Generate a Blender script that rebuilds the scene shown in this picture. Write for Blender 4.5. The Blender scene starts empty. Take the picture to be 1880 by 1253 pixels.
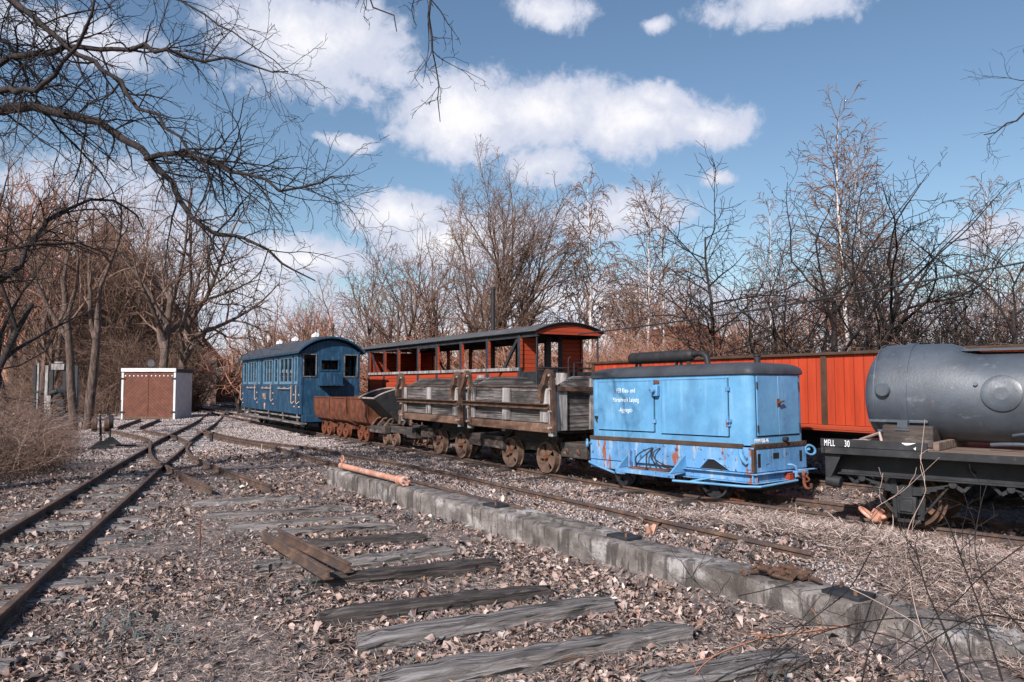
import bpy, math, random
import numpy as np
from mathutils import Matrix, Vector

# ------------------------------------------------------------------ camera, sky, sun
scene = bpy.context.scene
COL = scene.collection
FPX, EYE, HOR = 1410.0, 1.35, 706.0            # focal length in photo pixels, eye height, horizon row
PITCH = math.atan((HOR - 626.5) / FPX)
CP, SP = math.cos(PITCH), math.sin(PITCH)
cam = bpy.data.objects.new('camera', bpy.data.cameras.new('camera'))
COL.objects.link(cam)
cam.location = (0, 0, EYE)
cam.rotation_euler = (math.pi / 2 + PITCH, 0, 0)
cam.data.sensor_width = 36.0
cam.data.lens = FPX / 1880.0 * 36.0
cam.data.clip_end = 3000
cam.data.clip_start = 0.05
scene.camera = cam
scene.view_settings.view_transform = 'Standard'
scene.view_settings.look = 'None'
scene.view_settings.exposure = 0.5
scene.view_settings.gamma = 1.0
scene.render.film_transparent = False

SUN_AZ, SUN_EL = math.radians(28), math.radians(36)     # behind the camera, to the left
sdir = Vector((-math.sin(SUN_AZ) * math.cos(SUN_EL), -math.cos(SUN_AZ) * math.cos(SUN_EL), math.sin(SUN_EL)))
sl = bpy.data.lights.new('sun', 'SUN')
sl.energy = 4.8
sl.angle = math.radians(0.6)
sl.color = (1.0, 0.935, 0.88)
so = bpy.data.objects.new('sun', sl)
COL.objects.link(so)
so.rotation_euler = sdir.to_track_quat('Z', 'Y').to_euler()


def ray(x, y):
    u, v = (x - 940) / FPX, -(y - 626.5) / FPX
    return (u, CP - v * SP, SP + v * CP)


def G(x, y, z=0.0):                              # ground point seen at a photo pixel
    d = ray(x, y)
    t = (z - EYE) / d[2]
    return Vector((d[0] * t, d[1] * t, z))


def A(x, y, Y):                                  # point at distance Y seen at a photo pixel
    d = ray(x, y)
    t = Y / d[1]
    return Vector((d[0] * t, Y, EYE + d[2] * t))


class NT:                                        # tiny node-tree helper
    def __init__(s, tree):
        s.t = tree
        s.n = tree.nodes
        s.l = tree.links

    def node(s, kind, **kw):
        n = s.n.new(kind)
        for k, v in kw.items():
            setattr(n, k, v)
        return n

    def put(s, sock, v):
        if hasattr(v, 'is_linked') or isinstance(v, bpy.types.NodeSocket):
            s.l.new(v, sock)
        elif v is not None:
            sock.default_value = v

    def math(s, op, a, b=None, c=None, clamp=False):
        n = s.node('ShaderNodeMath', operation=op, use_clamp=clamp)
        for i, v in enumerate((a, b, c)):
            if v is not None:
                s.put(n.inputs[i], v)
        return n.outputs[0]

    def noise(s, vec, scale, detail=4, rough=0.55, dist=0.0):
        n = s.node('ShaderNodeTexNoise')
        s.put(n.inputs['Vector'], vec)
        n.inputs['Scale'].default_value = scale
        n.inputs['Detail'].default_value = detail
        n.inputs['Roughness'].default_value = rough
        n.inputs['Distortion'].default_value = dist
        return n.outputs['Fac']

    def smooth(s, v, lo, hi):
        n = s.node('ShaderNodeMapRange', interpolation_type='SMOOTHSTEP')
        s.put(n.inputs['Value'], v)
        n.inputs['From Min'].default_value = lo
        n.inputs['From Max'].default_value = hi
        return n.outputs['Result']

    def ramp(s, v, stops):
        n = s.node('ShaderNodeValToRGB')
        s.put(n.inputs['Fac'], v)
        e = n.color_ramp.elements
        while len(e) < len(stops):
            e.new(0.5)
        for el, (p, c) in zip(e, stops):
            el.position = p
            el.color = (*c, 1)
        return n.outputs['Color']

    def mix(s, f, a, b, mode='MIX'):
        n = s.node('ShaderNodeMix', data_type='RGBA', blend_type=mode)
        s.put(n.inputs[0], f)
        for sock, v in ((n.inputs[6], a), (n.inputs[7], b)):
            s.put(sock, (*v, 1) if isinstance(v, tuple) and len(v) == 3 else v)
        return n.outputs[2]

    def mapping(s, vec, scale=(1, 1, 1), loc=(0, 0, 0), rot=(0, 0, 0)):
        n = s.node('ShaderNodeMapping')
        s.put(n.inputs['Vector'], vec)
        n.inputs['Scale'].default_value = scale
        n.inputs['Location'].default_value = loc
        n.inputs['Rotation'].default_value = rot
        return n.outputs['Vector']


SKY_STRENGTH = 0.10
world = bpy.data.worlds.new('World')
scene.world = world
world.use_nodes = True
w = NT(world.node_tree)
w.n.clear()
wout = w.node('ShaderNodeOutputWorld')
wbg = w.node('ShaderNodeBackground')
wbg.inputs['Strength'].default_value = SKY_STRENGTH
w.l.new(wbg.outputs[0], wout.inputs[0])
sky = w.node('ShaderNodeTexSky')
sky.sky_type = 'NISHITA'
sky.sun_disc = False
sky.sun_elevation = SUN_EL
sky.sun_rotation = math.atan2(sdir.x, sdir.y)
sky.air_density = 1.0
sky.dust_density = 0.8
sky.ozone_density = 1.2
tc = w.node('ShaderNodeTexCoord')
sep = w.node('ShaderNodeSeparateXYZ')
w.l.new(tc.outputs['Generated'], sep.inputs[0])
dx, dy, dz = sep.outputs
az = w.math('ARCTAN2', dx, dy)
el = w.math('ARCSINE', dz)
n1 = w.noise(tc.outputs['Generated'], 5.0, 7, 0.62)
n2 = w.noise(w.mapping(tc.outputs['Generated'], loc=(3.1, 1.7, 5.2)), 5.0, 7, 0.62)
n3 = w.noise(tc.outputs['Generated'], 13.0, 9, 0.66, 0.4)
n5 = w.noise(tc.outputs['Generated'], 42.0, 8, 0.66, 0.6)
n4 = w.noise(w.mapping(tc.outputs['Generated'], scale=(1, 1, 2.6)), 3.2, 6, 0.6)
azw = w.math('ADD', az, w.math('MULTIPLY', w.math('SUBTRACT', n1, 0.5), 0.09))
elw = w.math('ADD', el, w.math('MULTIPLY', w.math('SUBTRACT', n2, 0.5), 0.07))
# clouds as (centre and half size in photo pixels turned into sky directions, weight)
CLOUDS = [(860, 205, 150, 85, 1.0), (1000, 215, 180, 80, 1.0), (1160, 235, 190, 68, 1.0), (1295, 243, 95, 42, 0.95), (1215, 190, 60, 40, 0.9), (1000, 305, 130, 50, 0.6), (560, 75, 230, 105, 0.75),
          (700, 125, 110, 50, 0.3), (735, 390, 105, 55, 0.95), (840, 440, 190, 75, 0.9), (560, 475, 150, 50, 0.9), (400, 520, 230, 90, 0.75), (1150, 395, 160, 60, 0.6),
          (1040, 15, 130, 50, 0.5), (1440, 10, 190, 50, 0.55), (1220, 50, 50, 26, 0.2), (640, 250, 120, 22, 0.25), (120, 430, 330, 150, 0.7), (1320, 330, 60, 26, 0.2), (940, 640, 2600, 95, 0.85),
          (1800, 430, 120, 40, 0.3), (1000, 560, 700, 70, 0.5), (150, 60, 260, 70, 0.35)]
dens = None
low = None
for (cx, cy, rx, ry, wt) in CLOUDS:
    d = Vector(ray(cx, cy)).normalized()
    a0, e0 = math.atan2(d.x, d.y), math.asin(d.z)
    qa = w.math('DIVIDE', w.math('SUBTRACT', azw, a0), rx / FPX)
    qe = w.math('DIVIDE', w.math('SUBTRACT', elw, e0), ry / FPX)
    r2 = w.math('ADD', w.math('MULTIPLY', qa, qa), w.math('MULTIPLY', qe, qe))
    v = w.math('MULTIPLY', w.math('SUBTRACT', 1.0, w.math('POWER', r2, 0.5)), 1.0)
    v = w.math('ADD', v, (wt - 1.0) * 0.55)
    dens = v if dens is None else w.math('SMOOTH_MAX', dens, v, 0.15)
dens = w.math('ADD', dens, w.math('MULTIPLY', w.math('SUBTRACT', n3, 0.5), 1.15))
dens = w.math('ADD', dens, w.math('MULTIPLY', w.math('SUBTRACT', n4, 0.5), 0.5))
dens = w.math('ADD', dens, w.math('MULTIPLY', w.math('SUBTRACT', n5, 0.5), 0.75))
cmask = w.smooth(dens, -0.12, 0.34)
thick = w.smooth(w.math('ADD', dens, w.math('MULTIPLY', w.math('SUBTRACT', n1, 0.5), 0.8)), 0.2, 1.1)
ccol = w.mix(thick, (4.7, 5.0, 6.0), (7.3, 7.2, 7.4))
hs = w.node('ShaderNodeHueSaturation')
hs.inputs['Saturation'].default_value = 1.08
hs.inputs['Value'].default_value = 0.92
w.l.new(sky.outputs[0], hs.inputs['Color'])
skyc = w.mix(1.0, hs.outputs[0], (0.97, 0.98, 0.96), 'MULTIPLY')
w.l.new(w.mix(w.math('MULTIPLY', cmask, 0.97), skyc, ccol), wbg.inputs['Color'])

# ------------------------------------------------------------------ materials
MATS = {}


def mat(name, stops, scale=6.0, rough=0.8, stretch=(1, 1, 1), bump=0.0, bscale=None, metal=0.0, layer=None, layers=(), detail=6, attr=None, dist=0.0, spec=0.3, coord='Object', lines=None):
    """noise -> colour ramp; layers = (colour, noise scale, stretch, threshold lo, hi, strength): patches of wear; lines=(axis, period, width, depth): board joints"""
    m = bpy.data.materials.new(name)
    m.use_nodes = True
    t = NT(m.node_tree)
    b = t.n['Principled BSDF']
    co = t.node('ShaderNodeTexCoord').outputs[coord]
    f = t.noise(t.mapping(co, stretch), scale, detail, 0.62, dist)
    c = t.ramp(f, stops)
    for i, (lc, ls, lst, lo, hi, amt) in enumerate(list(layers) + ([layer] if layer else [])):
        q = t.noise(t.mapping(co, lst, (3.3 * i + 1.7, 2.1, 5.5 * i)), ls, 7, 0.65)
        c = t.mix(t.math('MULTIPLY', t.smooth(q, lo, hi), amt), c, lc)
    h = t.noise(t.mapping(co, stretch), bscale or scale * 3, 6, 0.65)
    if lines:
        ax, per, wid, lc = lines
        sp = t.node('ShaderNodeSeparateXYZ')
        t.l.new(co, sp.inputs[0])
        src = sp.outputs[ax] if isinstance(ax, int) else t.math('ADD', t.math('MULTIPLY', sp.outputs[0], ax[0]), t.math('MULTIPLY', sp.outputs[2], ax[1]))
        fr = t.math('FRACT', t.math('DIVIDE', src, per))
        g = t.math('LESS_THAN', fr, wid / per)
        c = t.mix(g, c, lc)
        h = t.math('SUBTRACT', h, g)
        idx = t.math('FLOOR', t.math('DIVIDE', src, per))
        wn = t.node('ShaderNodeTexWhiteNoise', noise_dimensions='1D')
        t.l.new(idx, wn.inputs['W'])
        c = t.mix(t.math('MULTIPLY', wn.outputs['Value'], 0.22), c, (0.03, 0.025, 0.025))
    if attr:
        an = t.node('ShaderNodeAttribute', attribute_name=attr)
        c = t.mix(1.0, c, an.outputs['Color'], 'MULTIPLY')
    t.l.new(c, b.inputs['Base Color'])
    t.l.new(t.math('ADD', rough - 0.1, t.math('MULTIPLY', f, 0.2)), b.inputs['Roughness'])
    b.inputs['Metallic'].default_value = metal
    b.inputs['Specular IOR Level'].default_value = spec
    if bump:
        bn = t.node('ShaderNodeBump')
        bn.inputs['Strength'].default_value = 1.0
        bn.inputs['Distance'].default_value = bump
        t.l.new(h, bn.inputs['Height'])
        t.l.new(bn.outputs[0], b.inputs['Normal'])
    MATS[name] = m
    return m


RUST = (0.22, 0.075, 0.035)
mat('ground', [(0.25, (0.04, 0.037, 0.042)), (0.45, (0.13, 0.105, 0.097)), (0.6, (0.28, 0.22, 0.2)), (0.8, (0.46, 0.385, 0.36))], 9, 0.95, bump=0.02, bscale=38,
    layers=[((0.1, 0.085, 0.085), 0.8, (1, 1, 1), 0.42, 0.62, 0.7), ((0.52, 0.42, 0.39), 30, (1, 1, 1), 0.55, 0.63, 0.7), ((0.045, 0.045, 0.055), 17, (1, 1, 1), 0.57, 0.66, 0.75)], detail=9)
mat('leaf', [(0.3, (0.75, 0.75, 0.75)), (0.7, (1, 1, 1))], 30, 0.75, attr='tint', spec=0.2)
mat('rail', [(0.3, (0.055, 0.038, 0.032)), (0.55, (0.12, 0.075, 0.055)), (0.75, (0.2, 0.12, 0.085))], 8, 0.7, bump=0.003, bscale=60, layer=((0.045, 0.04, 0.045), 5, (1, 1, 1), 0.45, 0.6, 0.6))
mat('wood_grey', [(0.3, (0.045, 0.04, 0.04)), (0.45, (0.14, 0.125, 0.122)), (0.58, (0.25, 0.23, 0.228)), (0.75, (0.42, 0.4, 0.4))], 9, 0.9, stretch=(0.16, 5, 5), bump=0.02, bscale=14,
    layers=[((0.028, 0.024, 0.024), 3.0, (0.5, 1.3, 1.3), 0.53, 0.6, 0.75), ((0.016, 0.014, 0.014), 13, (0.07, 3, 3), 0.56, 0.6, 0.95), ((0.17, 0.09, 0.06), 4, (0.4, 2, 2), 0.62, 0.68, 0.6)], detail=9, dist=0.15)
mat('wood_dark', [(0.3, (0.018, 0.015, 0.015)), (0.5, (0.055, 0.047, 0.045)), (0.72, (0.17, 0.145, 0.138))], 9, 0.85, stretch=(0.16, 5, 5), bump=0.016, bscale=14,
    layers=[((0.22, 0.19, 0.185), 4, (0.3, 1.5, 1.5), 0.56, 0.66, 0.7), ((0.008, 0.007, 0.007), 13, (0.07, 3, 3), 0.57, 0.61, 0.95)], detail=9, dist=0.15)
mat('wood_tar', [(0.3, (0.02, 0.018, 0.018)), (0.55, (0.055, 0.045, 0.042)), (0.8, (0.13, 0.1, 0.085))], 7, 0.85, stretch=(0.3, 2, 2), bump=0.008, bscale=16, layer=((0.3, 0.25, 0.23), 6, (0.3, 1, 1), 0.56, 0.68, 0.6))
mat('plank_grey', [(0.28, (0.034, 0.029, 0.028)), (0.43, (0.09, 0.079, 0.077)), (0.57, (0.175, 0.158, 0.157)), (0.76, (0.35, 0.33, 0.33))], 11, 0.9, stretch=(0.16, 2.0, 4.0), bump=0.01, bscale=20,
    layers=[((0.03, 0.028, 0.03), 2.4, (0.7, 1, 1.6), 0.5, 0.62, 0.75), ((0.1, 0.06, 0.04), 5, (1, 1, 1), 0.58, 0.68, 0.6), ((0.012, 0.01, 0.01), 14, (0.08, 2, 3), 0.59, 0.62, 0.9)], detail=9, lines=(2, 0.158, 0.01, (0.015, 0.013, 0.013)))
mat('plank_end', [(0.28, (0.034, 0.029, 0.028)), (0.43, (0.09, 0.079, 0.077)), (0.57, (0.175, 0.158, 0.157)), (0.76, (0.35, 0.33, 0.33))], 11, 0.9, stretch=(2.0, 0.16, 4.0), bump=0.01, bscale=20, layers=[((0.03, 0.028, 0.03), 2.4, (1, 0.7, 1.6), 0.5, 0.62, 0.75), ((0.012, 0.01, 0.01), 14, (2, 0.08, 3), 0.59, 0.62, 0.9)], detail=9, lines=(2, 0.158, 0.01, (0.015, 0.013, 0.013)))
mat('post_grey', [(0.25, (0.06, 0.055, 0.056)), (0.45, (0.2, 0.185, 0.185)), (0.7, (0.44, 0.42, 0.42))], 8, 0.9, stretch=(2, 2, 0.3), bump=0.006, bscale=20, layer=((0.035, 0.03, 0.03), 4, (1, 1, 0.5), 0.54, 0.66, 0.8), detail=9)
mat('beam_brown', [(0.3, (0.06, 0.038, 0.028)), (0.55, (0.15, 0.085, 0.06)), (0.8, (0.25, 0.16, 0.12))], 6, 0.85, stretch=(0.3, 1.5, 1.5), bump=0.005, layer=((0.3, 0.27, 0.24), 18, (1, 1, 1), 0.6, 0.68, 0.7))
mat('concrete', [(0.3, (0.075, 0.066, 0.062)), (0.45, (0.14, 0.122, 0.115)), (0.6, (0.23, 0.205, 0.195)), (0.8, (0.36, 0.335, 0.32))], 4.5, 0.9, bump=0.012, bscale=40, detail=10,
    layers=[((0.45, 0.43, 0.43), 2.2, (1, 1, 1.8), 0.52, 0.64, 0.65), ((0.06, 0.052, 0.048), 5.0, (2.2, 2.2, 0.3), 0.5, 0.58, 0.85), ((0.05, 0.045, 0.042), 24, (1, 1, 1), 0.6, 0.67, 0.7), ((0.06, 0.05, 0.045), 1.1, (1, 1, 1), 0.56, 0.66, 0.55)])
mat('rust', [(0.3, (0.045, 0.018, 0.013)), (0.5, (0.135, 0.042, 0.022)), (0.75, (0.25, 0.088, 0.045))], 6, 0.8, bump=0.003, bscale=50, layers=[((0.07, 0.04, 0.03), 3, (2.5, 2.5, 0.3), 0.5, 0.64, 0.75)], detail=8)
mat('rust_dark', [(0.3, (0.03, 0.022, 0.02)), (0.55, (0.1, 0.055, 0.038)), (0.8, (0.24, 0.13, 0.085))], 9, 0.75, bump=0.003, bscale=60, layer=((0.25, 0.2, 0.18), 6, (1, 1, 1), 0.6, 0.7, 0.4))
mat('wheel_iron', [(0.3, (0.05, 0.035, 0.03)), (0.55, (0.15, 0.095, 0.07)), (0.8, (0.28, 0.19, 0.15))], 8, 0.65, bump=0.003, bscale=40, layer=((0.3, 0.1, 0.045), 6, (1, 1, 1), 0.56, 0.68, 0.7))
mat('black_iron', [(0.3, (0.012, 0.013, 0.015)), (0.6, (0.028, 0.029, 0.033)), (0.85, (0.06, 0.06, 0.065))], 7, 0.6, bump=0.002, bscale=60, layer=((0.12, 0.075, 0.05), 7, (1, 1, 1), 0.6, 0.7, 0.5))
mat('blue_light', [(0.25, (0.08, 0.235, 0.42)), (0.5, (0.105, 0.29, 0.5)), (0.8, (0.165, 0.36, 0.55))], 2.2, 0.5, bump=0.006, bscale=4.5, detail=7, spec=0.4,
    layers=[((0.22, 0.42, 0.64), 5, (3, 3, 0.25), 0.54, 0.75, 0.55), ((0.06, 0.17, 0.32), 2.2, (1, 1, 0.7), 0.48, 0.66, 0.6), ((0.05, 0.045, 0.05), 26, (1, 1, 1), 0.68, 0.7, 0.9), ((0.2, 0.075, 0.04), 9, (2.5, 2.5, 0.4), 0.66, 0.7, 0.8)])
mat('blue_worn', [(0.25, (0.065, 0.18, 0.36)), (0.5, (0.1, 0.265, 0.5)), (0.8, (0.2, 0.38, 0.58))], 3, 0.55, bump=0.002, bscale=20, detail=8,
    layers=[((0.36, 0.4, 0.44), 7, (2, 2, 0.35), 0.5, 0.68, 0.75), ((0.26, 0.08, 0.032), 4.2, (1.6, 1.6, 0.4), 0.605, 0.65, 0.95), ((0.045, 0.035, 0.04), 17, (1, 1, 1), 0.6, 0.65, 0.85)])
mat('blue_deep', [(0.25, (0.007, 0.031, 0.066)), (0.5, (0.011, 0.047, 0.098)), (0.8, (0.024, 0.078, 0.14))], 3, 0.55, bump=0.002, bscale=20, detail=8, layers=[((0.06, 0.13, 0.2), 9, (2, 2, 0.4), 0.52, 0.66, 0.6), ((0.006, 0.02, 0.036), 4, (1, 1, 0.5), 0.55, 0.7, 0.6)])
mat('blue_frame', [(0.3, (0.05, 0.12, 0.19)), (0.7, (0.14, 0.24, 0.33))], 9, 0.6, bump=0.001)
mat('red_board', [(0.25, (0.34, 0.036, 0.012)), (0.5, (0.46, 0.052, 0.017)), (0.8, (0.54, 0.07, 0.024))], 2.5, 0.6, stretch=(3, 3, 0.3), bump=0.004, bscale=12, lines=(0, 0.125, 0.006, (0.1, 0.018, 0.01)), layer=((0.2, 0.03, 0.015), 4, (2, 2, 0.3), 0.55, 0.75, 0.4))
mat('red_plank', [(0.25, (0.26, 0.032, 0.012)), (0.5, (0.37, 0.05, 0.018)), (0.8, (0.45, 0.07, 0.026))], 2.5, 0.65, stretch=(0.3, 0.3, 3), bump=0.003, bscale=12, lines=(2, 0.085, 0.007, (0.07, 0.014, 0.01)))
mat('dark_frame', [(0.3, (0.018, 0.02, 0.025)), (0.7, (0.04, 0.042, 0.05))], 6, 0.6, bump=0.001)
mat('brown_trim', [(0.3, (0.04, 0.024, 0.016)), (0.7, (0.085, 0.052, 0.036))], 5, 0.7, bump=0.002)
mat('roof_felt', [(0.3, (0.045, 0.045, 0.05)), (0.6, (0.085, 0.085, 0.092)), (0.85, (0.15, 0.15, 0.16))], 5, 0.8, bump=0.004, bscale=40)
mat('roof_black', [(0.3, (0.028, 0.032, 0.04)), (0.6, (0.05, 0.055, 0.066)), (0.85, (0.08, 0.085, 0.1))], 4, 0.55, bump=0.002, bscale=30, layer=((0.12, 0.12, 0.13), 9, (1, 1, 1), 0.6, 0.72, 0.4))
mat('tank_grey', [(0.3, (0.04, 0.05, 0.065)), (0.55, (0.06, 0.073, 0.094)), (0.8, (0.09, 0.107, 0.132))], 3, 0.42, bump=0.0015, bscale=50, spec=0.75, layers=[((0.17, 0.185, 0.215), 9, (0.7, 1, 1), 0.58, 0.7, 0.5), ((0.04, 0.045, 0.055), 5, (3, 3, 0.3), 0.54, 0.68, 0.55), ((0.14, 0.08, 0.055), 9, (3, 3, 0.35), 0.64, 0.7, 0.7), ((0.25, 0.26, 0.28), 30, (1, 1, 1), 0.68, 0.71, 0.7)])
mat('deck_wood', [(0.3, (0.08, 0.058, 0.045)), (0.55, (0.19, 0.14, 0.115)), (0.8, (0.3, 0.24, 0.2))], 8, 0.9, stretch=(0.3, 2, 2), bump=0.004, lines=(1, 0.14, 0.008, (0.02, 0.016, 0.014)))
mat('white_paint', [(0.3, (0.5, 0.51, 0.54)), (0.6, (0.66, 0.66, 0.68)), (0.85, (0.76, 0.76, 0.77))], 4, 0.7, layer=((0.3, 0.29, 0.29), 5, (2, 2, 0.3), 0.58, 0.72, 0.6), bump=0.002)
mat('letter_white', [(0.3, (0.74, 0.76, 0.78)), (0.7, (0.82, 0.83, 0.84))], 20, 0.7)
mat('gold_plate', [(0.3, (0.4, 0.24, 0.14)), (0.7, (0.62, 0.42, 0.3))], 20, 0.5)
mat('shed_board', [(0.3, (0.11, 0.042, 0.028)), (0.55, (0.165, 0.064, 0.043)), (0.8, (0.24, 0.1, 0.07))], 4, 0.8, bump=0.004, lines=((0.8, 0.8), 0.11, 0.011, (0.07, 0.028, 0.02)))
mat('shed_board_mirror', [(0.3, (0.11, 0.042, 0.028)), (0.55, (0.165, 0.064, 0.043)), (0.8, (0.24, 0.1, 0.07))], 4, 0.8, bump=0.004, lines=((-0.8, 0.8), 0.11, 0.011, (0.07, 0.028, 0.02)))
mat('orange_paint', [(0.3, (0.36, 0.16, 0.105)), (0.6, (0.54, 0.28, 0.2)), (0.85, (0.62, 0.4, 0.33))], 5, 0.45, bump=0.001, layers=[((0.62, 0.44, 0.38), 4, (1, 1, 1), 0.5, 0.65, 0.7), ((0.16, 0.07, 0.045), 12, (1, 1, 1), 0.6, 0.68, 0.6)])
mat('bright_steel', [(0.3, (0.3, 0.22, 0.2)), (0.7, (0.6, 0.5, 0.46))], 9, 0.45, metal=0.3)
mat('cable_black', [(0.3, (0.012, 0.012, 0.014)), (0.7, (0.03, 0.03, 0.034))], 9, 0.6)
mat('void_black', [(0.3, (0.008, 0.008, 0.01)), (0.7, (0.014, 0.014, 0.017))], 5, 0.9)
mat('bark', [(0.3, (0.04, 0.028, 0.025)), (0.5, (0.11, 0.078, 0.066)), (0.7, (0.22, 0.16, 0.14))], 7, 0.9, stretch=(2.4, 2.4, 0.5), bump=0.03, bscale=16, detail=7)
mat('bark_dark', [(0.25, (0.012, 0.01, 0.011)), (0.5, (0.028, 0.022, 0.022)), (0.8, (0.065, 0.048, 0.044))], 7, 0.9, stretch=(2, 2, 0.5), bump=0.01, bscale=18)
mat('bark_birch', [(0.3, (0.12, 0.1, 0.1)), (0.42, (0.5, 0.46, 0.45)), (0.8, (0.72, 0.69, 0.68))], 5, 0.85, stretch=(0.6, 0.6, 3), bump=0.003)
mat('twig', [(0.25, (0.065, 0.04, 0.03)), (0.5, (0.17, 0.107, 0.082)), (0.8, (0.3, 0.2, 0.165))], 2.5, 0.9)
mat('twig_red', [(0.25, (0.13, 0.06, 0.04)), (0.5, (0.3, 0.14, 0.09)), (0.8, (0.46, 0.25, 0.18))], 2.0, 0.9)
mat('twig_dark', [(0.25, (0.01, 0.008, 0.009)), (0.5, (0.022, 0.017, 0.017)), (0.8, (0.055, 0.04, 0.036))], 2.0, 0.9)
mat('twig_pale', [(0.25, (0.2, 0.14, 0.115)), (0.5, (0.38, 0.28, 0.24)), (0.8, (0.58, 0.46, 0.41))], 3.0, 0.9)
mat('straw', [(0.3, (0.8, 0.8, 0.8)), (0.7, (1, 1, 1))], 10, 0.8, attr='tint')
mat('brick_pink', [(0.3, (0.36, 0.2, 0.155)), (0.55, (0.48, 0.29, 0.23)), (0.8, (0.58, 0.38, 0.31))], 1.5, 0.9, bump=0.01, lines=(2, 0.09, 0.015, (0.5, 0.4, 0.35)))
mat('tile_red', [(0.3, (0.14, 0.045, 0.03)), (0.7, (0.26, 0.085, 0.055))], 3, 0.85, bump=0.01, lines=(2, 0.25, 0.04, (0.06, 0.025, 0.02)))
gm = bpy.data.materials.new('window_glass')
gm.use_nodes = True
_g = NT(gm.node_tree)
_b = _g.n['Principled BSDF']
_tr = _g.node('ShaderNodeBsdfTransparent')
_mx = _g.node('ShaderNodeMixShader')
_fr = _g.node('ShaderNodeFresnel')
_gn = _g.noise(_g.node('ShaderNodeTexCoord').outputs['Object'], 3.0)
_gl = _g.node('ShaderNodeBsdfGlossy')
_g.l.new(_g.ramp(_gn, [(0.3, (0.8, 0.85, 0.9)), (0.7, (0.95, 0.95, 0.95))]), _gl.inputs['Color'])
_gl.inputs['Roughness'].default_value = 0.03
_g.l.new(_g.math('ADD', _fr.outputs[0], 0.03), _mx.inputs[0])
_g.l.new(_tr.outputs[0], _mx.inputs[1])
_g.l.new(_gl.outputs[0], _mx.inputs[2])
_g.l.new(_mx.outputs[0], _g.n['Material Output'].inputs[0])
MATS['window_glass'] = gm


# ------------------------------------------------------------------ mesh helpers
def rotm(rx=0, ry=0, rz=0):
    return Matrix.Rotation(rz, 3, 'Z') @ Matrix.Rotation(ry, 3, 'Y') @ Matrix.Rotation(rx, 3, 'X')


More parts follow.
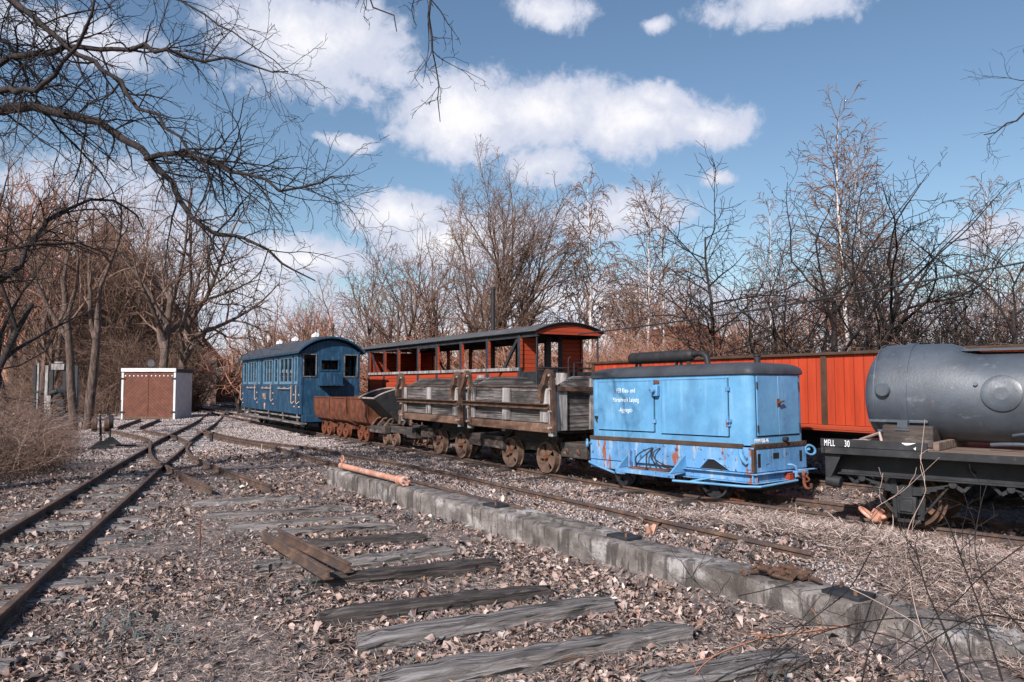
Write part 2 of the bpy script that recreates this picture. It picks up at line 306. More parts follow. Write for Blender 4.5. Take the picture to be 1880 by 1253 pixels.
class MB:
    def __init__(s):
        s.v = []
        s.f = []

    def add(s, vs, fs):
        o = len(s.v)
        s.v.extend([tuple(p) for p in vs])
        s.f.extend([tuple(i + o for i in q) for q in fs])
        return s

    def box(s, x0, x1, y0, y1, z0, z1, m=None, jit=0.0, rng=random):
        vs = [Vector((x, y, z)) for z in (z0, z1) for y in (y0, y1) for x in (x0, x1)]
        if jit:
            vs = [p + Vector((rng.uniform(-jit, jit), rng.uniform(-jit, jit), rng.uniform(-jit, jit))) for p in vs]
        if m is not None:
            vs = [m @ p for p in vs]
        return s.add(vs, [(0, 2, 3, 1), (4, 5, 7, 6), (0, 1, 5, 4), (2, 6, 7, 3), (0, 4, 6, 2), (1, 3, 7, 5)])

    def bar(s, a, b, wd, ht, up=(0, 0, 1)):
        a, b, up = Vector(a), Vector(b), Vector(up)
        d = (b - a).normalized()
        x = d.cross(up)
        if x.length < 1e-4:
            x = d.cross(Vector((1, 0, 0)))
        x.normalize()
        y = x.cross(d).normalized()
        vs = []
        for p in (a, b):
            for (i, j) in ((-1, -1), (1, -1), (1, 1), (-1, 1)):
                vs.append(p + x * (i * wd / 2) + y * (j * ht / 2))
        return s.add(vs, [(0, 1, 2, 3), (7, 6, 5, 4), (0, 4, 5, 1), (1, 5, 6, 2), (2, 6, 7, 3), (3, 7, 4, 0)])

    def tube(s, pts, r, n=8, caps=True):
        pts = [Vector(p) for p in pts]
        rs = r if isinstance(r, (list, tuple)) else [r] * len(pts)
        vs, fs = [], []
        ref = None
        for i, p in enumerate(pts):
            t = (pts[min(i + 1, len(pts) - 1)] - pts[max(i - 1, 0)])
            t = t.normalized() if t.length > 1e-9 else Vector((0, 0, 1))
            if ref is None:
                ref = Vector((0, 0, 1)) if abs(t.z) < 0.9 else Vector((1, 0, 0))
            x = (ref - t * ref.dot(t))
            x = x.normalized() if x.length > 1e-6 else t.orthogonal().normalized()
            ref = x
            y = t.cross(x)
            for k in range(n):
                a = 2 * math.pi * k / n
                vs.append(p + (x * math.cos(a) + y * math.sin(a)) * rs[i])
        for i in range(len(pts) - 1):
            for k in range(n):
                k2 = (k + 1) % n
                fs.append((i * n + k, i * n + k2, (i + 1) * n + k2, (i + 1) * n + k))
        if caps:
            fs.append(tuple(reversed(range(n))))
            fs.append(tuple(range((len(pts) - 1) * n, len(pts) * n)))
        return s.add(vs, fs)

    def cyl(s, a, b, r, n=16, r2=None):
        return s.tube([a, b], [r, r if r2 is None else r2], n)

    def ring(s, c, R, r, axis=(0, 1, 0), n=20, m=8, a0=0.0, a1=2 * math.pi, sx=1.0):
        ax = Vector(axis).normalized()
        x = ax.orthogonal().normalized()
        y = ax.cross(x)
        full = a1 - a0 > 6.28
        pts = [Vector(c) + x * (R * math.cos(a0 + (a1 - a0) * i / n)) + y * (R * sx * math.sin(a0 + (a1 - a0) * i / n)) for i in range(n + 1)]
        return s.tube(pts, r, m, caps=not full)

    def prism(s, poly, m):                       # poly (a,b) extruded along c from m[0] to m[1]; m = (c0, c1, axis)
        c0, c1, ax = m

        def P(a, b, c):
            return {'x': (c, a, b), 'y': (a, c, b), 'z': (a, b, c)}[ax]
        n = len(poly)
        vs = [P(a, b, c0) for a, b in poly] + [P(a, b, c1) for a, b in poly]
        fs = [tuple(range(n)), tuple(reversed(range(n, 2 * n)))] + [(i, i + n, (i + 1) % n + n, (i + 1) % n) for i in range(n)]
        return s.add(vs, fs)

    def lathe(s, prof, c, axis='y', n=24):       # prof: (radius, offset along axis); closed profile loops round
        vs, fs = [], []
        k = len(prof)
        for i in range(n):
            a = 2 * math.pi * i / n
            for (r, o) in prof:
                u, v_ = r * math.cos(a), r * math.sin(a)
                p = {'y': (u, o, v_), 'x': (o, u, v_), 'z': (u, v_, o)}[axis]
                vs.append((p[0] + c[0], p[1] + c[1], p[2] + c[2]))
        for i in range(n):
            j = (i + 1) % n
            for q in range(k):
                q2 = (q + 1) % k
                fs.append((i * k + q, i * k + q2, j * k + q2, j * k + q))
        return s.add(vs, fs)


def link(name, me, parent=None):
    o = bpy.data.objects.new(name, me)
    COL.objects.link(o)
    if parent is not None:
        o.parent = parent
    return o


def part(name, mb, material, parent=None, bevel=0.0, label=None, sharp=35):
    me = bpy.data.meshes.new(name)
    me.from_pydata(mb.v, [], mb.f)
    me.update()
    me.polygons.foreach_set('use_smooth', [True] * len(me.polygons))
    me.set_sharp_from_angle(angle=math.radians(sharp))
    me.materials.append(MATS[material])
    o = link(name, me, parent)
    if bevel:
        b = o.modifiers.new('bevel', 'BEVEL')
        b.width = bevel
        b.segments = 2
        b.limit_method = 'ANGLE'
        b.angle_limit = math.radians(40)
    if label:
        o['label'] = label
    return o


def tag(o, label=None, cat=None, group=None, kind=None):
    for k, v in (('label', label), ('category', cat), ('group', group), ('kind', kind)):
        if v:
            o[k] = v
    return o


def thing(name, label, cat, loc=(0, 0, 0), rot=(0, 0, 0), group=None):
    o = bpy.data.objects.new(name, None)
    COL.objects.link(o)
    o.location = loc
    o.rotation_euler = rot
    o.empty_display_size = 0.2
    return tag(o, label, cat, group)


def kids(o):
    return list(o.children)


def copy_tree(o, parent=None):
    c = o.copy()
    COL.objects.link(c)
    if parent is not None:
        c.parent = parent
    for ch in kids(o):
        copy_tree(ch, c)
    return c


def text(name, body, size, loc, rot, material, parent, sx=0.62, spacing=1.1, align='LEFT', ext=0.0012):
    cu = bpy.data.curves.new(name, 'FONT')
    cu.body = body
    cu.size = size
    cu.extrude = ext
    cu.space_character = spacing
    cu.align_x = align
    cu.materials.append(MATS[material])
    tmp = bpy.data.objects.new('tmp', cu)
    me = bpy.data.meshes.new_from_object(tmp)
    bpy.data.objects.remove(tmp)
    me.name = name
    o = link(name, me, parent)
    o.location = loc
    o.rotation_euler = rot
    o.scale = (sx, 1, 1)
    return o


def sstep(x, a, b):
    t = np.clip((np.asarray(x, float) - a) / (b - a), 0, 1)
    return t * t * (3 - 2 * t)


# smooth random field for terrain
_rs = np.random.RandomState(7)
_W = [(_rs.uniform(0.4, 1.6), _rs.uniform(0, 6.28), _rs.uniform(0, 6.28)) for _ in range(14)]


def field(x, y, s=1.0):
    t = 0.0
    for (f, a, p) in _W:
        t = t + np.sin((x * math.cos(a) + y * math.sin(a)) * f * s + p)
    return t / 14.0


def terrain(x, y):
    x = np.asarray(x, float)
    y = np.asarray(y, float)
    s = (x + 2.5) * 0.85 + (y - 10.44) * 0.53            # distance to the right of the low wall
    t = (x + 2.5) * 0.53 - (y - 10.44) * 0.85            # along it, towards the camera
    near = sstep(t, -0.9, 0.2)
    rise = near * sstep(s, 0.05, 0.28) + (1 - near) * sstep(s, -1.6, 1.0)
    fade = 1 - sstep(y, 13.5, 18.5)
    h = 0.135 * rise * fade - 0.065 * sstep(s, 1.45, 2.1) * fade + 0.05 * sstep(s, 1.2, 2.2) * (1 - fade)
    h = h - 0.1 * sstep(t, 7.2, 8.0) * (1 - sstep(s, 0.35, 1.3)) * sstep(s, 0.02, 0.2)
    h = h + 0.12 * np.exp(-((s - 1.95) / 0.5) ** 2) * sstep(t, 4.5, 6.5)         # grassy hump before the tank wagon
    h = h + 0.9 * sstep(s, 6.6, 11.0) * sstep(x, -6, 2)  # bank behind the red wagon
    l = -(x + 5.3) * 0.94 - (y - 9.2) * 0.3              # left of the main track
    h = h + 0.35 * sstep(l, 1.4, 5.0) * sstep(y, 3, 8) * (1 - sstep(y, 15, 22))
    h = h + 0.018 * field(x, y, 1.6) + 0.01 * field(x + 31, y - 17, 5.5)
    return h


def make_ground():
    a = np.concatenate([np.linspace(-1, 1, 230)])
    gx = np.sign(a) * (np.abs(a) ** 2.2) * 400
    gx = np.unique(np.concatenate([gx, np.arange(-13, 10, 0.16)]))
    b = np.concatenate([np.linspace(-40, 2, 24)[:-1], np.arange(2, 16, 0.12), 16 + (np.linspace(0, 1, 110) ** 2.4) * 700])
    X, Y = np.meshgrid(gx, b)
    Z = terrain(X, Y)
    me = bpy.data.meshes.new('ground')
    n, m = X.shape
    v = np.stack([X, Y, Z], -1).reshape(-1, 3)
    idx = np.arange(n * m).reshape(n, m)
    f = np.stack([idx[:-1, :-1], idx[:-1, 1:], idx[1:, 1:], idx[1:, :-1]], -1).reshape(-1, 4)
    fill_mesh(me, v, f)
    me.materials.append(MATS['ground'])
    tag(link('ground', me), 'bare stony earth of the yard strewn with dry leaves', None, None, 'structure')


def fill_mesh(me, v, f, smooth=True):
    k = f.shape[1]
    me.vertices.add(len(v))
    me.vertices.foreach_set('co', np.ascontiguousarray(v, dtype=np.float32).ravel())
    me.loops.add(len(f) * k)
    me.loops.foreach_set('vertex_index', np.ascontiguousarray(f, dtype=np.int32).ravel())
    me.polygons.add(len(f))
    me.polygons.foreach_set('loop_start', np.arange(0, len(f) * k, k, dtype=np.int32))
    me.polygons.foreach_set('loop_total', np.full(len(f), k, dtype=np.int32))
    me.update(calc_edges=True)
    if smooth:
        me.polygons.foreach_set('use_smooth', np.ones(len(f), dtype=bool))


make_ground()
CELL = 0.04
RAIL_CELLS, WOOD_CELLS = set(), set()


def cell_key(x, y):
    return np.floor(np.asarray(x) / CELL).astype(np.int64) * 100003 + np.floor(np.asarray(y) / CELL).astype(np.int64)


def reg_line(pts, half=0.05):
    for a, b in zip(pts, pts[1:]):
        n = max(1, int((b - a).length / 0.03))
        d = (b - a).normalized()
        for k in range(n):
            p = a.lerp(b, k / n)
            for o in (-half, 0.0, half):
                RAIL_CELLS.add(int(cell_key(p.x - d.y * o, p.y + d.x * o)))


def reg_wood(c, yaw, L, W):
    ca, sa = math.cos(yaw), math.sin(yaw)
    for u in np.arange(-L / 2, L / 2, 0.03):
        for v in np.arange(-W / 2, W / 2 + 0.01, 0.03):
            WOOD_CELLS.add(int(cell_key(c[0] + u * ca - v * sa, c[1] + u * sa + v * ca)))


# ------------------------------------------------------------------ tracks
def catmull(pts, step=0.35):
    pts = [Vector(p) for p in pts]
    P = [pts[0] * 2 - pts[1]] + pts + [pts[-1] * 2 - pts[-2]]
    out = []
    for i in range(1, len(P) - 2):
        n = max(2, int((P[i + 1] - P[i]).length / step))
        for k in range(n):
            t = k / n
            a, b, c, d = P[i - 1], P[i], P[i + 1], P[i + 2]
            out.append(0.5 * ((2 * b) + (c - a) * t + (2 * a - 5 * b + 4 * c - d) * t * t + (3 * b - a - 3 * c + d) * t ** 3))
    out.append(pts[-1])
    return out


RAIL_PROF = [(-0.046, -0.095), (0.046, -0.095), (0.046, -0.086), (0.008, -0.074), (0.008, -0.028), (0.023, -0.02), (0.023, -0.003), (0.019, 0.0), (-0.019, 0.0), (-0.023, -0.003), (-0.023, -0.02), (-0.008, -0.028), (-0.008, -0.074), (-0.046, -0.086)]


def rail_mb(pts, scale=1.0, mb=None):
    mb = mb or MB()
    n = len(RAIL_PROF)
    vs, fs = [], []
    for i, p in enumerate(pts):
        t = pts[min(i + 1, len(pts) - 1)] - pts[max(i - 1, 0)]
        t.normalize()
        x = Vector((t.y, -t.x, 0)).normalized()
        u = x.cross(t)
        for a, b in RAIL_PROF:
            vs.append(p + x * a * scale + u * b * scale)
    for i in range(len(pts) - 1):
        for k in range(n):
            fs.append((i * n + k, i * n + (k + 1) % n, (i + 1) * n + (k + 1) % n, (i + 1) * n + k))
    fs.append(tuple(range(n)))
    fs.append(tuple(range((len(pts) - 1) * n, len(pts) * n)))
    return mb.add(vs, fs)


def offset(path, d):
    out = []
    for i, p in enumerate(path):
        t = path[min(i + 1, len(path) - 1)] - path[max(i - 1, 0)]
        t.z = 0
        t.normalize()
        out.append(p + Vector((t.y, -t.x, 0)) * d)
    return out


def sleeper_mb(L, W, H, rng, worn=0.012):
    """weathered timber along local x, top at z = 0: a box of several rings with a wavering outline and split ends"""
    mb = MB()
    n = 14
    vs, fs = [], []
    prof = [(-0.5, -1.0), (-0.5, -0.25), (-0.44, -0.04), (-0.15, 0.0), (0.1, -0.012), (0.4, -0.02), (0.5, -0.2), (0.5, -1.0)]
    k = len(prof)
    wob = [rng.uniform(-1, 1) for _ in range(k)]
    for i in range(n + 1):
        x = -L / 2 + L * i / n
        e = 1.0 if 0 < i < n else 0.93
        for j, (a, b) in enumerate(prof):
            vs.append((x + (rng.uniform(-0.035, 0.035) if i in (0, n) else rng.uniform(-0.02, 0.02)), a * W * e + rng.uniform(-worn, worn) + wob[j] * worn, b * H + (rng.uniform(-worn, worn * 0.4) if b > -0.9 else 0) - (0.012 if e < 1 and b > -0.9 else 0)))
    for i in range(n):
        for j in range(k):
            fs.append((i * k + j, i * k + (j + 1) % k, (i + 1) * k + (j + 1) % k, (i + 1) * k + j))
    fs.append(tuple(reversed(range(k))))
    fs.append(tuple(range(n * k, (n + 1) * k)))
    return mb.add(vs, fs)


def track(name, label, path, gauge=0.66, sleepers=None, spacing=0.62, seed=1, group=None, sl_len=1.3, top_gap=0.1, rails=(1, 1), wood='wood_grey', smax=60):
    t = thing(name, label, 'railway track', (path[len(path) // 2].x, path[len(path) // 2].y, 0), group=group)
    off = Vector((path[len(path) // 2].x, path[len(path) // 2].y, 0))
    rng = random.Random(seed)
    for s, on in zip((-1, 1), rails):
        if on:
            part('rail', rail_mb([p - off for p in offset(path, s * gauge / 2)]), 'rail', t, sharp=30)
            reg_line(offset(path, s * gauge / 2))
    if sleepers:
        acc, nextd, cnt = 0.0, spacing * 0.5, 0
        for i in range(len(path) - 1):
            acc += (path[i + 1] - path[i]).length
            if acc >= nextd and cnt < smax:
                nextd += spacing * rng.uniform(0.9, 1.1)
                d = path[i + 1] - path[i]
                p = path[i]
                if not (sleepers[0] <= p.y <= sleepers[1]):
                    continue
                cnt += 1
                a = math.atan2(d.y, d.x) + math.pi / 2 + rng.uniform(-0.05, 0.05)
                o = part('sleeper', sleeper_mb(sl_len * rng.uniform(0.9, 1.1), 0.17, 0.13, rng), wood, t, sharp=40)
                o.location = (p.x - off.x + rng.uniform(-0.06, 0.06), p.y - off.y, float(terrain(p.x, p.y)) + rng.uniform(0.02, 0.05))
                o.rotation_euler = (rng.uniform(-0.02, 0.02), rng.uniform(-0.012, 0.012), a)
                reg_wood((p.x, p.y), a, sl_len, 0.15)
    return t


ZA, ZC, ZD = 0.1, 0.205, 0.14
left_path = catmull([(-1.9, 0.5, ZA), (-2.42, 2.0, ZA), (-3.18, 4.3, ZA), (-3.92, 6.46, ZA), (-4.85, 9.23, ZA), (-5.85, 12.18, ZA), (-6.87, 15.3, ZA), (-7.67, 17.58, ZA), (-10.3, 26, ZA), (-13.0, 34, ZA), (-15.6, 42, ZA), (-17.0, 48, ZA), (-16.5, 55, ZA)])
track('main_track', 'longest track, running from the bottom left corner away past the brown shed', left_path, 0.69, (0.5, 22), 0.62, 3)
# siding that leaves the main track at the crossing and ends at the bare sleepers
off_r = [G(275, 820, ZA), G(276, 832, ZA), G(285, 845, ZA), G(300, 852, ZA), G(340, 873, ZA), G(388, 897, ZA)]
off_l = [G(352, 812, ZA), G(343, 822, ZA), G(350, 835, ZA), G(380, 850, ZA), G(430, 869, ZA), G(497, 892, ZA)]
sd = thing('siding_track', 'short forked track crossing the main track and ending before the bare sleepers', 'railway track', (-4.8, 12, 0))
for pts in (off_r, off_l):
    reg_line(catmull(pts, 0.2))
    part('rail', rail_mb([p - Vector((-4.8, 12, -0.006)) for p in catmull(pts, 0.2)]), 'rail', sd, sharp=30)
rng = random.Random(5)
for (lx, ly, rx, ry) in ((395, 883, 478, 872), (405, 897, 540, 884)):
    a, b = G(lx, ly, 0.03), G(rx, ry, 0.03)
    o = part('sleeper', sleeper_mb((b - a).length, 0.17, 0.13, rng), 'wood_grey', sd)
    o.location = (a + b) / 2 - Vector((-4.8, 12, 0))
    o.rotation_euler = (0, 0, math.atan2(b.y - a.y, b.x - a.x))
st = thing('shed_track', 'pair of thin curved rails running up to the brown shed doors', 'railway track', (-9, 19, 0))
for pts in ([G(276, 822, ZA), G(274, 808, ZA), G(258, 801, ZA), G(214, 792, ZA), G(180, 786, ZA)], [G(343, 824, ZA), G(346, 812, ZA), G(318, 800, ZA), G(268, 790, ZA), G(262, 789, ZA)], [G(216, 784, ZA), G(258, 769, ZA)], [G(256, 784, ZA), G(293, 769, ZA)]):
    reg_line(catmull(pts, 0.2))
    part('rail', rail_mb([p - Vector((-9, 19, -0.003)) for p in catmull(pts, 0.2)]), 'rail', st, sharp=30)
# middle track beside the concrete wall; its near rail sinks behind the wall
c_far = catmull([G(372, 783, ZC), G(395, 788, ZC), G(470, 803, ZC), G(560, 818, ZC), G(640, 834, ZC), G(794, 861, ZC), G(931, 892, ZC), G(1106, 930, ZC), G(1300, 973, ZC), G(1492, 1014, ZC)])
c_near = catmull([G(362, 784, ZC), G(400, 793, ZC), G(480, 813, ZC), G(545, 830, ZC), G(600, 845, ZC), G(755, 881, ZC), G(878, 912, ZC), G(984, 938, ZC), G(1120, 974, ZC)])
ct = thing('middle_track', 'rusty track beside the concrete wall with its far rail ending in leaves', 'railway track', (-1, 10, 0))
for pts in (c_far, c_near):
    reg_line(pts)
    for q in pts:
        q.z = ZC - (ZC - 0.11) * float(sstep(q.y, 13.0, 18.5))
    part('rail', rail_mb([p - Vector((-1, 10, 0)) for p in pts]), 'rail', ct, sharp=30)
# track under the line of wagons
near_d = [Vector(p) for p in ((-20.5, 46, ZD), (-14.5, 36, ZD), (-9.4, 27, ZD), (-5.0, 19.6, ZD), (-3.5, 17.2, ZD), (-1.36, 13.68, ZD), (0.49, 10.57, ZD), (1.27, 9.37, ZD), (2.3, 8.1, ZD), (3.47, 6.75, ZD), (5.2, 5.1, ZD), (7.5, 3.2, ZD))]
d_path = offset(catmull(near_d), -0.33)
track('wagon_track', 'track under the row of parked wagons, tar-dark sleepers half buried', d_path, 0.66, (4, 21), 0.65, 8, wood='wood_tar', smax=40)
e_path = offset(catmull(near_d), -2.65)
track('back_track', 'rearmost track under the two red wagons', e_path, 0.66, (4, 22), 0.7, 9, wood='wood_tar', smax=30)


def d_frame(p):                                  # nearest point and heading (towards the camera) on the wagon track
    i = min(range(len(d_path)), key=lambda k: (d_path[k] - Vector(p)).length)
    t = d_path[min(i + 1, len(d_path) - 1)] - d_path[max(i - 1, 0)]
    return d_path[i].copy(), math.atan2(t.y, t.x)


# ------------------------------------------------------------------ loose timber, rails, wall
LOOSE = [((700, 1238), (1258, 1142), 0.165, 'wood_grey', 'longest split grey sleeper, second from the bottom edge of the bare row'),
         ((655, 1168), (1122, 1095), 0.165, 'wood_grey', 'grey brown sleeper third from the bottom edge, its left end under grass'),
         ((592, 1120), (1002, 1071), 0.165, 'wood_dark', 'dark stained sleeper fourth from the bottom edge of the bare row'),
         ((575, 1056), (917, 1024), 0.15, 'wood_dark', 'blackened sleeper whose left end lies just beyond the two loose rails'),
         ((632, 1023), (832, 1001), 0.15, 'wood_grey', 'short grey sleeper right of the loose rails'),
         ((560, 992), (781, 978), 0.14, 'wood_dark', 'dark cracked sleeper just behind the ends of the loose rails'),
         ((500, 972), (722, 958), 0.14, 'wood_grey', 'pale sleeper touching the far ends of the loose rails'),
         ((420, 963), (687, 943), 0.14, 'wood_grey', 'long pale sleeper one step beyond the loose rails'),
         ((380, 942), (648, 926), 0.14, 'wood_grey', 'thin bleached sleeper, second beyond the loose rails'),
         ((352, 920), (552, 909), 0.14, 'wood_grey', 'half buried sleeper nearest the end of the siding rails'),
         ((1185, 1240), (1468, 1190), 0.19, 'wood_grey', 'broken sleeper nearest the bottom edge, under the bramble stems'),
         ((470, 1030), (560, 1024), 0.16, 'wood_grey', 'buried sleeper end left of the loose rails')]
rng = random.Random(21)
for (l, r, wd, m, lab) in LOOSE:
    z = 0.085 if l[1] > 1000 else 0.068
    a, b = G(*l, z), G(*r, z)
    o = part('loose_sleeper', sleeper_mb((b - a).length, wd, 0.15, rng, 0.014), m, None, sharp=38)
    o.location = (a + b) / 2
    o.rotation_euler = (rng.uniform(-0.04, 0.04), 0, math.atan2(b.y - a.y, b.x - a.x))
    reg_wood(o.location, o.rotation_euler[2], (b - a).length, wd)
    tag(o, lab, 'sleeper', 'bare sleepers left lying without rails')
# worn sleepers left of the bare row, seen beside the main track
for (l, r, lab) in (((185, 985), (290, 974), 'short pale sleeper end right of the main track, farthest of three'), ((160, 1006), (280, 992), 'worn sleeper end right of the main track, middle of three'), ((95, 1065), (240, 1052), 'broad worn sleeper end right of the main track, closest of three')):
    a, b = G(*l, 0.03), G(*r, 0.03)
    o = part('loose_sleeper', sleeper_mb((b - a).length, 0.16, 0.12, rng), 'wood_grey', None, sharp=38)
    o.location = (a + b) / 2
    o.rotation_euler = (0, 0, math.atan2(b.y - a.y, b.x - a.x))
    reg_wood(o.location, o.rotation_euler[2], (b - a).length, 0.15)
    tag(o, lab, 'sleeper', 'sleeper ends beside the main track')
for (l, r, lab) in (((484, 975), (604, 1046), 'left of the two loose rail offcuts lying across the bare sleepers'), ((512, 972), (642, 1034), 'right of the two loose rail offcuts lying across the bare sleepers')):
    a, b = G(*l, 0.16), G(*r, 0.16)
    c = (a + b) / 2
    o = part('loose_rail', rail_mb([a - c, b - c], 0.68), 'rail', None, sharp=30)
    o.location = c
    tag(o, lab, 'rail', 'loose rails on the sleepers')


def irregular_wall(front_a, front_b, thick, ztop, zbot, seed, nseg=60, z_end=None, rough=0.012):
    """long weathered concrete beam: front edge from A to B, stepped crumbly edges"""
    rng = np.random.RandomState(seed)
    a, b = np.array(front_a[:2]), np.array(front_b[:2])
    d = (b - a) / np.linalg.norm(b - a)
    nrm = np.array([-d[1], d[0]])
    if nrm[0] < 0:
        nrm = -nrm
    prof = [(0.02, 0.0), (0.0, 0.35), (0.003, 0.8), (0.006, 0.93), (0.03, 0.99), (0.12, 1.0), (0.5, 1.0), (0.9, 1.0), (1.0, 0.97), (1.0, 0.0)]
    k = len(prof)
    vs, fs = [], []
    jn = rng.normal(0, 1, (nseg + 1, k, 2))
    for i in range(nseg + 1):
        t = i / nseg
        p = a + (b - a) * t
        zt = ztop if z_end is None else ztop + (z_end - ztop) * t
        for j, (f, hh) in enumerate(prof):
            q = p + nrm * (f * thick + jn[i, j, 0] * rough * 0.1)
            z = zbot + (zt - zbot) * hh + jn[i, j, 1] * rough * (0.45 if hh > 0.5 else 0.1)
            if j in (3, 4) and rng.rand() < 0.16:
                z -= rng.uniform(0.008, 0.035)
            vs.append((q[0], q[1], z))
    for i in range(nseg):
        for j in range(k):
            fs.append((i * k + j, i * k + (j + 1) % k, (i + 1) * k + (j + 1) % k, (i + 1) * k + j))
    fs.append(tuple(range(k)))
    fs.append(tuple(range(nseg * k, (nseg + 1) * k)))
    return MB().add(vs, fs), d, nrm


WA, WB = G(600, 860, 0.22), G(1568, 1112, 0.22)
wall_mb, wd_, wn_ = irregular_wall(WA, WB, 0.3, 0.22, -0.12, 4, 150, rough=0.0055)
WD, WN = Vector((wd_[0], wd_[1], 0)), Vector((wn_[0], wn_[1], 0))
tag(part('concrete_wall', wall_mb, 'concrete', None, sharp=50), 'long low weathered concrete wall running down the yard beside the middle track', 'wall')
kb, _, _ = irregular_wall(G(1563, 1124, 0.115), G(1930, 1228, 0.075), 0.32, 0.15, -0.2, 5, 40, z_end=0.12, rough=0.022)
tag(part('concrete_kerb', kb, 'concrete', None, sharp=50), 'lower broken concrete beam beyond the near end of the wall, under brambles', 'wall')


def wall_at(t, f=0.5, z=0.22):                   # t metres along the wall from its far end, f across
    return WA + WD * t + WN * (f * 0.3) + Vector((0, 0, z - WA.z))


WANG = math.atan2(WD.y, WD.x)
WL = (Vector(WB) - Vector(WA)).length


def along(px):                                    # metres along the wall for a photo column
    best = min(range(0, 1000), key=lambda k: abs((WA + WD * (WL * k / 1000)).x / ((WA + WD * (WL * k / 1000)).y) * FPX * 0.998 + 940 - px))
    return WL * best / 1000


for (px, f, lab) in ((893, 0.6, 'small dark iron plate farthest along the concrete wall top'), (1128, 0.62, 'square iron plate with bolt in the middle of the concrete wall top'), (1568, 0.5, 'thick square plate on the near end of the concrete wall')):
    t = along(px)
    p = wall_at(t - 0.12, f)
    th = thing('bearing_plate', lab, 'iron plate', p, (0, 0, WANG), 'iron plates on the wall')
    part('plate', MB().box(-0.11, 0.11, -0.08, 0.08, -0.01, 0.022), 'black_iron', th, 0.003)
    for (x, y) in ((-0.07, 0.045), (0.07, -0.045)):
        part('bolt', MB().cyl((x, y, 0.02), (x, y, 0.05), 0.011, 8), 'rust_dark', th)
# raised strip where the wall top was patched
p = wall_at(along(1010), 0.75)
tag(part('iron_strip', MB().box(-0.75, 0.62, -0.06, 0.07, -0.01, 0.018, Matrix.Translation(p) @ Matrix.Rotation(WANG, 4, 'Z'), 0.004), 'concrete', None, 0.003), 'thin raised slab along the back edge of the concrete wall top', 'slab')

# orange jack / drain pipe on the far end of the wall
pa, pb = A(628, 846, 10.2), A(742, 880, 8.6)
pa.z = pb.z = 0.22 + 0.058
op = thing('orange_pipe', 'salmon orange steel tube with a ribbed end fitting on the far end of the wall', 'pipe', (pa + pb) / 2, (0, 0, math.atan2((pb - pa).y, (pb - pa).x)))
L = (pb - pa).length
part('tube', MB().cyl((-L / 2, 0, 0), (L / 2 - 0.12, 0, 0), 0.036, 20), 'orange_paint', op)
fit = MB().cyl((L / 2 - 0.13, 0, 0), (L / 2 - 0.1, 0, 0), 0.056, 18).cyl((L / 2 - 0.1, 0, 0), (L / 2 - 0.02, 0, 0), 0.046, 18).cyl((L / 2 - 0.02, 0, 0), (L / 2 + 0.03, 0, 0), 0.055, 18)
for k in range(6):
    a = k * math.pi / 3
    fit.cyl((L / 2 + 0.03, 0.045 * math.cos(a), 0.045 * math.sin(a)), (L / 2 + 0.05, 0.045 * math.cos(a), 0.045 * math.sin(a)), 0.012, 8)
part('end_fitting', fit, 'orange_paint', op, 0.003)
part('eyelet', MB().ring((-L / 2 + 0.02, 0, 0.09), 0.04, 0.014, (0, 1, 0)).cyl((-L / 2 - 0.03, 0, 0), (-L / 2 + 0.07, 0, 0), 0.042, 18), 'orange_paint', op)

# heap of rusty screws and pins on the near end of the wall
hc = wall_at(along(1400), 0.6, 0.225)
rng = random.Random(11)
pin_me = None
for k in range(34):
    r = abs(rng.gauss(0, 1))
    dxy = WD * rng.gauss(0, 0.11) + WN * rng.gauss(0, 0.05)
    hgt = max(0.0, 0.06 - dxy.length * 0.25) * rng.uniform(0.2, 1.0)
    if pin_me is None:
        b = MB().tube([(-0.075, 0, 0), (0.06, 0, 0)], [0.0125, 0.0125], 8)
        for q in range(9):
            b.ring((-0.065 + q * 0.01, 0, 0), 0.0125, 0.0035, (1, 0, 0), 10, 5)
        b.cyl((0.06, 0, 0), (0.082, 0, 0), 0.021, 6)
        o = part('screw_pin', b, 'rust_dark', None)
        pin_me = o
    else:
        o = pin_me.copy()
        COL.objects.link(o)
    o.location = hc + dxy + Vector((0, 0, hgt + 0.006))
    o.rotation_euler = (rng.uniform(0, 6), rng.uniform(-0.35, 0.35), rng.uniform(0, 6.28))
    s = rng.uniform(0.62, 0.95)
    o.scale = (s, s, s)
    tag(o, 'rusty threaded screw pin in the heap on the near end of the wall', 'screw', 'heap of rusty screws on the wall')

# coupling ring, chock, red scrap, rods
p = G(1592, 948, 0.18)
rg = thing('coupling_ring', 'salmon painted iron coupling ring lying before the tank wagon wheel', 'coupling', p, (0.5, 0.25, 0.3))
part('ring', MB().ring((0, 0, 0.02), 0.07, 0.016, (0.2, 0, 1), 22, 8, sx=1.2), 'orange_paint', rg)
part('socket', MB().box(0.06, 0.17, -0.05, 0.05, -0.01, 0.07).cyl((0.08, -0.06, 0.05), (0.16, -0.06, 0.1), 0.02, 8).box(0.1, 0.18, -0.03, 0.06, 0.07, 0.1), 'orange_paint', rg, 0.006)
p = G(1340, 914, 0.14)
_, ang = d_frame((p.x, p.y, 0))
ck = thing('rail_chock', 'rusty iron chock on the rail behind the blue generator wheel', 'wheel chock', p, (0, 0, ang))
part('wedge', MB().prism([(-0.07, 0.0), (0.02, 0.0), (0.0, 0.13), (-0.05, 0.15)], (-0.03, 0.03, 'y')), 'rust', ck, 0.004)
part('shoe', MB().box(-0.1, 0.2, -0.035, 0.035, -0.02, 0.012).bar((-0.02, 0, 0.14), (0.13, 0, 0.02), 0.03, 0.025), 'rust', ck, 0.004)
p = G(1190, 982, 0.15)
rs = thing('red_scrap', 'small salmon red iron stub sticking up behind the wall', 'scrap iron', p, (0.2, 0.1, 0.4))
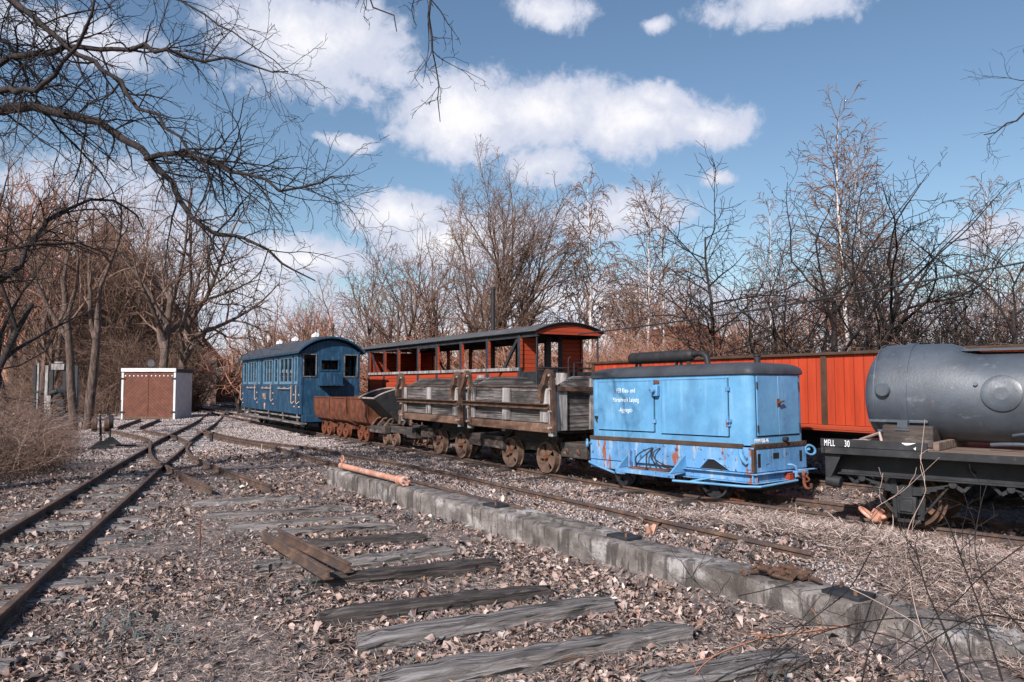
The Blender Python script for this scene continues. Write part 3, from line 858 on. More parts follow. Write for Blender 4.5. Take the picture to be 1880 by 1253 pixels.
part('stub', MB().tube([(0, 0, -0.03), (0.0, 0, 0.04), (-0.03, 0, 0.08)], [0.02, 0.022, 0.015], 8), 'orange_paint', rs)
part('bracket', MB().bar((0.03, 0, -0.02), (0.06, 0.02, 0.08), 0.03, 0.015), 'orange_paint', rs)
p = G(367, 1008, 0)
tag(part('rod', MB().tube([p + Vector((0, 0, -0.02)), p + Vector((0.0, 0.0, 0.12)), p + Vector((-0.01, 0.02, 0.23))], 0.006, 6), 'rust', None), 'thin rusty rod standing upright in the leaves right of the main track', 'rod')
p = G(480, 832, 0.1)
tag(part('marker_stake', MB().tube([p, p + Vector((0.01, 0, 0.16))], 0.012, 6), 'twig_pale', None), 'short pale stick standing in the leaves left of the wall end', 'stick')
p = G(388, 812, 0)
ms = thing('track_post', 'small dark stub post between the tracks near the turnout', 'post', p)
part('post', MB().box(-0.03, 0.03, -0.03, 0.03, -0.02, 0.2), 'black_iron', ms, 0.004)
part('cap', MB().box(-0.05, 0.05, -0.05, 0.05, 0.2, 0.24), 'rust_dark', ms, 0.004)
# switch stands
for i, (px, py, lab) in enumerate(((185, 826, 'rusty switch lever with two round counterweights, left of the pair by the brambles'), (202, 818, 'darker switch lever with a single counterweight, right of the pair by the brambles'))):
    p = G(px, py, 0)
    s = thing('switch_stand', lab, 'switch lever', p, (0, 0, 0.5))
    part('base', MB().prism([(-0.24, -0.02), (0.24, -0.02), (0.2, 0.05), (0.05, 0.18), (-0.05, 0.18), (-0.2, 0.05)], (-0.07, 0.07, 'y')), 'black_iron', s, 0.01)
    part('lever', MB().tube([(0, 0, 0.12), (-0.02, 0, 0.55), (-0.03, 0, 0.72)], 0.022, 8).cyl((0, -0.05, 0.14), (0, 0.05, 0.14), 0.03, 10), 'black_iron', s)
    for q in ((-0.13, 0.1) if i == 0 else (0.0,)):
        part('counterweight', MB().lathe([(0.0, -0.055), (0.135, -0.055), (0.15, -0.035), (0.15, 0.035), (0.135, 0.055), (0.0, 0.055)], (0, 0, 0), 'x', 20), 'rust_dark' if i == 0 else 'black_iron', s, 0.006).location = (q, -0.02, 0.52)
    if i == 0:
        a, b = G(190, 818, 0.05) - p, G(268, 818, 0.05) - p
        part('pull_rod', MB().tube([rotm(0, 0, -0.5) @ a, rotm(0, 0, -0.5) @ b], 0.022, 8), 'rail', s)


# ------------------------------------------------------------------ rolling stock helpers
def rrect(hx, hy, r, z, cx=0, cy=0, n=6):
    out = []
    for (sx, sy, a0) in ((1, 1, 0), (-1, 1, 90), (-1, -1, 180), (1, -1, 270)):
        for k in range(n + 1):
            a = math.radians(a0 + 90 * k / n)
            out.append((cx + sx * (hx - r) + r * math.cos(a), cy + sy * (hy - r) + r * math.sin(a), z))
    return out


def loft(levels):
    n = len(levels[0])
    vs = [p for l in levels for p in l]
    fs = []
    for i in range(len(levels) - 1):
        for k in range(n):
            fs.append((i * n + k, i * n + (k + 1) % n, (i + 1) * n + (k + 1) % n, (i + 1) * n + k))
    fs.append(tuple(reversed(range(n))))
    fs.append(tuple(range((len(levels) - 1) * n, len(levels) * n)))
    return MB().add(vs, fs)


def wheelset(parent, x, R, m, gauge=0.66, style='disc', zc=None, hubm='rust', face=0.0, sides=(-1, 1), axle=True):
    zc = R if zc is None else zc
    for s in sides:                              # s = -1: the side facing the camera
        y = s * gauge / 2
        b = MB()
        b.lathe([(R * 1.09, -0.035 * s), (R * 1.09, -0.022 * s), (R, -0.015 * s), (R * 0.985, 0.055 * s), (R * 0.88, 0.055 * s), (R * 0.84, 0.03 * s), (R * 0.84, -0.03 * s)], (0, 0, 0), 'y', 32)
        n = {'disc': 4, 'spoke': 8}[style]
        if style == 'disc':                      # dished web with four oval openings
            for k in range(n):
                a = math.pi / 4 + k * 2 * math.pi / n
                pts = []
                for (rr, wdt) in ((0.18, 0.16), (0.3, 0.235), (0.5, 0.31), (0.72, 0.45), (0.86, 0.58)):
                    pts.append((rr * R, wdt * R))
                vs, fs = [], []
                for (rr, wdt) in pts:
                    for (sg, yo) in ((-1, -0.006), (1, -0.006), (1, 0.012), (-1, 0.012)):
                        c, q = rr, sg * wdt
                        dish = 0.018 * s * (1 - rr / R)
                        vs.append((c * math.cos(a) - q * math.sin(a), yo * s + dish + 0.008 * s, c * math.sin(a) + q * math.cos(a)))
                for i in range(len(pts) - 1):
                    for q in range(4):
                        fs.append((i * 4 + q, i * 4 + (q + 1) % 4, i * 4 + 4 + (q + 1) % 4, i * 4 + 4 + q))
                b.add(vs, fs)
            b.lathe([(0.0, 0.0), (R * 0.34, 0.0), (R * 0.34, 0.022 * s), (0.0, 0.03 * s)], (0, 0, 0), 'y', 20)
        else:
            for k in range(n):
                a = k * 2 * math.pi / n + 0.2
                b.bar((R * 0.15 * math.cos(a), 0.01 * s, R * 0.15 * math.sin(a)), (R * 0.87 * math.cos(a), 0.0, R * 0.87 * math.sin(a)), 0.05, 0.02, (0, 1, 0))
        wl = part('wheel', b, m, parent, sharp=32)
        wl.location = (x, y, zc)
        wl.rotation_euler = (0, (x * 3.7) % 1.5, 0)
        part('hub', MB().cyl((0, -0.02 * s, 0), (0, 0.075 * s, 0), R * 0.17, 14, R * 0.14).cyl((0, 0.075 * s, 0), (0, 0.085 * s, 0), R * 0.1, 10), hubm, wl)
    if axle:
        part('axle', MB().cyl((x, -gauge / 2, zc), (x, gauge / 2, zc), R * 0.13, 10), 'black_iron', parent)


def arch(hw, eave, crown, n=20, over=0.0):       # cambered roof line as (y, z)
    c2 = (hw ** 2 - (crown - eave) ** 2) / (2 * (crown - eave))
    Rr = crown - eave + c2
    out = []
    for i in range(n + 1):
        y = -hw + 2 * hw * i / n
        out.append((y, crown - Rr + math.sqrt(max(Rr * Rr - y * y, 0))))
    return out


def roof_mb(x0, x1, hw, eave, crown, th):
    top = arch(hw, eave, crown)
    poly = top + [(y, z - th) for y, z in reversed(top)]
    return MB().prism(poly, (x0, x1, 'x'))


def wall_openings(mb, lo, hi, z0, z1, wins, put):
    """wall strip from lo to hi with rectangular openings (a0,a1,z0,z1) sorted along; put(a0,a1,z0,z1) adds one solid box"""
    cur = lo
    for (a0, a1, w0, w1) in wins:
        put(cur, a0, z0, z1)
        put(a0, a1, z0, w0)
        put(a0, a1, w1, z1)
        cur = a1
    put(cur, hi, z0, z1)


# ------------------------------------------------------------------ pale blue generator wagon
gen = thing('generator_wagon', 'pale blue boxy generator wagon with white lettering and a black silencer on its roof', 'rail wagon', (2.80, 8.06, 0.16), (0, math.radians(-0.8), math.atan2(-0.8, 0.6)))
XL, HW = 2.39, 0.46
cx = -XL / 2
part('body', loft([rrect(XL / 2, HW, 0.085, 0.57, cx), rrect(XL / 2, HW, 0.085, 1.30, cx)]), 'blue_light', gen, sharp=25)
part('skirt', loft([rrect(XL / 2 + 0.012, HW + 0.012, 0.02, 0.235, cx), rrect(XL / 2 + 0.012, HW + 0.012, 0.02, 0.55, cx)]), 'blue_worn', gen, 0.004, sharp=25)
bd = MB().box(-XL, -0.11, -HW - 0.022, -HW + 0.02, 0.538, 0.584).box(-0.02, 0.022, -HW - 0.0, HW, 0.538, 0.584).box(-XL, -0.11, HW - 0.02, HW + 0.022, 0.538, 0.584).box(-XL - 0.022, -XL + 0.02, -HW, HW, 0.538, 0.584)
bd.box(-0.012, 0.02, -HW - 0.016, -HW + 0.03, 0.245, 0.536)
bp = part('trim_band', bd, 'brown_trim', gen, 0.003)
rv = MB()
for k in range(9):
    rv.cyl((0.02, -0.4 + k * 0.1, 0.561), (0.027, -0.4 + k * 0.1, 0.561), 0.009, 8)
part('rivet_row', rv, 'black_iron', bp)
rf = part('roof', loft([rrect(XL / 2 + 0.012, HW + 0.012, 0.09, 1.292, cx), rrect(XL / 2 + 0.025, HW + 0.025, 0.1, 1.30, cx), rrect(XL / 2 + 0.025, HW + 0.025, 0.1, 1.325, cx), rrect(XL / 2 + 0.014, HW + 0.014, 0.1, 1.36, cx), rrect(XL / 2 - 0.02, HW - 0.025, 0.11, 1.392, cx),
                        rrect(XL / 2 - 0.08, HW - 0.09, 0.12, 1.412, cx), rrect(XL / 2 - 0.25, HW - 0.22, 0.14, 1.43, cx), rrect(XL / 2 - 0.5, HW - 0.38, 0.05, 1.436, cx)]), 'roof_black', gen, sharp=50)
part('roof_vent', MB().cyl((-0.28, 0.05, 1.41), (-0.28, 0.05, 1.50), 0.035, 14).cyl((-0.28, 0.05, 1.5), (-0.28, 0.05, 1.515), 0.045, 14), 'black_iron', rf)
sil = part('silencer', MB().tube([(-2.03, -0.1, 1.54), (-2.02, -0.1, 1.54), (-1.99, -0.1, 1.54), (-1.08, -0.1, 1.54), (-1.05, -0.1, 1.54), (-1.03, -0.1, 1.54)], [0.04, 0.06, 0.07, 0.07, 0.06, 0.045], 20), 'cable_black', gen, sharp=50)
part('exhaust_elbow', MB().tube([(-1.05, -0.1, 1.55), (-0.95, -0.1, 1.555), (-0.88, -0.1, 1.545), (-0.84, -0.1, 1.51), (-0.82, -0.1, 1.4)], 0.032, 12), 'cable_black', sil)
for x in (-1.9, -1.25):
    part('bracket', MB().bar((x - 0.04, -0.1, 1.42), (x - 0.02, -0.1, 1.5), 0.04, 0.012).bar((x + 0.04, -0.1, 1.42), (x + 0.02, -0.1, 1.5), 0.04, 0.012).box(x - 0.055, x + 0.055, -0.14, -0.06, 1.405, 1.425), 'black_iron', sil)


def flap(name, x0, x1, z0, z1, nh):
    d = part(name, MB().box(x0, x1, -HW - 0.014, -HW + 0.01, z0, z1), 'blue_light', gen, 0.004)
    b = MB()
    for (a, c, e, f) in ((x0, x1, z0, z0 + 0.012), (x0, x1, z1 - 0.012, z1), (x0, x0 + 0.012, z0 + 0.013, z1 - 0.013), (x1 - 0.012, x1, z0 + 0.013, z1 - 0.013)):
        b.box(a, c, -HW - 0.02, -HW - 0.0145, e, f)
    part('flange', b, 'blue_light', d)
    gap = MB().box(x0 - 0.008, x1 + 0.008, -HW - 0.002, -HW + 0.01, z0 - 0.012, z0 - 0.001).box(x1 + 0.001, x1 + 0.01, -HW - 0.002, -HW + 0.01, z0, z1)
    part('seam', gap, 'void_black', d)
    for k in range(nh):
        zz = z0 + (z1 - z0) * (0.2 + 0.6 * k / max(nh - 1, 1))
        part('hinge', MB().box(x1 - 0.02, x1 + 0.03, -HW - 0.024, -HW - 0.004, zz - 0.02, zz + 0.02), 'blue_worn', d)
    return d


d1 = flap('door', -2.235, -1.315, 0.668, 1.262, 2)
part('latch', MB().box(-2.30, -2.25, -HW - 0.02, -HW, 0.80, 0.83).bar((-2.28, -HW - 0.02, 0.83), (-2.26, -HW - 0.02, 0.76), 0.012, 0.012), 'black_iron', d1)
d2 = flap('door', -1.205, -0.285, 0.655, 1.268, 2)
part('latch', MB().box(-0.30, -0.24, -HW - 0.035, -HW, 0.80, 0.83).cyl((-0.26, -HW - 0.05, 0.8), (-0.26, -HW - 0.05, 0.86), 0.012, 8), 'blue_worn', d2)
jb = part('switch_box', MB().box(-1.30, -1.225, -HW - 0.055, -HW, 1.07, 1.2), 'blue_light', gen, 0.01)
part('bulkhead_lamp', MB().lathe([(0.0, -0.05), (0.03, -0.042), (0.036, -0.02), (0.036, 0.0), (0.0, 0.0)], (-1.275, -HW - 0.055, 1.14), 'y', 16), 'blue_worn', jb)
part('plate', MB().box(-1.30, -1.23, -HW - 0.012, -HW, 1.215, 1.255), 'rust', gen, 0.002)
for (i, body) in enumerate(('VEB Kies- und', 'Mörtelwerk Leipzig', '-Aggregat-')):
    t = text('lettering', body, 0.076, (-1.76, -HW - 0.0155, (1.115, 1.005, 0.885)[i]), (math.pi / 2, 0, 0), 'letter_white', gen, 0.55, 1.28, 'CENTER')
# end doors
for (a, b_) in ((-0.385, -0.03), (-0.02, 0.345)):
    d = part('end_door', MB().box(-0.01, 0.014, a, b_, 0.665, 1.275), 'blue_light', gen, 0.003)
    part('seam', MB().box(-0.01, 0.0025, a - 0.008, b_ + 0.008, 0.655, 0.664).box(-0.01, 0.0025, a - 0.009, a - 0.001, 0.664, 1.28), 'void_black', d)
    for z in (0.74, 1.18):
        yy = a if a < -0.2 else b_
        part('hinge', MB().cyl((0.018, yy, z - 0.035), (0.018, yy, z + 0.035), 0.008, 8), 'black_iron', d)
part('door_handle', MB().cyl((0.014, -0.03, 1.0), (0.05, -0.03, 1.0), 0.012, 8).bar((0.045, -0.06, 1.0), (0.045, 0.03, 1.015), 0.018, 0.012).box(0.014, 0.02, -0.05, -0.01, 0.96, 1.04), 'rust', gen)
tx = text('lettering', 'KMW-926-46', 0.06, (0.003, -0.43, 0.595), (math.pi / 2, 0, math.pi / 2), 'letter_white', gen, 0.62, 1.15)
part('socket', MB().cyl((0.0, 0.07, 0.615), (0.05, 0.07, 0.615), 0.025, 12), 'black_iron', gen)
# near-black plates laid on the skirt paint in the dark of its openings
for (y0, y1, z0, z1) in ((-0.40, -0.355, 0.30, 0.475), (-0.14, -0.04, 0.395, 0.47), (0.33, 0.375, 0.33, 0.475)):
    part('opening_shade', MB().box(0.005, 0.0145, y0, y1, z0, z1), 'void_black', gen)
part('opening_shade', MB().prism([(-0.66, 0.245), (-0.55, 0.37), (-0.47, 0.37), (-0.27, 0.245)], (-HW - 0.0145, -HW, 'y')), 'void_black', gen)
part('opening_rim', MB().tube([(-0.67, -HW - 0.016, 0.24), (-0.55, -HW - 0.02, 0.377), (-0.465, -HW - 0.02, 0.377), (-0.26, -HW - 0.016, 0.24)], 0.009, 6), 'blue_worn', gen)
# lower frame, step platform with two triangular braces, bent tubes
fr = MB()
fr.box(-0.86, 0.06, -HW - 0.07, -HW - 0.012, 0.105, 0.118).box(-0.86, 0.06, -HW - 0.024, -HW - 0.012, 0.119, 0.215).box(-0.86, 0.06, -HW - 0.07, -HW - 0.012, 0.216, 0.23)
fr.box(0.02, 0.035, -HW - 0.06, HW - 0.3, 0.119, 0.215).box(0.0125, 0.075, -HW - 0.06, HW - 0.3, 0.2165, 0.23).box(0.0125, 0.075, -HW - 0.06, HW - 0.3, 0.105, 0.118)
fr.box(-2.38, -1.72, -HW - 0.02, -HW + 0.1, 0.105, 0.225).box(-1.72, -0.86, -HW + 0.03, -HW + 0.1, 0.1, 0.23)
part('frame', fr, 'blue_worn', gen, 0.004)
ex = part('step_platform', MB().add([(-1.78, -HW - 0.012, 0.155), (-0.86, -HW - 0.012, 0.155), (-0.80, -HW - 0.27, 0.145), (-1.72, -HW - 0.22, 0.145), (-1.78, -HW - 0.012, 0.17), (-0.86, -HW - 0.012, 0.17), (-0.80, -HW - 0.27, 0.16), (-1.72, -HW - 0.22, 0.16)],
                                  [(3, 2, 1, 0), (4, 5, 6, 7), (0, 1, 5, 4), (1, 2, 6, 5), (2, 3, 7, 6), (3, 0, 4, 7)]).bar((-1.74, -HW - 0.222, 0.135), (-0.80, -HW - 0.272, 0.135), 0.012, 0.055), 'blue_worn', gen, 0.003)
part('rust_tray', MB().box(-1.6, -1.0, -HW - 0.15, -HW - 0.03, 0.171, 0.186), 'rust', ex)
for (x, dpt, zt) in ((-1.72, 0.21, 0.375), (-0.87, 0.27, 0.41)):
    part('brace', MB().add([(x - 0.01, -HW - 0.012, 0.17), (x - 0.01, -HW - 0.012, zt), (x - 0.01, -HW - dpt, 0.17), (x + 0.01, -HW - 0.012, 0.17), (x + 0.01, -HW - 0.012, zt), (x + 0.01, -HW - dpt, 0.17)], [(0, 1, 2), (5, 4, 3), (0, 3, 4, 1), (1, 4, 5, 2), (2, 5, 3, 0)]), 'blue_light', ex, 0.003)
part('slide_rail', MB().box(-1.70, -1.675, -HW - 0.05, -HW - 0.012, 0.17, 0.42).box(-1.64, -1.61, -HW - 0.04, -HW - 0.012, 0.17, 0.42), 'blue_worn', ex, 0.002)
part('bent_tube', MB().tube([(-2.40, -HW - 0.02, 0.19), (-2.36, -HW - 0.05, 0.18), (-2.05, -HW - 0.15, 0.135), (-1.74, -HW - 0.24, 0.095)], 0.017, 8), 'blue_light', gen)
part('bent_tube', MB().tube([(-0.80, -HW - 0.30, 0.085), (-0.4, -HW - 0.20, 0.08), (-0.05, -HW - 0.1, 0.072), (0.09, -HW - 0.02, 0.075), (0.1, -HW + 0.2, 0.085), (0.1, HW - 0.32, 0.1)], 0.016, 8).tube([(-0.62, -HW - 0.245, 0.085), (-0.5, -HW - 0.05, 0.13)], 0.014, 8), 'blue_light', gen)
hs_ = MB()
for (x, z, pts) in ((0, 0, [(-1.33, 0.475, 0.01), (-1.42, 0.43, 0.06), (-1.53, 0.33, 0.08), (-1.535, 0.2, 0.07)]), (0, 0, [(-1.33, 0.47, 0.01), (-1.37, 0.38, 0.07), (-1.35, 0.27, 0.1), (-1.28, 0.19, 0.18)]), (0, 0, [(-1.34, 0.47, 0.02), (-1.32, 0.36, 0.06), (-1.22, 0.25, 0.08), (-1.0, 0.2, 0.08)]),
                    (0, 0, [(-1.22, 0.475, 0.01), (-1.28, 0.42, 0.05), (-1.25, 0.32, 0.07), (-1.1, 0.24, 0.06), (-0.95, 0.215, 0.06)])):
    hs_.tube(catmull([(p[0], -HW - 0.012 - p[2], p[1]) for p in pts], 0.04), 0.0085, 7)
part('cable', hs_, 'cable_black', gen)
part('pull_ring', MB().ring((-2.43, -HW - 0.03, 0.475), 0.05, 0.013, (0.6, 0.8, 0), 20, 8, sx=1.2).bar((-2.43, -HW, 0.47), (-2.36, -HW - 0.02, 0.49), 0.02, 0.03), 'blue_light', gen)
part('pull_ring', MB().ring((0.03, HW + 0.045, 0.47), 0.055, 0.014, (0.9, -0.4, 0), 20, 8, sx=1.25).bar((-0.02, HW, 0.47), (0.04, HW + 0.03, 0.49), 0.02, 0.03), 'blue_light', gen)
part('shackle', MB().tube([(-0.13, -HW - 0.02, 0.52), (-0.11, -HW - 0.05, 0.47), (-0.08, -HW - 0.055, 0.4), (-0.06, -HW - 0.03, 0.35)], 0.022, 8), 'blue_light', gen)
hk = part('coupling', MB().box(0.075, 0.13, 0.1, 0.3, 0.2, 0.225).tube([(0.05, 0.05, 0.31), (0.09, 0.07, 0.31), (0.11, 0.1, 0.29), (0.11, 0.12, 0.23)], 0.014, 8), 'blue_worn', gen, 0.003)
part('hook', MB().tube(catmull([(0.12, 0.2, 0.22), (0.14, 0.2, 0.15), (0.14, 0.2, 0.06), (0.17, 0.2, 0.0), (0.22, 0.2, 0.01), (0.22, 0.2, 0.07)], 0.03), 0.016, 8).ring((0.15, 0.21, 0.17), 0.03, 0.011, (1, 0, 0)).ring((0.15, 0.23, 0.11), 0.03, 0.011, (0, 1, 0)), 'rust', hk)
part('hazard_block', MB().box(0.03, 0.09, 0.02, 0.1, 0.09, 0.2), 'red_plank', gen, 0.006)
part('bumper_wing', MB().bar((0.08, 0.2, 0.235), (0.1, 0.48, 0.225), 0.05, 0.012).box(-0.02, 0.03, 0.28, HW, 0.1, 0.21), 'blue_worn', gen, 0.003)
part('belly_tank', MB().box(-0.35, 0.0, -0.25, 0.3, -0.02, 0.1).box(-2.2, -0.3, -0.3, 0.3, 0.1, 0.24), 'black_iron', gen, 0.03)
for x in (-0.55, -1.88):
    wheelset(gen, x, 0.185, 'black_iron', zc=0.17, hubm='blue_frame')
    part('axle_box', MB().box(x - 0.07, x + 0.07, -0.47, -0.37, 0.14, 0.26).box(x - 0.12, x + 0.12, -0.45, -0.39, 0.24, 0.262), 'blue_worn', gen, 0.01)

for o in list(gen.children_recursive):           # the undercarriage sits a little higher than first drawn
    if o.type == 'MESH' and o.name.split('.')[0] not in ('wheel', 'hub', 'axle', 'axle_box', 'lettering'):
        for v_ in o.data.vertices:
            if v_.co.z < 0.53:
                v_.co.z = 0.53 - (0.53 - v_.co.z) * 0.79


# ------------------------------------------------------------------ wooden tipping wagons
def tip_wagon(label, loc, yaw, L=2.2, seed=0, z=ZD):
    rng = random.Random(seed)
    w_ = thing('tipping_wagon', label, 'rail wagon', (loc[0], loc[1], z), (0, math.radians(rng.uniform(-0.3, 0.3)), yaw), 'wooden tipping wagons')
    HB, z0, z1 = 0.66, 0.70, 1.165

    def boardy(x0, x1, y0, y1, za, zb):
        return MB().box(x0, x1, y0, y1, za, zb)
    sb = MB()
    zz = z0
    for k, h in enumerate((0.16, 0.155, 0.15)):
        sb.box(-L, -0.02, -HB + rng.uniform(0, 0.008), -HB + 0.05, zz + 0.004, zz + h, None, 0.004, rng)
        zz += h
    side = part('side_board', sb, 'plank_grey', w_, 0.005)
    part('edge_strip', MB().box(-L, -0.02, -HB - 0.012, -HB + 0.055, z1 + 0.003, z1 + 0.02), 'rust_dark', side)
    for x in (-L + 0.04, -L * 0.5 - 0.06, -0.2):
        part('batten', MB().box(x, x + 0.16, -HB - 0.04, -HB - 0.003, z0 + 0.01, z1 - 0.01, None, 0.006, rng), 'post_grey', side, 0.006)
    ai = MB().box(-L - 0.1, 0.0, -HB - 0.085, -HB - 0.041, 0.885, 0.9).box(-L - 0.1, 0.0, -HB - 0.054, -HB - 0.042, 0.9, 0.945).box(-L - 0.1, 0.0, -HB - 0.1, -HB - 0.041, 0.945, 0.958)
    part('angle_iron', ai, 'rust_dark', side, 0.003)
    part('sill_beam', MB().box(-L, 0.0, -HB - 0.03, -HB + 0.12, z0 - 0.115, z0 - 0.003, None, 0.006, rng), 'beam_brown', w_, 0.008)
    fb = MB()
    ps = [(-L, z0), (-0.02, z0), (-0.02, z1 + 0.02), (-0.3, z1 + 0.13), (-L * 0.55, z1 + 0.155), (-L + 0.45, z1 + 0.13), (-L, z1 + 0.02)]
    fb.prism(ps, (HB - 0.05, HB, 'y'))
    far = part('side_board', fb, 'plank_grey', w_, 0.005)
    part('batten', MB().box(-L + 0.55, -L + 0.8, HB - 0.09, HB - 0.052, z0, z1 + 0.21, None, 0.006, rng), 'post_grey', far, 0.005)
    for (xa, xb) in ((-0.055, 0.0), (-L - 0.0, -L + 0.055)):
        e = MB().prism([(-HB + 0.056, z0 - 0.1), (HB - 0.056, z0 - 0.1), (HB - 0.056, z1 + 0.02), (HB - 0.3, z1 + 0.15), (-HB + 0.36, z1 + 0.15), (-HB + 0.056, z1 + 0.0)], (xa, xb, 'x'))
        eb = part('end_board', e, 'plank_end', w_, 0.006)
        s = 1 if xb == 0.0 else -1
        xo = xb if s > 0 else xa
        for y in (-HB + 0.06, -0.04, HB - 0.22):
            part('batten', MB().box(min(xo, xo + s * 0.04), max(xo, xo + s * 0.04), y, y + 0.17, z0 - 0.09, z1 + (0.12 if abs(y) < 0.3 else 0.02), None, 0.005, rng), 'post_grey', eb, 0.005)
        part('tie_bar', MB().bar((xo + s * 0.06, -HB, z1 - 0.01), (xo + s * 0.06, HB, z1 - 0.03), 0.025, 0.06), 'rust_dark', eb, 0.003)
    part('floor', MB().box(-L + 0.06, -0.06, -HB + 0.06, HB - 0.06, z0 - 0.06, z0 - 0.01), 'wood_tar', w_)
    # corner posts with the big curved iron hooks that hold the flap
    for x in (-0.03, -L - 0.0):
        part('corner_post', MB().box(x - 0.02, x + 0.075, -HB - 0.02, -HB + 0.055, z0 - 0.16, z1 + 0.04, None, 0.006, rng), 'post_grey', w_, 0.008)
        hp = catmull([(x - 0.11, -HB - 0.075, z1 - 0.17), (x - 0.085, -HB - 0.08, z1 - 0.02), (x - 0.03, -HB - 0.07, z1 + 0.07), (x - 0.005, -HB - 0.07, z1 + 0.15), (x + 0.035, -HB - 0.06, z1 + 0.215), (x + 0.085, -HB - 0.05, z1 + 0.17), (x + 0.1, -HB - 0.04, z1 + 0.05), (x + 0.1, -HB - 0.03, z1 - 0.2), (x + 0.1, -HB - 0.02, z0 - 0.1)], 0.04)
        hbm = MB()
        n = len(hp)
        vs, fs = [], []
        for i, p in enumerate(hp):
            t = (hp[min(i + 1, n - 1)] - hp[max(i - 1, 0)]).normalized()
            nx = Vector((t.z, 0, -t.x)).normalized()
            wdt = 0.038 + 0.008 * math.sin(i * 0.3)
            for (a, b) in ((-1, -1), (1, -1), (1, 1), (-1, 1)):
                vs.append(p + nx * a * wdt * 0.75 + Vector((0, b * 0.03, 0)))
        for i in range(n - 1):
            for k in range(4):
                fs.append((i * 4 + k, i * 4 + (k + 1) % 4, i * 4 + 4 + (k + 1) % 4, i * 4 + 4 + k))
        fs += [(0, 1, 2, 3), ((n - 1) * 4 + 3, (n - 1) * 4 + 2, (n - 1) * 4 + 1, (n - 1) * 4)]
        hk = part('flap_hook', hbm.add(vs, fs), 'rust_dark', w_, 0.004, sharp=50)
        for zb in (z1 + 0.16, z1 - 0.02, z0 + 0.16, z0 - 0.05):
            part('bolt', MB().cyl((x + 0.09, -HB - 0.1, zb), (x + 0.09, -HB - 0.05, zb), 0.016, 8), 'bright_steel', hk)
    # timber underframe
    xm = -0.94
    uf = MB()
    for y in (-0.24, 0.14):
        uf.box(-2.1, 0.3, y, y + 0.1, 0.27, 0.43, None, 0.004, rng)
    part('frame_beam', uf, 'wood_tar', w_, 0.008)
    for (a, b) in ((-0.12, 0.42), (-2.02, -1.5)):
        hb = part('headstock', MB().box(a, b, -0.43, 0.43, 0.255, 0.445, None, 0.008, rng), 'wood_tar', w_, 0.012)
        for k in (0.3, 0.72):
            part('bolt', MB().box(a + (b - a) * k - 0.025, a + (b - a) * k + 0.025, -0.445, -0.432, 0.32, 0.38).cyl((a + (b - a) * k, -0.46, 0.35), (a + (b - a) * k, -0.44, 0.35), 0.014, 8), 'rust_dark', hb)
    tr = MB()
    for (xa, xb) in ((-0.30, -0.62), (-1.58, -1.26)):
        for y in (-0.3, 0.22):
            tr.bar((xa, y, 0.44), (xb, y, 0.66), 0.09, 0.12)
    tr.box(-1.9, -0.1, -0.34, 0.34, 0.555, 0.59).box(-1.35, -0.5, -0.32, 0.32, 0.40, 0.56)
    part('tipping_trestle', tr, 'wood_tar', w_, 0.006)
    for x in (-0.5, -1.37):
        wheelset(w_, x, 0.215, 'wheel_iron', hubm='rust')
        part('axle_guard', MB().box(x - 0.09, x + 0.09, -0.27, -0.2, 0.13, 0.28).box(x - 0.09, x + 0.09, 0.2, 0.27, 0.13, 0.28), 'black_iron', w_, 0.008)
    return w_


u1 = Vector((0.56, -0.83, 0)).normalized()
f1 = Vector((-u1.y, u1.x, 0))
c = Vector((0.51, 9.96, 0)) + f1 * 0.66
tip_wagon('larger grey wooden tipping wagon next to the pale blue generator', c, math.atan2(u1.y, u1.x), 2.08, 2)
u2 = Vector((0.511, -0.859, 0)).normalized()
f2 = Vector((-u2.y, u2.x, 0))
c = Vector((-0.82, 12.14, 0)) + f2 * 0.66
tip_wagon('grey wooden tipping wagon farther back, between its twin and the dark skip', c, math.atan2(u2.y, u2.x), 2.3, 5)

# ------------------------------------------------------------------ small rusty skips and the dark skip on a timber frame


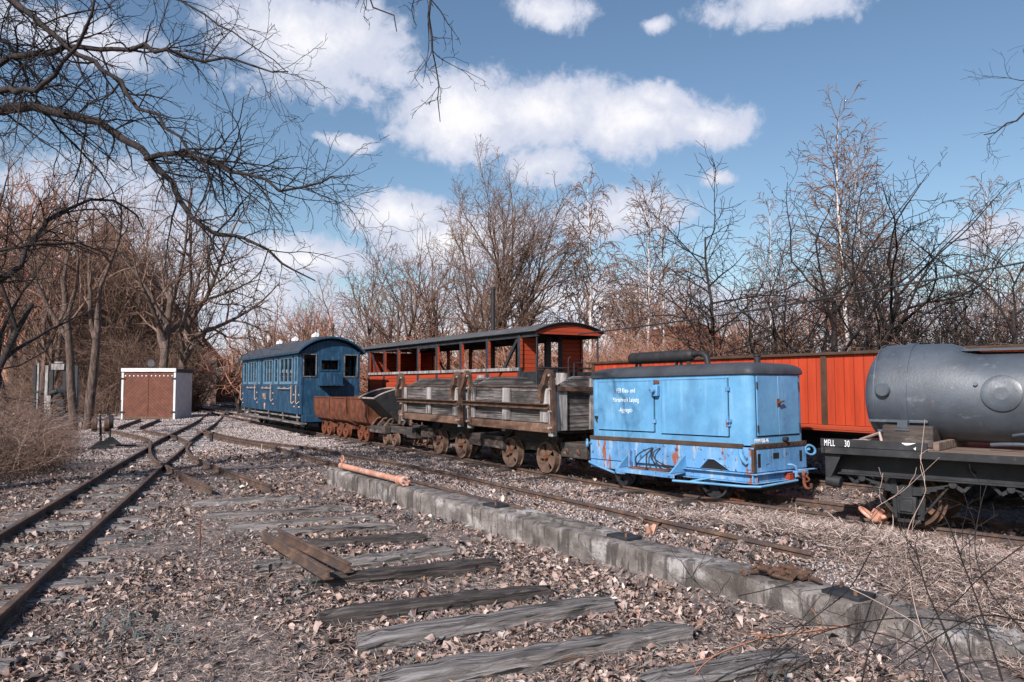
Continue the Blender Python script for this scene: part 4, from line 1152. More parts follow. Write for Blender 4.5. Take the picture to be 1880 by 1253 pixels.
def skip_wagon(z_at, label, first=None):
    zc = z_at
    xx = -1.36 - 0.595 * (zc - 13.68)
    p, yaw = d_frame((xx + 0.28, zc + 0.17, 0))
    t = thing('skip_wagon', label, 'rail wagon', (p.x, p.y, ZD), (0, 0, yaw), 'small rusty skips')
    hl = 0.56
    prof_o = [(-0.52, 0.90), (-0.50, 0.60), (-0.44, 0.47), (-0.28, 0.385), (0, 0.36), (0.28, 0.385), (0.44, 0.47), (0.50, 0.60), (0.52, 0.90)]
    prof_o = [(a, b if b > 0.8 else b - 0.07) for a, b in prof_o]
    prof_i = [(a * 0.97, b + 0.012) for a, b in prof_o]
    m = MB()
    n = len(prof_o)
    vs = []
    for x in (-hl, hl):
        vs += [(x, a, b) for a, b in prof_o] + [(x, a, b) for a, b in prof_i]
    fs = []
    for k in range(n - 1):
        fs += [(k, k + 1, 2 * n + k + 1, 2 * n + k), (n + k + 1, n + k, 3 * n + k, 3 * n + k + 1)]
    fs += [(0, n, 3 * n, 2 * n), (n - 1, 3 * n - 1, 4 * n - 1, 2 * n - 1), tuple(range(n)), tuple(reversed(range(2 * n, 3 * n)))]
    tub = part('tub', m.add(vs, fs), 'rust', t, sharp=30)
    rim = MB().tube([(-hl, -0.525, 0.905), (hl, -0.525, 0.905)], 0.014, 6).tube([(-hl, 0.525, 0.905), (hl, 0.525, 0.905)], 0.014, 6)
    for x in (-hl, hl):
        rim.tube([(x, a * 1.01, b) for a, b in prof_o], 0.012, 6)
    part('rim', rim, 'rust', tub)
    part('underframe', MB().box(-0.5, 0.5, -0.3, -0.22, 0.2, 0.3).box(-0.5, 0.5, 0.22, 0.3, 0.2, 0.3).box(-0.52, -0.44, -0.3, 0.3, 0.2, 0.34).box(0.44, 0.52, -0.3, 0.3, 0.2, 0.34), 'rust', t, 0.01)
    for x in (-0.2, 0.2):
        wheelset(t, x, 0.165, 'rust', hubm='rust')
    return t


skip_wagon(18.72, 'rusty brown iron skip in front of the dark blue carriage, farthest of three')
skip_wagon(17.68, 'rusty brown iron skip, middle of three')
skip_wagon(16.66, 'rusty brown iron skip behind the tipped dark skip, closest of three')

p, yaw = d_frame((-1.36 - 0.595 * (15.3 - 13.68) + 0.28, 15.3 + 0.17, 0))
fw = thing('tipped_skip_wagon', 'dark V shaped skip with pale worn rim on a low timber frame', 'rail wagon', (p.x, p.y, ZD), (0, 0, yaw))
fb_ = MB().box(-1.05, 1.15, -0.3, -0.18, 0.24, 0.38).box(-1.05, 1.15, 0.18, 0.3, 0.24, 0.38).box(-1.05, -0.6, -0.36, 0.36, 0.2, 0.36).box(0.75, 1.15, -0.38, 0.38, 0.2, 0.4)
part('frame_beam', fb_, 'wood_tar', fw, 0.012)
tb = MB()
sec = [(-0.66, 0.93), (-0.10, 0.40), (0.10, 0.40), (0.55, 0.93)]
hl = 0.42
vs = [(x + off_, a, b) for x in (-hl, hl) for (a, b) in sec for off_ in (0,)]
tb.add(vs, [(0, 1, 5, 4), (1, 2, 6, 5), (2, 3, 7, 6)])
tb.add([(x, a, b + 0.012) for x in (-hl + 0.012, hl - 0.012) for (a, b) in sec], [(4, 5, 1, 0), (5, 6, 2, 1), (6, 7, 3, 2)])
for x in (-hl, hl):
    arc = [(-0.66 + 1.21 * k / 12, 0.93 + 0.2 * math.sin(math.pi * k / 12 * 0.85) ** 0.8 if k else 0.93) for k in range(13)]
    poly = [(a, b) for a, b in arc] + [(0.55, 0.93), (0.10, 0.40), (-0.10, 0.40)]
    tb.prism(poly, (x - 0.006, x + 0.006, 'x'))
tub = part('tub', tb, 'black_iron', fw, sharp=30)
tub.location = (-0.65, 0, 0.0)
rim = MB().tube([(-hl, -0.66, 0.93), (hl, -0.66, 0.93)], 0.018, 6)
for x in (-hl, hl):
    rim.tube([(x, -0.66 + 1.21 * k / 12, 0.93 + (0.2 * math.sin(math.pi * k / 12 * 0.85) ** 0.8 if k else 0)) for k in range(13)], 0.016, 6)
part('rim', rim, 'bright_steel', tub)
cr = MB()
for x in (-0.95, -0.62, -0.28):
    cr.tube([(x, -0.42, 0.36), (x, -0.3, 0.5), (x, -0.1, 0.55), (x, 0.2, 0.5)], 0.018, 6)
part('guard_hoop', cr, 'wheel_iron', fw)
part('platform', MB().box(-1.05, -0.2, -0.44, -0.31, 0.22, 0.36).box(-1.03, -0.22, -0.3, 0.3, 0.385, 0.405), 'wood_tar', fw, 0.01)
sup = MB()
for x in (-0.2, 0.35):
    sup.bar((x - 0.18, -0.2, 0.4), (x, -0.1, 0.68), 0.05, 0.05).bar((x + 0.18, -0.2, 0.4), (x, -0.1, 0.68), 0.05, 0.05)
part('cradle_strut', sup, 'rust_dark', fw, 0.005)
for x in (-0.3, 0.15):
    wheelset(fw, x, 0.12, 'wheel_iron', hubm='rust_dark')

# ------------------------------------------------------------------ dark blue passenger carriage
ub = Vector((0.5, -0.866, 0)).normalized()
blue = thing('blue_carriage', 'dark blue closed passenger carriage with arched roof and three white roof vents', 'rail carriage', (-4.60, 19.53, ZD), (0, 0, math.atan2(ub.y, ub.x)))
BL, BH = 7.5, 0.76
z0, ze, zcr = 0.46, 2.04, 2.36
wins = [(-7.2, -6.7, 1.24, 1.93), (-6.42, -5.2, 1.24, 1.93), (-4.95, -4.68, 1.24, 1.93), (-4.2, -3.08, 1.24, 1.93), (-2.84, -2.42, 1.24, 1.93), (-2.2, -0.85, 1.24, 1.93), (-0.63, -0.33, 1.24, 1.93)]
for s in (-1, 1):
    m = MB()
    ya, yb = (-BH, -BH + 0.05) if s < 0 else (BH - 0.05, BH)
    wall_openings(m, -BL, 0.0, z0, ze, wins, lambda a, b, c, d: m.box(a, b, ya, yb, c, d))
    wl = part('side_wall', m, 'blue_deep', blue, 0.004)
    for (a, b, c, d) in wins:
        fm = MB()
        yo = ya - 0.012 if s < 0 else yb + 0.012
        y1, y2 = min(yo, yo + s * -0.03), max(yo, yo + s * -0.03)
        t = 0.045
        fm.box(a - 0.02, b + 0.02, y1, y2, c - 0.03, c + t).box(a - 0.02, b + 0.02, y1, y2, d - t, d + 0.02).box(a - 0.02, a + t, y1, y2, c + t, d - t).box(b - t, b + 0.02, y1, y2, c + t, d - t)
        if b - a > 0.9:
            for q in (0.34, 0.66):
                fm.box(a + (b - a) * q - 0.014, a + (b - a) * q + 0.014, y1, y2, c + t, d - t)
        w_ = part('window', fm, 'blue_frame', wl, 0.003)
        part('pane', MB().box(a, b, (ya + yb) / 2 - 0.003, (ya + yb) / 2 + 0.003, c, d), 'window_glass', wl)
    seam = MB()
    for x in (-6.55, -5.05, -3.0, -2.3, -0.72, -4.4):
        seam.box(x - 0.012, x + 0.012, ya - 0.0035 if s < 0 else yb, ya if s < 0 else yb + 0.0035, z0 + 0.03, 1.2)
    part('panel_seam', seam, 'cable_black', wl)
ends = [(-0.71 + 0.02, -0.39, 1.42, 1.95), (-0.25, 0.19, 1.58, 1.82), (0.36, 0.68, 1.42, 1.95)]
for x0_, x1_ in ((-0.05, 0.0), (-BL, -BL + 0.05)):
    m = MB()
    wall_openings(m, -BH + 0.051, BH - 0.051, z0, ze, ends, lambda a, b, c, d: m.box(x0_, x1_, a, b, c, d))
    ar = arch(BH - 0.051, ze + 0.001, zcr - 0.04)
    m.prism(ar + [(BH - 0.051, ze + 0.001), (-BH + 0.051, ze + 0.001)][:0] , (x0_, x1_, 'x'))
    ew = part('end_wall', m, 'blue_deep', blue, 0.003)
    if x1_ == 0.0:
        for (a, b, c, d) in ends:
            fm = MB()
            t = 0.02
            fm.box(0.001, 0.018, a - 0.025, b + 0.025, c - 0.03, c).box(0.001, 0.018, a - 0.025, b + 0.025, d, d + 0.025).box(0.001, 0.018, a - 0.025, a, c, d).box(0.001, 0.018, b, b + 0.025, c, d)
            part('window', fm, 'wood_grey' if b - a < 0.4 else 'blue_deep', ew)
        part('end_box', MB().prism([(-0.3, 1.2), (0.24, 1.2), (0.24, 1.47), (-0.3, 1.5)], (0.001, 0.24, 'x')).box(0.0, 0.27, -0.33, 0.27, 1.175, 1.198), 'blue_deep', blue, 0.006)
        part('step_plate', MB().box(0.001, 0.03, -0.3, 0.25, 0.62, 0.66).bar((0.012, -0.03, 1.15), (0.012, -0.03, 0.75), 0.02, 0.02), 'blue_deep', ew)
roof = part('roof', roof_mb(-BL - 0.14, 0.14, BH + 0.11, ze - 0.01, zcr + 0.06, 0.05), 'blue_deep', blue, 0.006, sharp=30)
cov = arch(BH + 0.112, ze - 0.004, zcr + 0.066)
part('roof_cover', MB().prism(cov + [(y, z - 0.004) for y, z in reversed(cov)], (-BL - 0.145, 0.1, 'x')), 'roof_black', roof, sharp=30)
for x in (-1.45, -3.6, -5.55):
    part('roof_vent', MB().cyl((x, 0, zcr + 0.03), (x, 0, zcr + 0.13), 0.05, 12).tube([(x - 0.12, 0, zcr + 0.15), (x + 0.14, 0, zcr + 0.18)], [0.085, 0.06], 10).cyl((x, 0, zcr + 0.2), (x, 0, zcr + 0.27), 0.04, 10, 0.012).lathe([(0.12, 0.12), (0.125, 0.13), (0.0, 0.17), (0, 0.16)], (x, 0, zcr), 'z', 14), 'white_paint', roof)
part('corner_trim', MB().box(-0.28, -0.19, -BH - 0.012, -BH, z0, ze).box(0.0, 0.012, -BH, -BH + 0.05, z0, ze), 'blue_deep', blue, 0.003)
for (x0_, x1_) in ((-6.42, -5.28), (-4.25, -3.2), (-2.2, -1.0)):
    part('grab_bar', MB().tube([(x0_, -BH - 0.01, 1.14), (x0_ + 0.03, -BH - 0.06, 1.1), (x1_, -BH - 0.06, 1.1), (x1_ + 0.02, -BH - 0.01, 1.12)], 0.01, 7).cyl(((x0_ + x1_) / 2, -BH, 1.13), ((x0_ + x1_) / 2, -BH - 0.06, 1.1), 0.009, 6), 'gold_plate', blue)
for (x, zt) in ((-7.3, 1.15), (-5.12, 1.2), (-3.0, 1.2), (-0.68, 1.18), (-0.2, 1.18)):
    part('door_handle', MB().tube([(x - 0.06, -BH - 0.005, zt), (x, -BH - 0.07, zt), (x, -BH - 0.07, zt - 0.42), (x + 0.05, -BH - 0.06, zt - 0.46), (x + 0.07, -BH - 0.005, zt - 0.4)], 0.01, 7).box(x + 0.02, x + 0.13, -BH - 0.012, -BH, zt - 0.55, zt - 0.52).box(x - 0.04, x + 0.08, -BH - 0.012, -BH, zt - 0.25, zt - 0.22), 'gold_plate', blue)
t = text('lettering', 'MFLL', 0.25, (-4.3, -BH - 0.005, 0.78), (math.pi / 2, 0, 0), 'gold_plate', blue, 0.8, 1.0)
part('emblem', MB().lathe([(0.0, -0.01), (0.07, -0.01), (0.07, 0.0), (0.0, 0.0)], (-4.0, -BH - 0.002, 0.6), 'y', 14).box(-4.04, -3.96, -BH - 0.01, -BH, 0.5, 0.53), 'gold_plate', blue)
part('headstock', MB().box(-0.02, 0.05, -BH + 0.03, BH - 0.03, 0.27, 0.455).cyl((0.05, 0, 0.36), (0.2, 0, 0.36), 0.07, 12).box(0.2, 0.23, -0.14, 0.14, 0.26, 0.46), 'blue_deep', blue, 0.006)
rb = MB().box(-BL, 0.1, -BH - 0.05, -BH + 0.14, 0.215, 0.25).box(-BL + 0.1, -0.1, -BH + 0.0, -BH + 0.03, 0.36, 0.4)
for x in (-7.1, -5.4, -3.6, -1.9, -0.4):
    rb.bar((x, -BH + 0.02, 0.47), (x, -BH + 0.04, 0.25), 0.05, 0.03)
part('running_board', rb, 'wood_grey', blue, 0.004)
part('underframe', MB().box(-BL + 0.1, -0.1, -0.45, -0.36, 0.25, 0.45).box(-BL + 0.1, -0.1, 0.36, 0.45, 0.25, 0.45).box(-5.2, -2.5, -0.5, 0.5, 0.12, 0.3), 'black_iron', blue)
part('floor', MB().box(-BL + 0.05, -0.05, -BH + 0.05, BH - 0.05, 0.46, 0.5), 'wood_tar', blue)
seats = MB()
for x in (-6.8, -5.6, -4.4, -3.2, -2.0, -0.9):
    seats.box(x, x + 0.4, -BH + 0.06, BH - 0.06, 0.501, 0.9).box(x, x + 0.06, -BH + 0.06, BH - 0.06, 0.9, 1.2)
part('bench', seats, 'red_plank', blue)
for x in (-1.2, -1.9, -5.7, -6.4):
    wheelset(blue, x, 0.2, 'black_iron', hubm='black_iron')

# ------------------------------------------------------------------ open red carriage
ur = Vector((0.516, -0.856, 0)).normalized()
fr_ = Vector((-ur.y, ur.x, 0))
RO = Vector((0.44, 14.4, 0)) + fr_ * 0.79
YAW_R = math.atan2(ur.y, ur.x)
red = thing('open_carriage', 'open sided red carriage with black posts and a long dark arched roof', 'rail carriage', (RO.x, RO.y, ZD), (0, 0, YAW_R))
RH = 0.75
zb, zw, zev, zcr = 0.74, 1.50, 2.235, 2.40
XA, XB = -8.86, -0.65
roof = part('roof', roof_mb(-9.2, 0.02, RH + 0.05, zev, zcr, 0.045), 'dark_frame', red, 0.004, sharp=30)
cov = arch(RH + 0.075, zev - 0.01, zcr + 0.012)
part('roof_cover', MB().prism(cov + [(y, z - 0.011) for y, z in reversed(cov)], (-9.25, 0.06, 'x')), 'roof_felt', roof, sharp=30)
ar = arch(RH + 0.02, zev - 0.045, zcr - 0.05)
part('roof_end', MB().prism(ar + [(RH + 0.02, zev - 0.07), (-RH - 0.02, zev - 0.07)], (-0.03, 0.0, 'x')), 'red_plank', roof)
part('roof_end', MB().prism(ar + [(RH + 0.02, zev - 0.07), (-RH - 0.02, zev - 0.07)], (-9.18, -9.15, 'x')), 'red_plank', roof)
rb = MB()
for k in range(10):
    x = -8.7 + k * 0.9
    a2 = arch(RH, zev - 0.05, zcr - 0.055, 10)
    rb.prism(a2 + [(y, z - 0.05) for y, z in reversed(a2)], (x, x + 0.05, 'x'))
part('roof_rib', rb, 'dark_frame', roof)
for s in (-1, 1):
    y0_, y1_ = (-RH, -RH + 0.05) if s < 0 else (RH - 0.05, RH)
    sp = part('side_panel', MB().box(XA, XB, y0_ + 0.01, y1_ - 0.005, zb, zw - 0.03), 'red_plank', red)
    part('waist_rail', MB().box(XA, XB, y0_ - 0.03, y1_ + 0.03, zw - 0.03, zw + 0.035), 'post_grey', red, 0.006)
    part('top_rail', MB().box(XA - 0.3, 0.0, y0_, y1_, zev - 0.12, zev - 0.046), 'dark_frame', red, 0.004)
    posts = (-8.86, -7.7, -6.73, -5.45, -4.37, -3.13, -1.92, -0.65)
    for x in posts:
        part('post', MB().box(x - 0.045, x + 0.045, y0_ - (0.012 if s < 0 else 0), y1_ + (0.012 if s > 0 else 0), zb, zev - 0.05), 'dark_frame', red, 0.006)
        part('post_lining', MB().box(x + 0.046, x + 0.06, y0_ + 0.004, y1_ - 0.004, zw + 0.036, zev - 0.12), 'red_plank', red)
    if s < 0:
        dg = MB().bar((XA + 0.08, y0_ + 0.06, zev - 0.15), (XA + 0.95, y0_ + 0.06, zb + 0.05), 0.03, 0.07)
        dg.bar((-0.75, y0_ + 0.03, zev - 0.15), (-1.5, y0_ + 0.03, zw - 0.2), 0.04, 0.07)
        part('diagonal_brace', dg, 'dark_frame', red)
    else:
        part('diagonal_brace', MB().bar((-7.6, y1_ - 0.03, zev - 0.15), (-6.85, y1_ - 0.03, zw), 0.03, 0.06).bar((XA + 0.08, y0_ - 0.02, zev - 0.15), (XA + 1.0, y0_ - 0.02, zb + 0.05), 0.03, 0.07), 'dark_frame', red)
        part('boarded_wall', MB().box(XA + 0.05, -7.75, y0_ + 0.012, y1_ - 0.012, zw + 0.036, zev - 0.121), 'red_plank', red)
    arcd = MB()
    for (x, sx) in ((-5.405, 1), (-4.415, -1)):
        arcd.prism([(x, zev - 0.12), (x + sx * 0.16, zev - 0.12), (x + sx * 0.06, zev - 0.17), (x, zev - 0.28)], (y0_ + 0.005, y1_ - 0.005, 'y'))
    part('door_arch', arcd.box(-5.405, -4.415, y0_, y1_, zev - 0.15, zev - 0.121), 'dark_frame', red)
for (x0_, x1_, ya, yb_) in ((XB - 0.02, XB + 0.02, -RH + 0.051, -0.36), (XB - 0.02, XB + 0.02, 0.24, RH - 0.051), (XA - 0.02, XA + 0.02, -RH + 0.051, RH - 0.051)):
    part('end_panel', MB().box(x0_, x1_, ya, yb_, zb, zev - 0.121), 'red_plank', red)
for y in (-0.355, -0.05, 0.22):
    part('door_post', MB().box(XB - 0.04, XB + 0.04, y - 0.03, y + 0.03, zb, zev - 0.05), 'dark_frame', red, 0.005)
for y in (-0.72, 0.72):
    part('pole', MB().cyl((-0.06, y, 0.5), (-0.06, y, zev - 0.05), 0.018, 10), 'cable_black', red)
rl = MB().tube([(-0.06, -0.72, 1.52), (-0.06, 0.72, 1.52)], 0.02, 8)
rl.box(-0.08, -0.05, -0.7, 0.7, 0.9, 1.45).box(-0.62, -0.08, -0.74, -0.71, 0.9, 1.45)
part('platform_railing', rl, 'black_iron', red, 0.004)
part('brake_crank', MB().tube([(0.0, 0.1, 1.1), (0.0, 0.1, 1.62), (0.0, 0.28, 1.62), (0.0, 0.28, 1.7)], 0.016, 8).tube([(0.02, -0.05, 1.3), (0.02, -0.05, 1.7), (0.02, 0.0, 1.74)], 0.014, 8), 'black_iron', red)
part('floor', MB().box(-8.95, 0.0, -RH + 0.06, RH - 0.06, zb - 0.1, zb + 0.02), 'wood_tar', red)
seats = MB()
for x in (-8.3, -7.1, -6.1, -4.0, -2.8, -1.7):
    seats.box(x, x + 0.4, -RH + 0.08, RH - 0.08, zb + 0.4, zb + 0.45).box(x + 0.16, x + 0.22, -RH + 0.08, RH - 0.08, zb + 0.02, zb + 0.75)
part('bench', seats, 'red_plank', red)
part('underframe', MB().box(-8.9, -0.05, -0.5, -0.4, 0.4, 0.64).box(-8.9, -0.05, 0.4, 0.5, 0.4, 0.64).box(-0.15, -0.02, -RH, RH, 0.4, 0.64), 'black_iron', red)
for x in (-1.3, -2.0, -7.2, -7.9):
    wheelset(red, x, 0.21, 'black_iron', hubm='black_iron')

# low red wagon behind the generator and the tank
rw = thing('red_wagon', 'long bright red boarded wagon with brown edge strips behind the tank', 'rail wagon', (RO.x, RO.y, ZD), (0, 0, YAW_R))
part('side_board', MB().box(1.74, 8.7, -0.76, -0.71, 0.74, 1.55).box(1.74, 8.7, 0.71, 0.76, 0.74, 1.55), 'red_board', rw)
part('end_board', MB().box(1.72, 1.76, -0.709, 0.709, 0.74, 1.55).box(8.66, 8.7, -0.709, 0.709, 0.74, 1.55), 'red_board', rw)
for x in (1.72, 3.97, 6.2, 8.42):
    part('edge_strip', MB().box(x, x + 0.075, -0.78, -0.761, 0.735, 1.55), 'brown_trim', rw, 0.004)
top = arch(0.80, 1.585, 1.61)
part('roof', MB().prism(top + [(y, z - 0.034) for y, z in reversed(top)], (1.6, 8.85, 'x')), 'brown_trim', rw, 0.006, sharp=30)
part('sole_bar', MB().box(1.7, 8.72, -0.78, -0.68, 0.665, 0.735), 'red_plank', rw, 0.006)
part('underframe', MB().box(1.8, 8.6, -0.5, -0.4, 0.4, 0.66).box(1.8, 8.6, 0.4, 0.5, 0.4, 0.66).box(1.75, 8.65, -0.7, 0.7, 0.63, 0.664), 'black_iron', rw)
for x in (2.6, 3.4, 6.9, 7.7):
    wheelset(rw, x, 0.21, 'black_iron', hubm='black_iron')

# ------------------------------------------------------------------ tank wagon
ut = Vector((0.737, -0.676, 0)).normalized()
ft = Vector((-ut.y, ut.x, 0))
TO = Vector((2.74, 6.79, 0)) + ft * 0.68
tank = thing('tank_wagon', 'grey tank wagon on a dark flat frame at the right edge', 'rail wagon', (TO.x, TO.y, ZD), (0, 0, math.atan2(ut.y, ut.x)))
TL = 4.6
part('deck', MB().box(0.02, TL, -0.66, 0.66, 0.62, 0.672), 'deck_wood', tank)
ed = MB().box(0.0, TL, -0.70, -0.661, 0.607, 0.668).box(0.0, TL, 0.661, 0.70, 0.607, 0.668).box(-0.02, 0.019, -0.70, 0.70, 0.607, 0.668)
part('frame_edge', ed, 'black_iron', tank, 0.004)
part('name_flange', MB().box(-0.02, 0.83, -0.705, -0.68, 0.669, 0.738), 'black_iron', tank, 0.003)
text('lettering', 'MFLL', 0.078, (0.012, -0.7065, 0.675), (math.pi / 2, 0, 0), 'letter_white', tank, 0.5, 1.1)
text('lettering', '30', 0.078, (0.185, -0.7065, 0.675), (math.pi / 2, 0, 0), 'letter_white', tank, 0.55, 1.1)
part('paint_chip', MB().prism([(0.64, 0.73), (0.75, 0.733), (0.7, 0.715), (0.67, 0.712)], (-0.7065, -0.705, 'y')).prism([(0.73, 0.69), (0.75, 0.7), (0.745, 0.675)], (-0.7065, -0.705, 'y')), 'letter_white', tank)
part('cross_plank', MB().box(0.86, 0.905, -0.655, 0.3, 0.673, 0.745), 'deck_wood', tank, 0.006)
part('stake_pocket', MB().box(1.52, 1.56, -0.735, -0.701, 0.60, 0.72), 'black_iron', tank, 0.004)
part('sole_bar', MB().box(0.02, TL, -0.50, -0.46, 0.42, 0.606).box(0.02, TL, -0.56, -0.501, 0.42, 0.435).box(0.02, TL, 0.55, 0.60, 0.40, 0.606).box(0.0, 0.06, -0.6, 0.6, 0.36, 0.606), 'black_iron', tank, 0.004)
part('corner_gusset', MB().prism([(0.0, 0.6), (0.14, 0.6), (0.05, 0.4), (0.0, 0.36)], (-0.66, -0.64, 'y')).cyl((0.0, -0.62, 0.37), (0.12, -0.62, 0.355), 0.05, 12), 'black_iron', tank, 0.004)


def tank_ring(x, R, n=48):
    bulge = float(0.085 * (1 - sstep(x, 0.84, 1.12)) * sstep(x, 0.24, 0.36))
    out = []
    for k in range(n):
        a = 2 * math.pi * k / n
        c_, s_ = math.cos(a), math.sin(a)
        out.append((x, R * c_, 1.10 + R * s_ + (bulge * max(0, s_) ** 1.5 if R > 0.2 else 0)))
    return out


xs = [(0.2, 0.05), (0.204, 0.15), (0.216, 0.24), (0.237, 0.3), (0.262, 0.345), (0.295, 0.37), (0.335, 0.38), (0.4, 0.382)] + [(0.5 + 0.075 * k, 0.382) for k in range(12)] + [(2.0, 0.382), (3.0, 0.382), (4.2, 0.382), (4.4, 0.3), (4.45, 0.1)]
tk = part('tank', loft([tank_ring(x, R) for x, R in xs]), 'tank_grey', tank, sharp=60)


def band(x0, x1, R, a0, a1, th, n=30):
    vs, fs = [], []
    for k in range(n + 1):
        a = math.radians(a0 + (a1 - a0) * k / n)
        for (x, rr) in ((x0, R), (x1, R), (x1, R + th), (x0, R + th)):
            vs.append((x, rr * math.cos(a), 1.10 + rr * math.sin(a) + 0.085 * max(0, math.sin(a)) ** 1.5 * float(1 - sstep(x, 0.84, 1.12))))
    for k in range(n):
        for q in range(4):
            fs.append((k * 4 + q, k * 4 + (q + 1) % 4, k * 4 + 4 + (q + 1) % 4, k * 4 + 4 + q))
    fs += [(0, 1, 2, 3), (n * 4 + 3, n * 4 + 2, n * 4 + 1, n * 4)]
    return MB().add(vs, fs)


part('strap', band(0.53, 0.60, 0.381, 40, 218, 0.012).box(0.525, 0.605, -0.40, -0.33, 0.83, 0.90).box(0.51, 0.62, -0.41, -0.33, 0.815, 0.829).cyl((0.565, -0.36, 0.74), (0.565, -0.36, 0.82), 0.016, 8), 'tank_grey', tk, sharp=40)
part('weld_seam', band(0.325, 0.335, 0.381, 0, 350, 0.004), 'tank_grey', tk)
sp_ = MB()
for (zz, x0_, x1_) in ((0.89, 0.27, 0.75), (0.80, 0.32, 0.78)):
    yy = -math.sqrt(0.383 ** 2 - (1.10 - zz) ** 2) - 0.012
    sp_.box(x0_, x1_, yy - 0.012, yy + 0.02, zz - 0.012, zz + 0.012)
part('rib_bar', sp_, 'tank_grey', tk, 0.004)
yy = -math.sqrt(0.382 ** 2 - 0.06 ** 2)
part('filler_cap', MB().lathe([(0.0, -0.05), (0.05, -0.05), (0.058, -0.042), (0.058, 0.03), (0.0, 0.03)], (0.415, yy, 1.16), 'y', 24), 'tank_grey', tk, sharp=40)
lid = MB()
R_ = 0.145
vs, fs = [], []
for k in range(40):                              # patch plate that follows the curve of the tank
    a = 2 * math.pi * k / 40
    for (rr, th) in ((R_, 0.001), (R_, 0.013), (R_ * 0.93, 0.016)):
        xx, zz = 1.30 + rr * math.cos(a), 0.04 + rr * math.sin(a)
        vs.append((xx, -math.sqrt((0.382 + th) ** 2 - zz * zz), 1.10 + zz))
for k in range(40):
    k2 = (k + 1) % 40
    for q in range(2):
        fs.append((k * 3 + q, k * 3 + q + 1, k2 * 3 + q + 1, k2 * 3 + q))
nb = len(vs)
for rr in (0.7, 0.35):
    for k in range(40):
        a = 2 * math.pi * k / 40
        xx, zz = 1.30 + R_ * rr * math.cos(a), 0.04 + R_ * rr * math.sin(a)
        vs.append((xx, -math.sqrt((0.382 + 0.015) ** 2 - zz * zz), 1.10 + zz))
for k in range(40):
    k2 = (k + 1) % 40
    fs += [(k * 3 + 2, nb + k, nb + k2, k2 * 3 + 2), (nb + k, nb + 40 + k, nb + 40 + k2, nb + k2)]
fs.append(tuple(range(nb + 40, nb + 80)))
part('round_cover', lid.add(vs, fs), 'tank_grey', tk, sharp=30)
part('stud', MB().cyl((1.12, -0.36, 1.21), (1.12, -0.39, 1.215), 0.017, 12).cyl((1.33, -0.35, 1.235), (1.33, -0.37, 1.24), 0.012, 10).lathe([(0, -0.004), (0.02, -0.003), (0.02, 0.0), (0, 0)], (0.85, -0.1, 1.5), 'z', 10), 'tank_grey', tk)
part('walkway', MB().box(0.98, 4.2, -0.16, 0.16, 1.494, 1.504).bar((1.0, -0.16, 1.50), (4.2, -0.16, 1.50), 0.012, 0.02), 'tank_grey', tank)
sd_ = part('saddle', MB().prism([(-0.40, 0.673), (0.40, 0.673), (0.36, 0.82), (0.2, 0.79), (-0.2, 0.79), (-0.36, 0.86), (-0.40, 0.85)], (0.40, 0.80, 'x')), 'wood_tar', tank, 0.012)
part('saddle', MB().prism([(-0.40, 0.673), (0.40, 0.673), (0.36, 0.82), (0.2, 0.79), (-0.2, 0.79), (-0.36, 0.86), (-0.40, 0.85)], (2.9, 3.3, 'x')), 'rust_dark', tank, 0.012)
part('coupling_bar', MB().tube([(0.12, -0.1, 0.70), (0.35, -0.3, 0.78), (0.38, -0.34, 0.7)], 0.014, 8).tube([(0.1, -0.25, 0.69), (0.22, -0.33, 0.70), (0.33, -0.45, 0.69)], 0.02, 8).ring((0.3, -0.45, 0.705), 0.04, 0.014, (0.2, 0.3, 1)), 'bright_steel', tank)
part('tow_rope', MB().tube(catmull([(0.05, -0.55, 0.685), (0.2, -0.5, 0.69), (0.28, -0.58, 0.69), (0.36, -0.52, 0.685)], 0.05), 0.012, 6), 'white_paint', tank)
part('outlet_pipe', MB().tube(catmull([(1.2, -0.3, 0.72), (1.4, -0.34, 0.735), (1.8, -0.36, 0.72), (2.6, -0.36, 0.71)], 0.1), 0.016, 8).tube(catmull([(1.35, -0.28, 0.8), (1.5, -0.33, 0.82), (1.75, -0.38, 0.77), (1.95, -0.4, 0.7)], 0.06), 0.012, 8), 'tank_grey', tank)
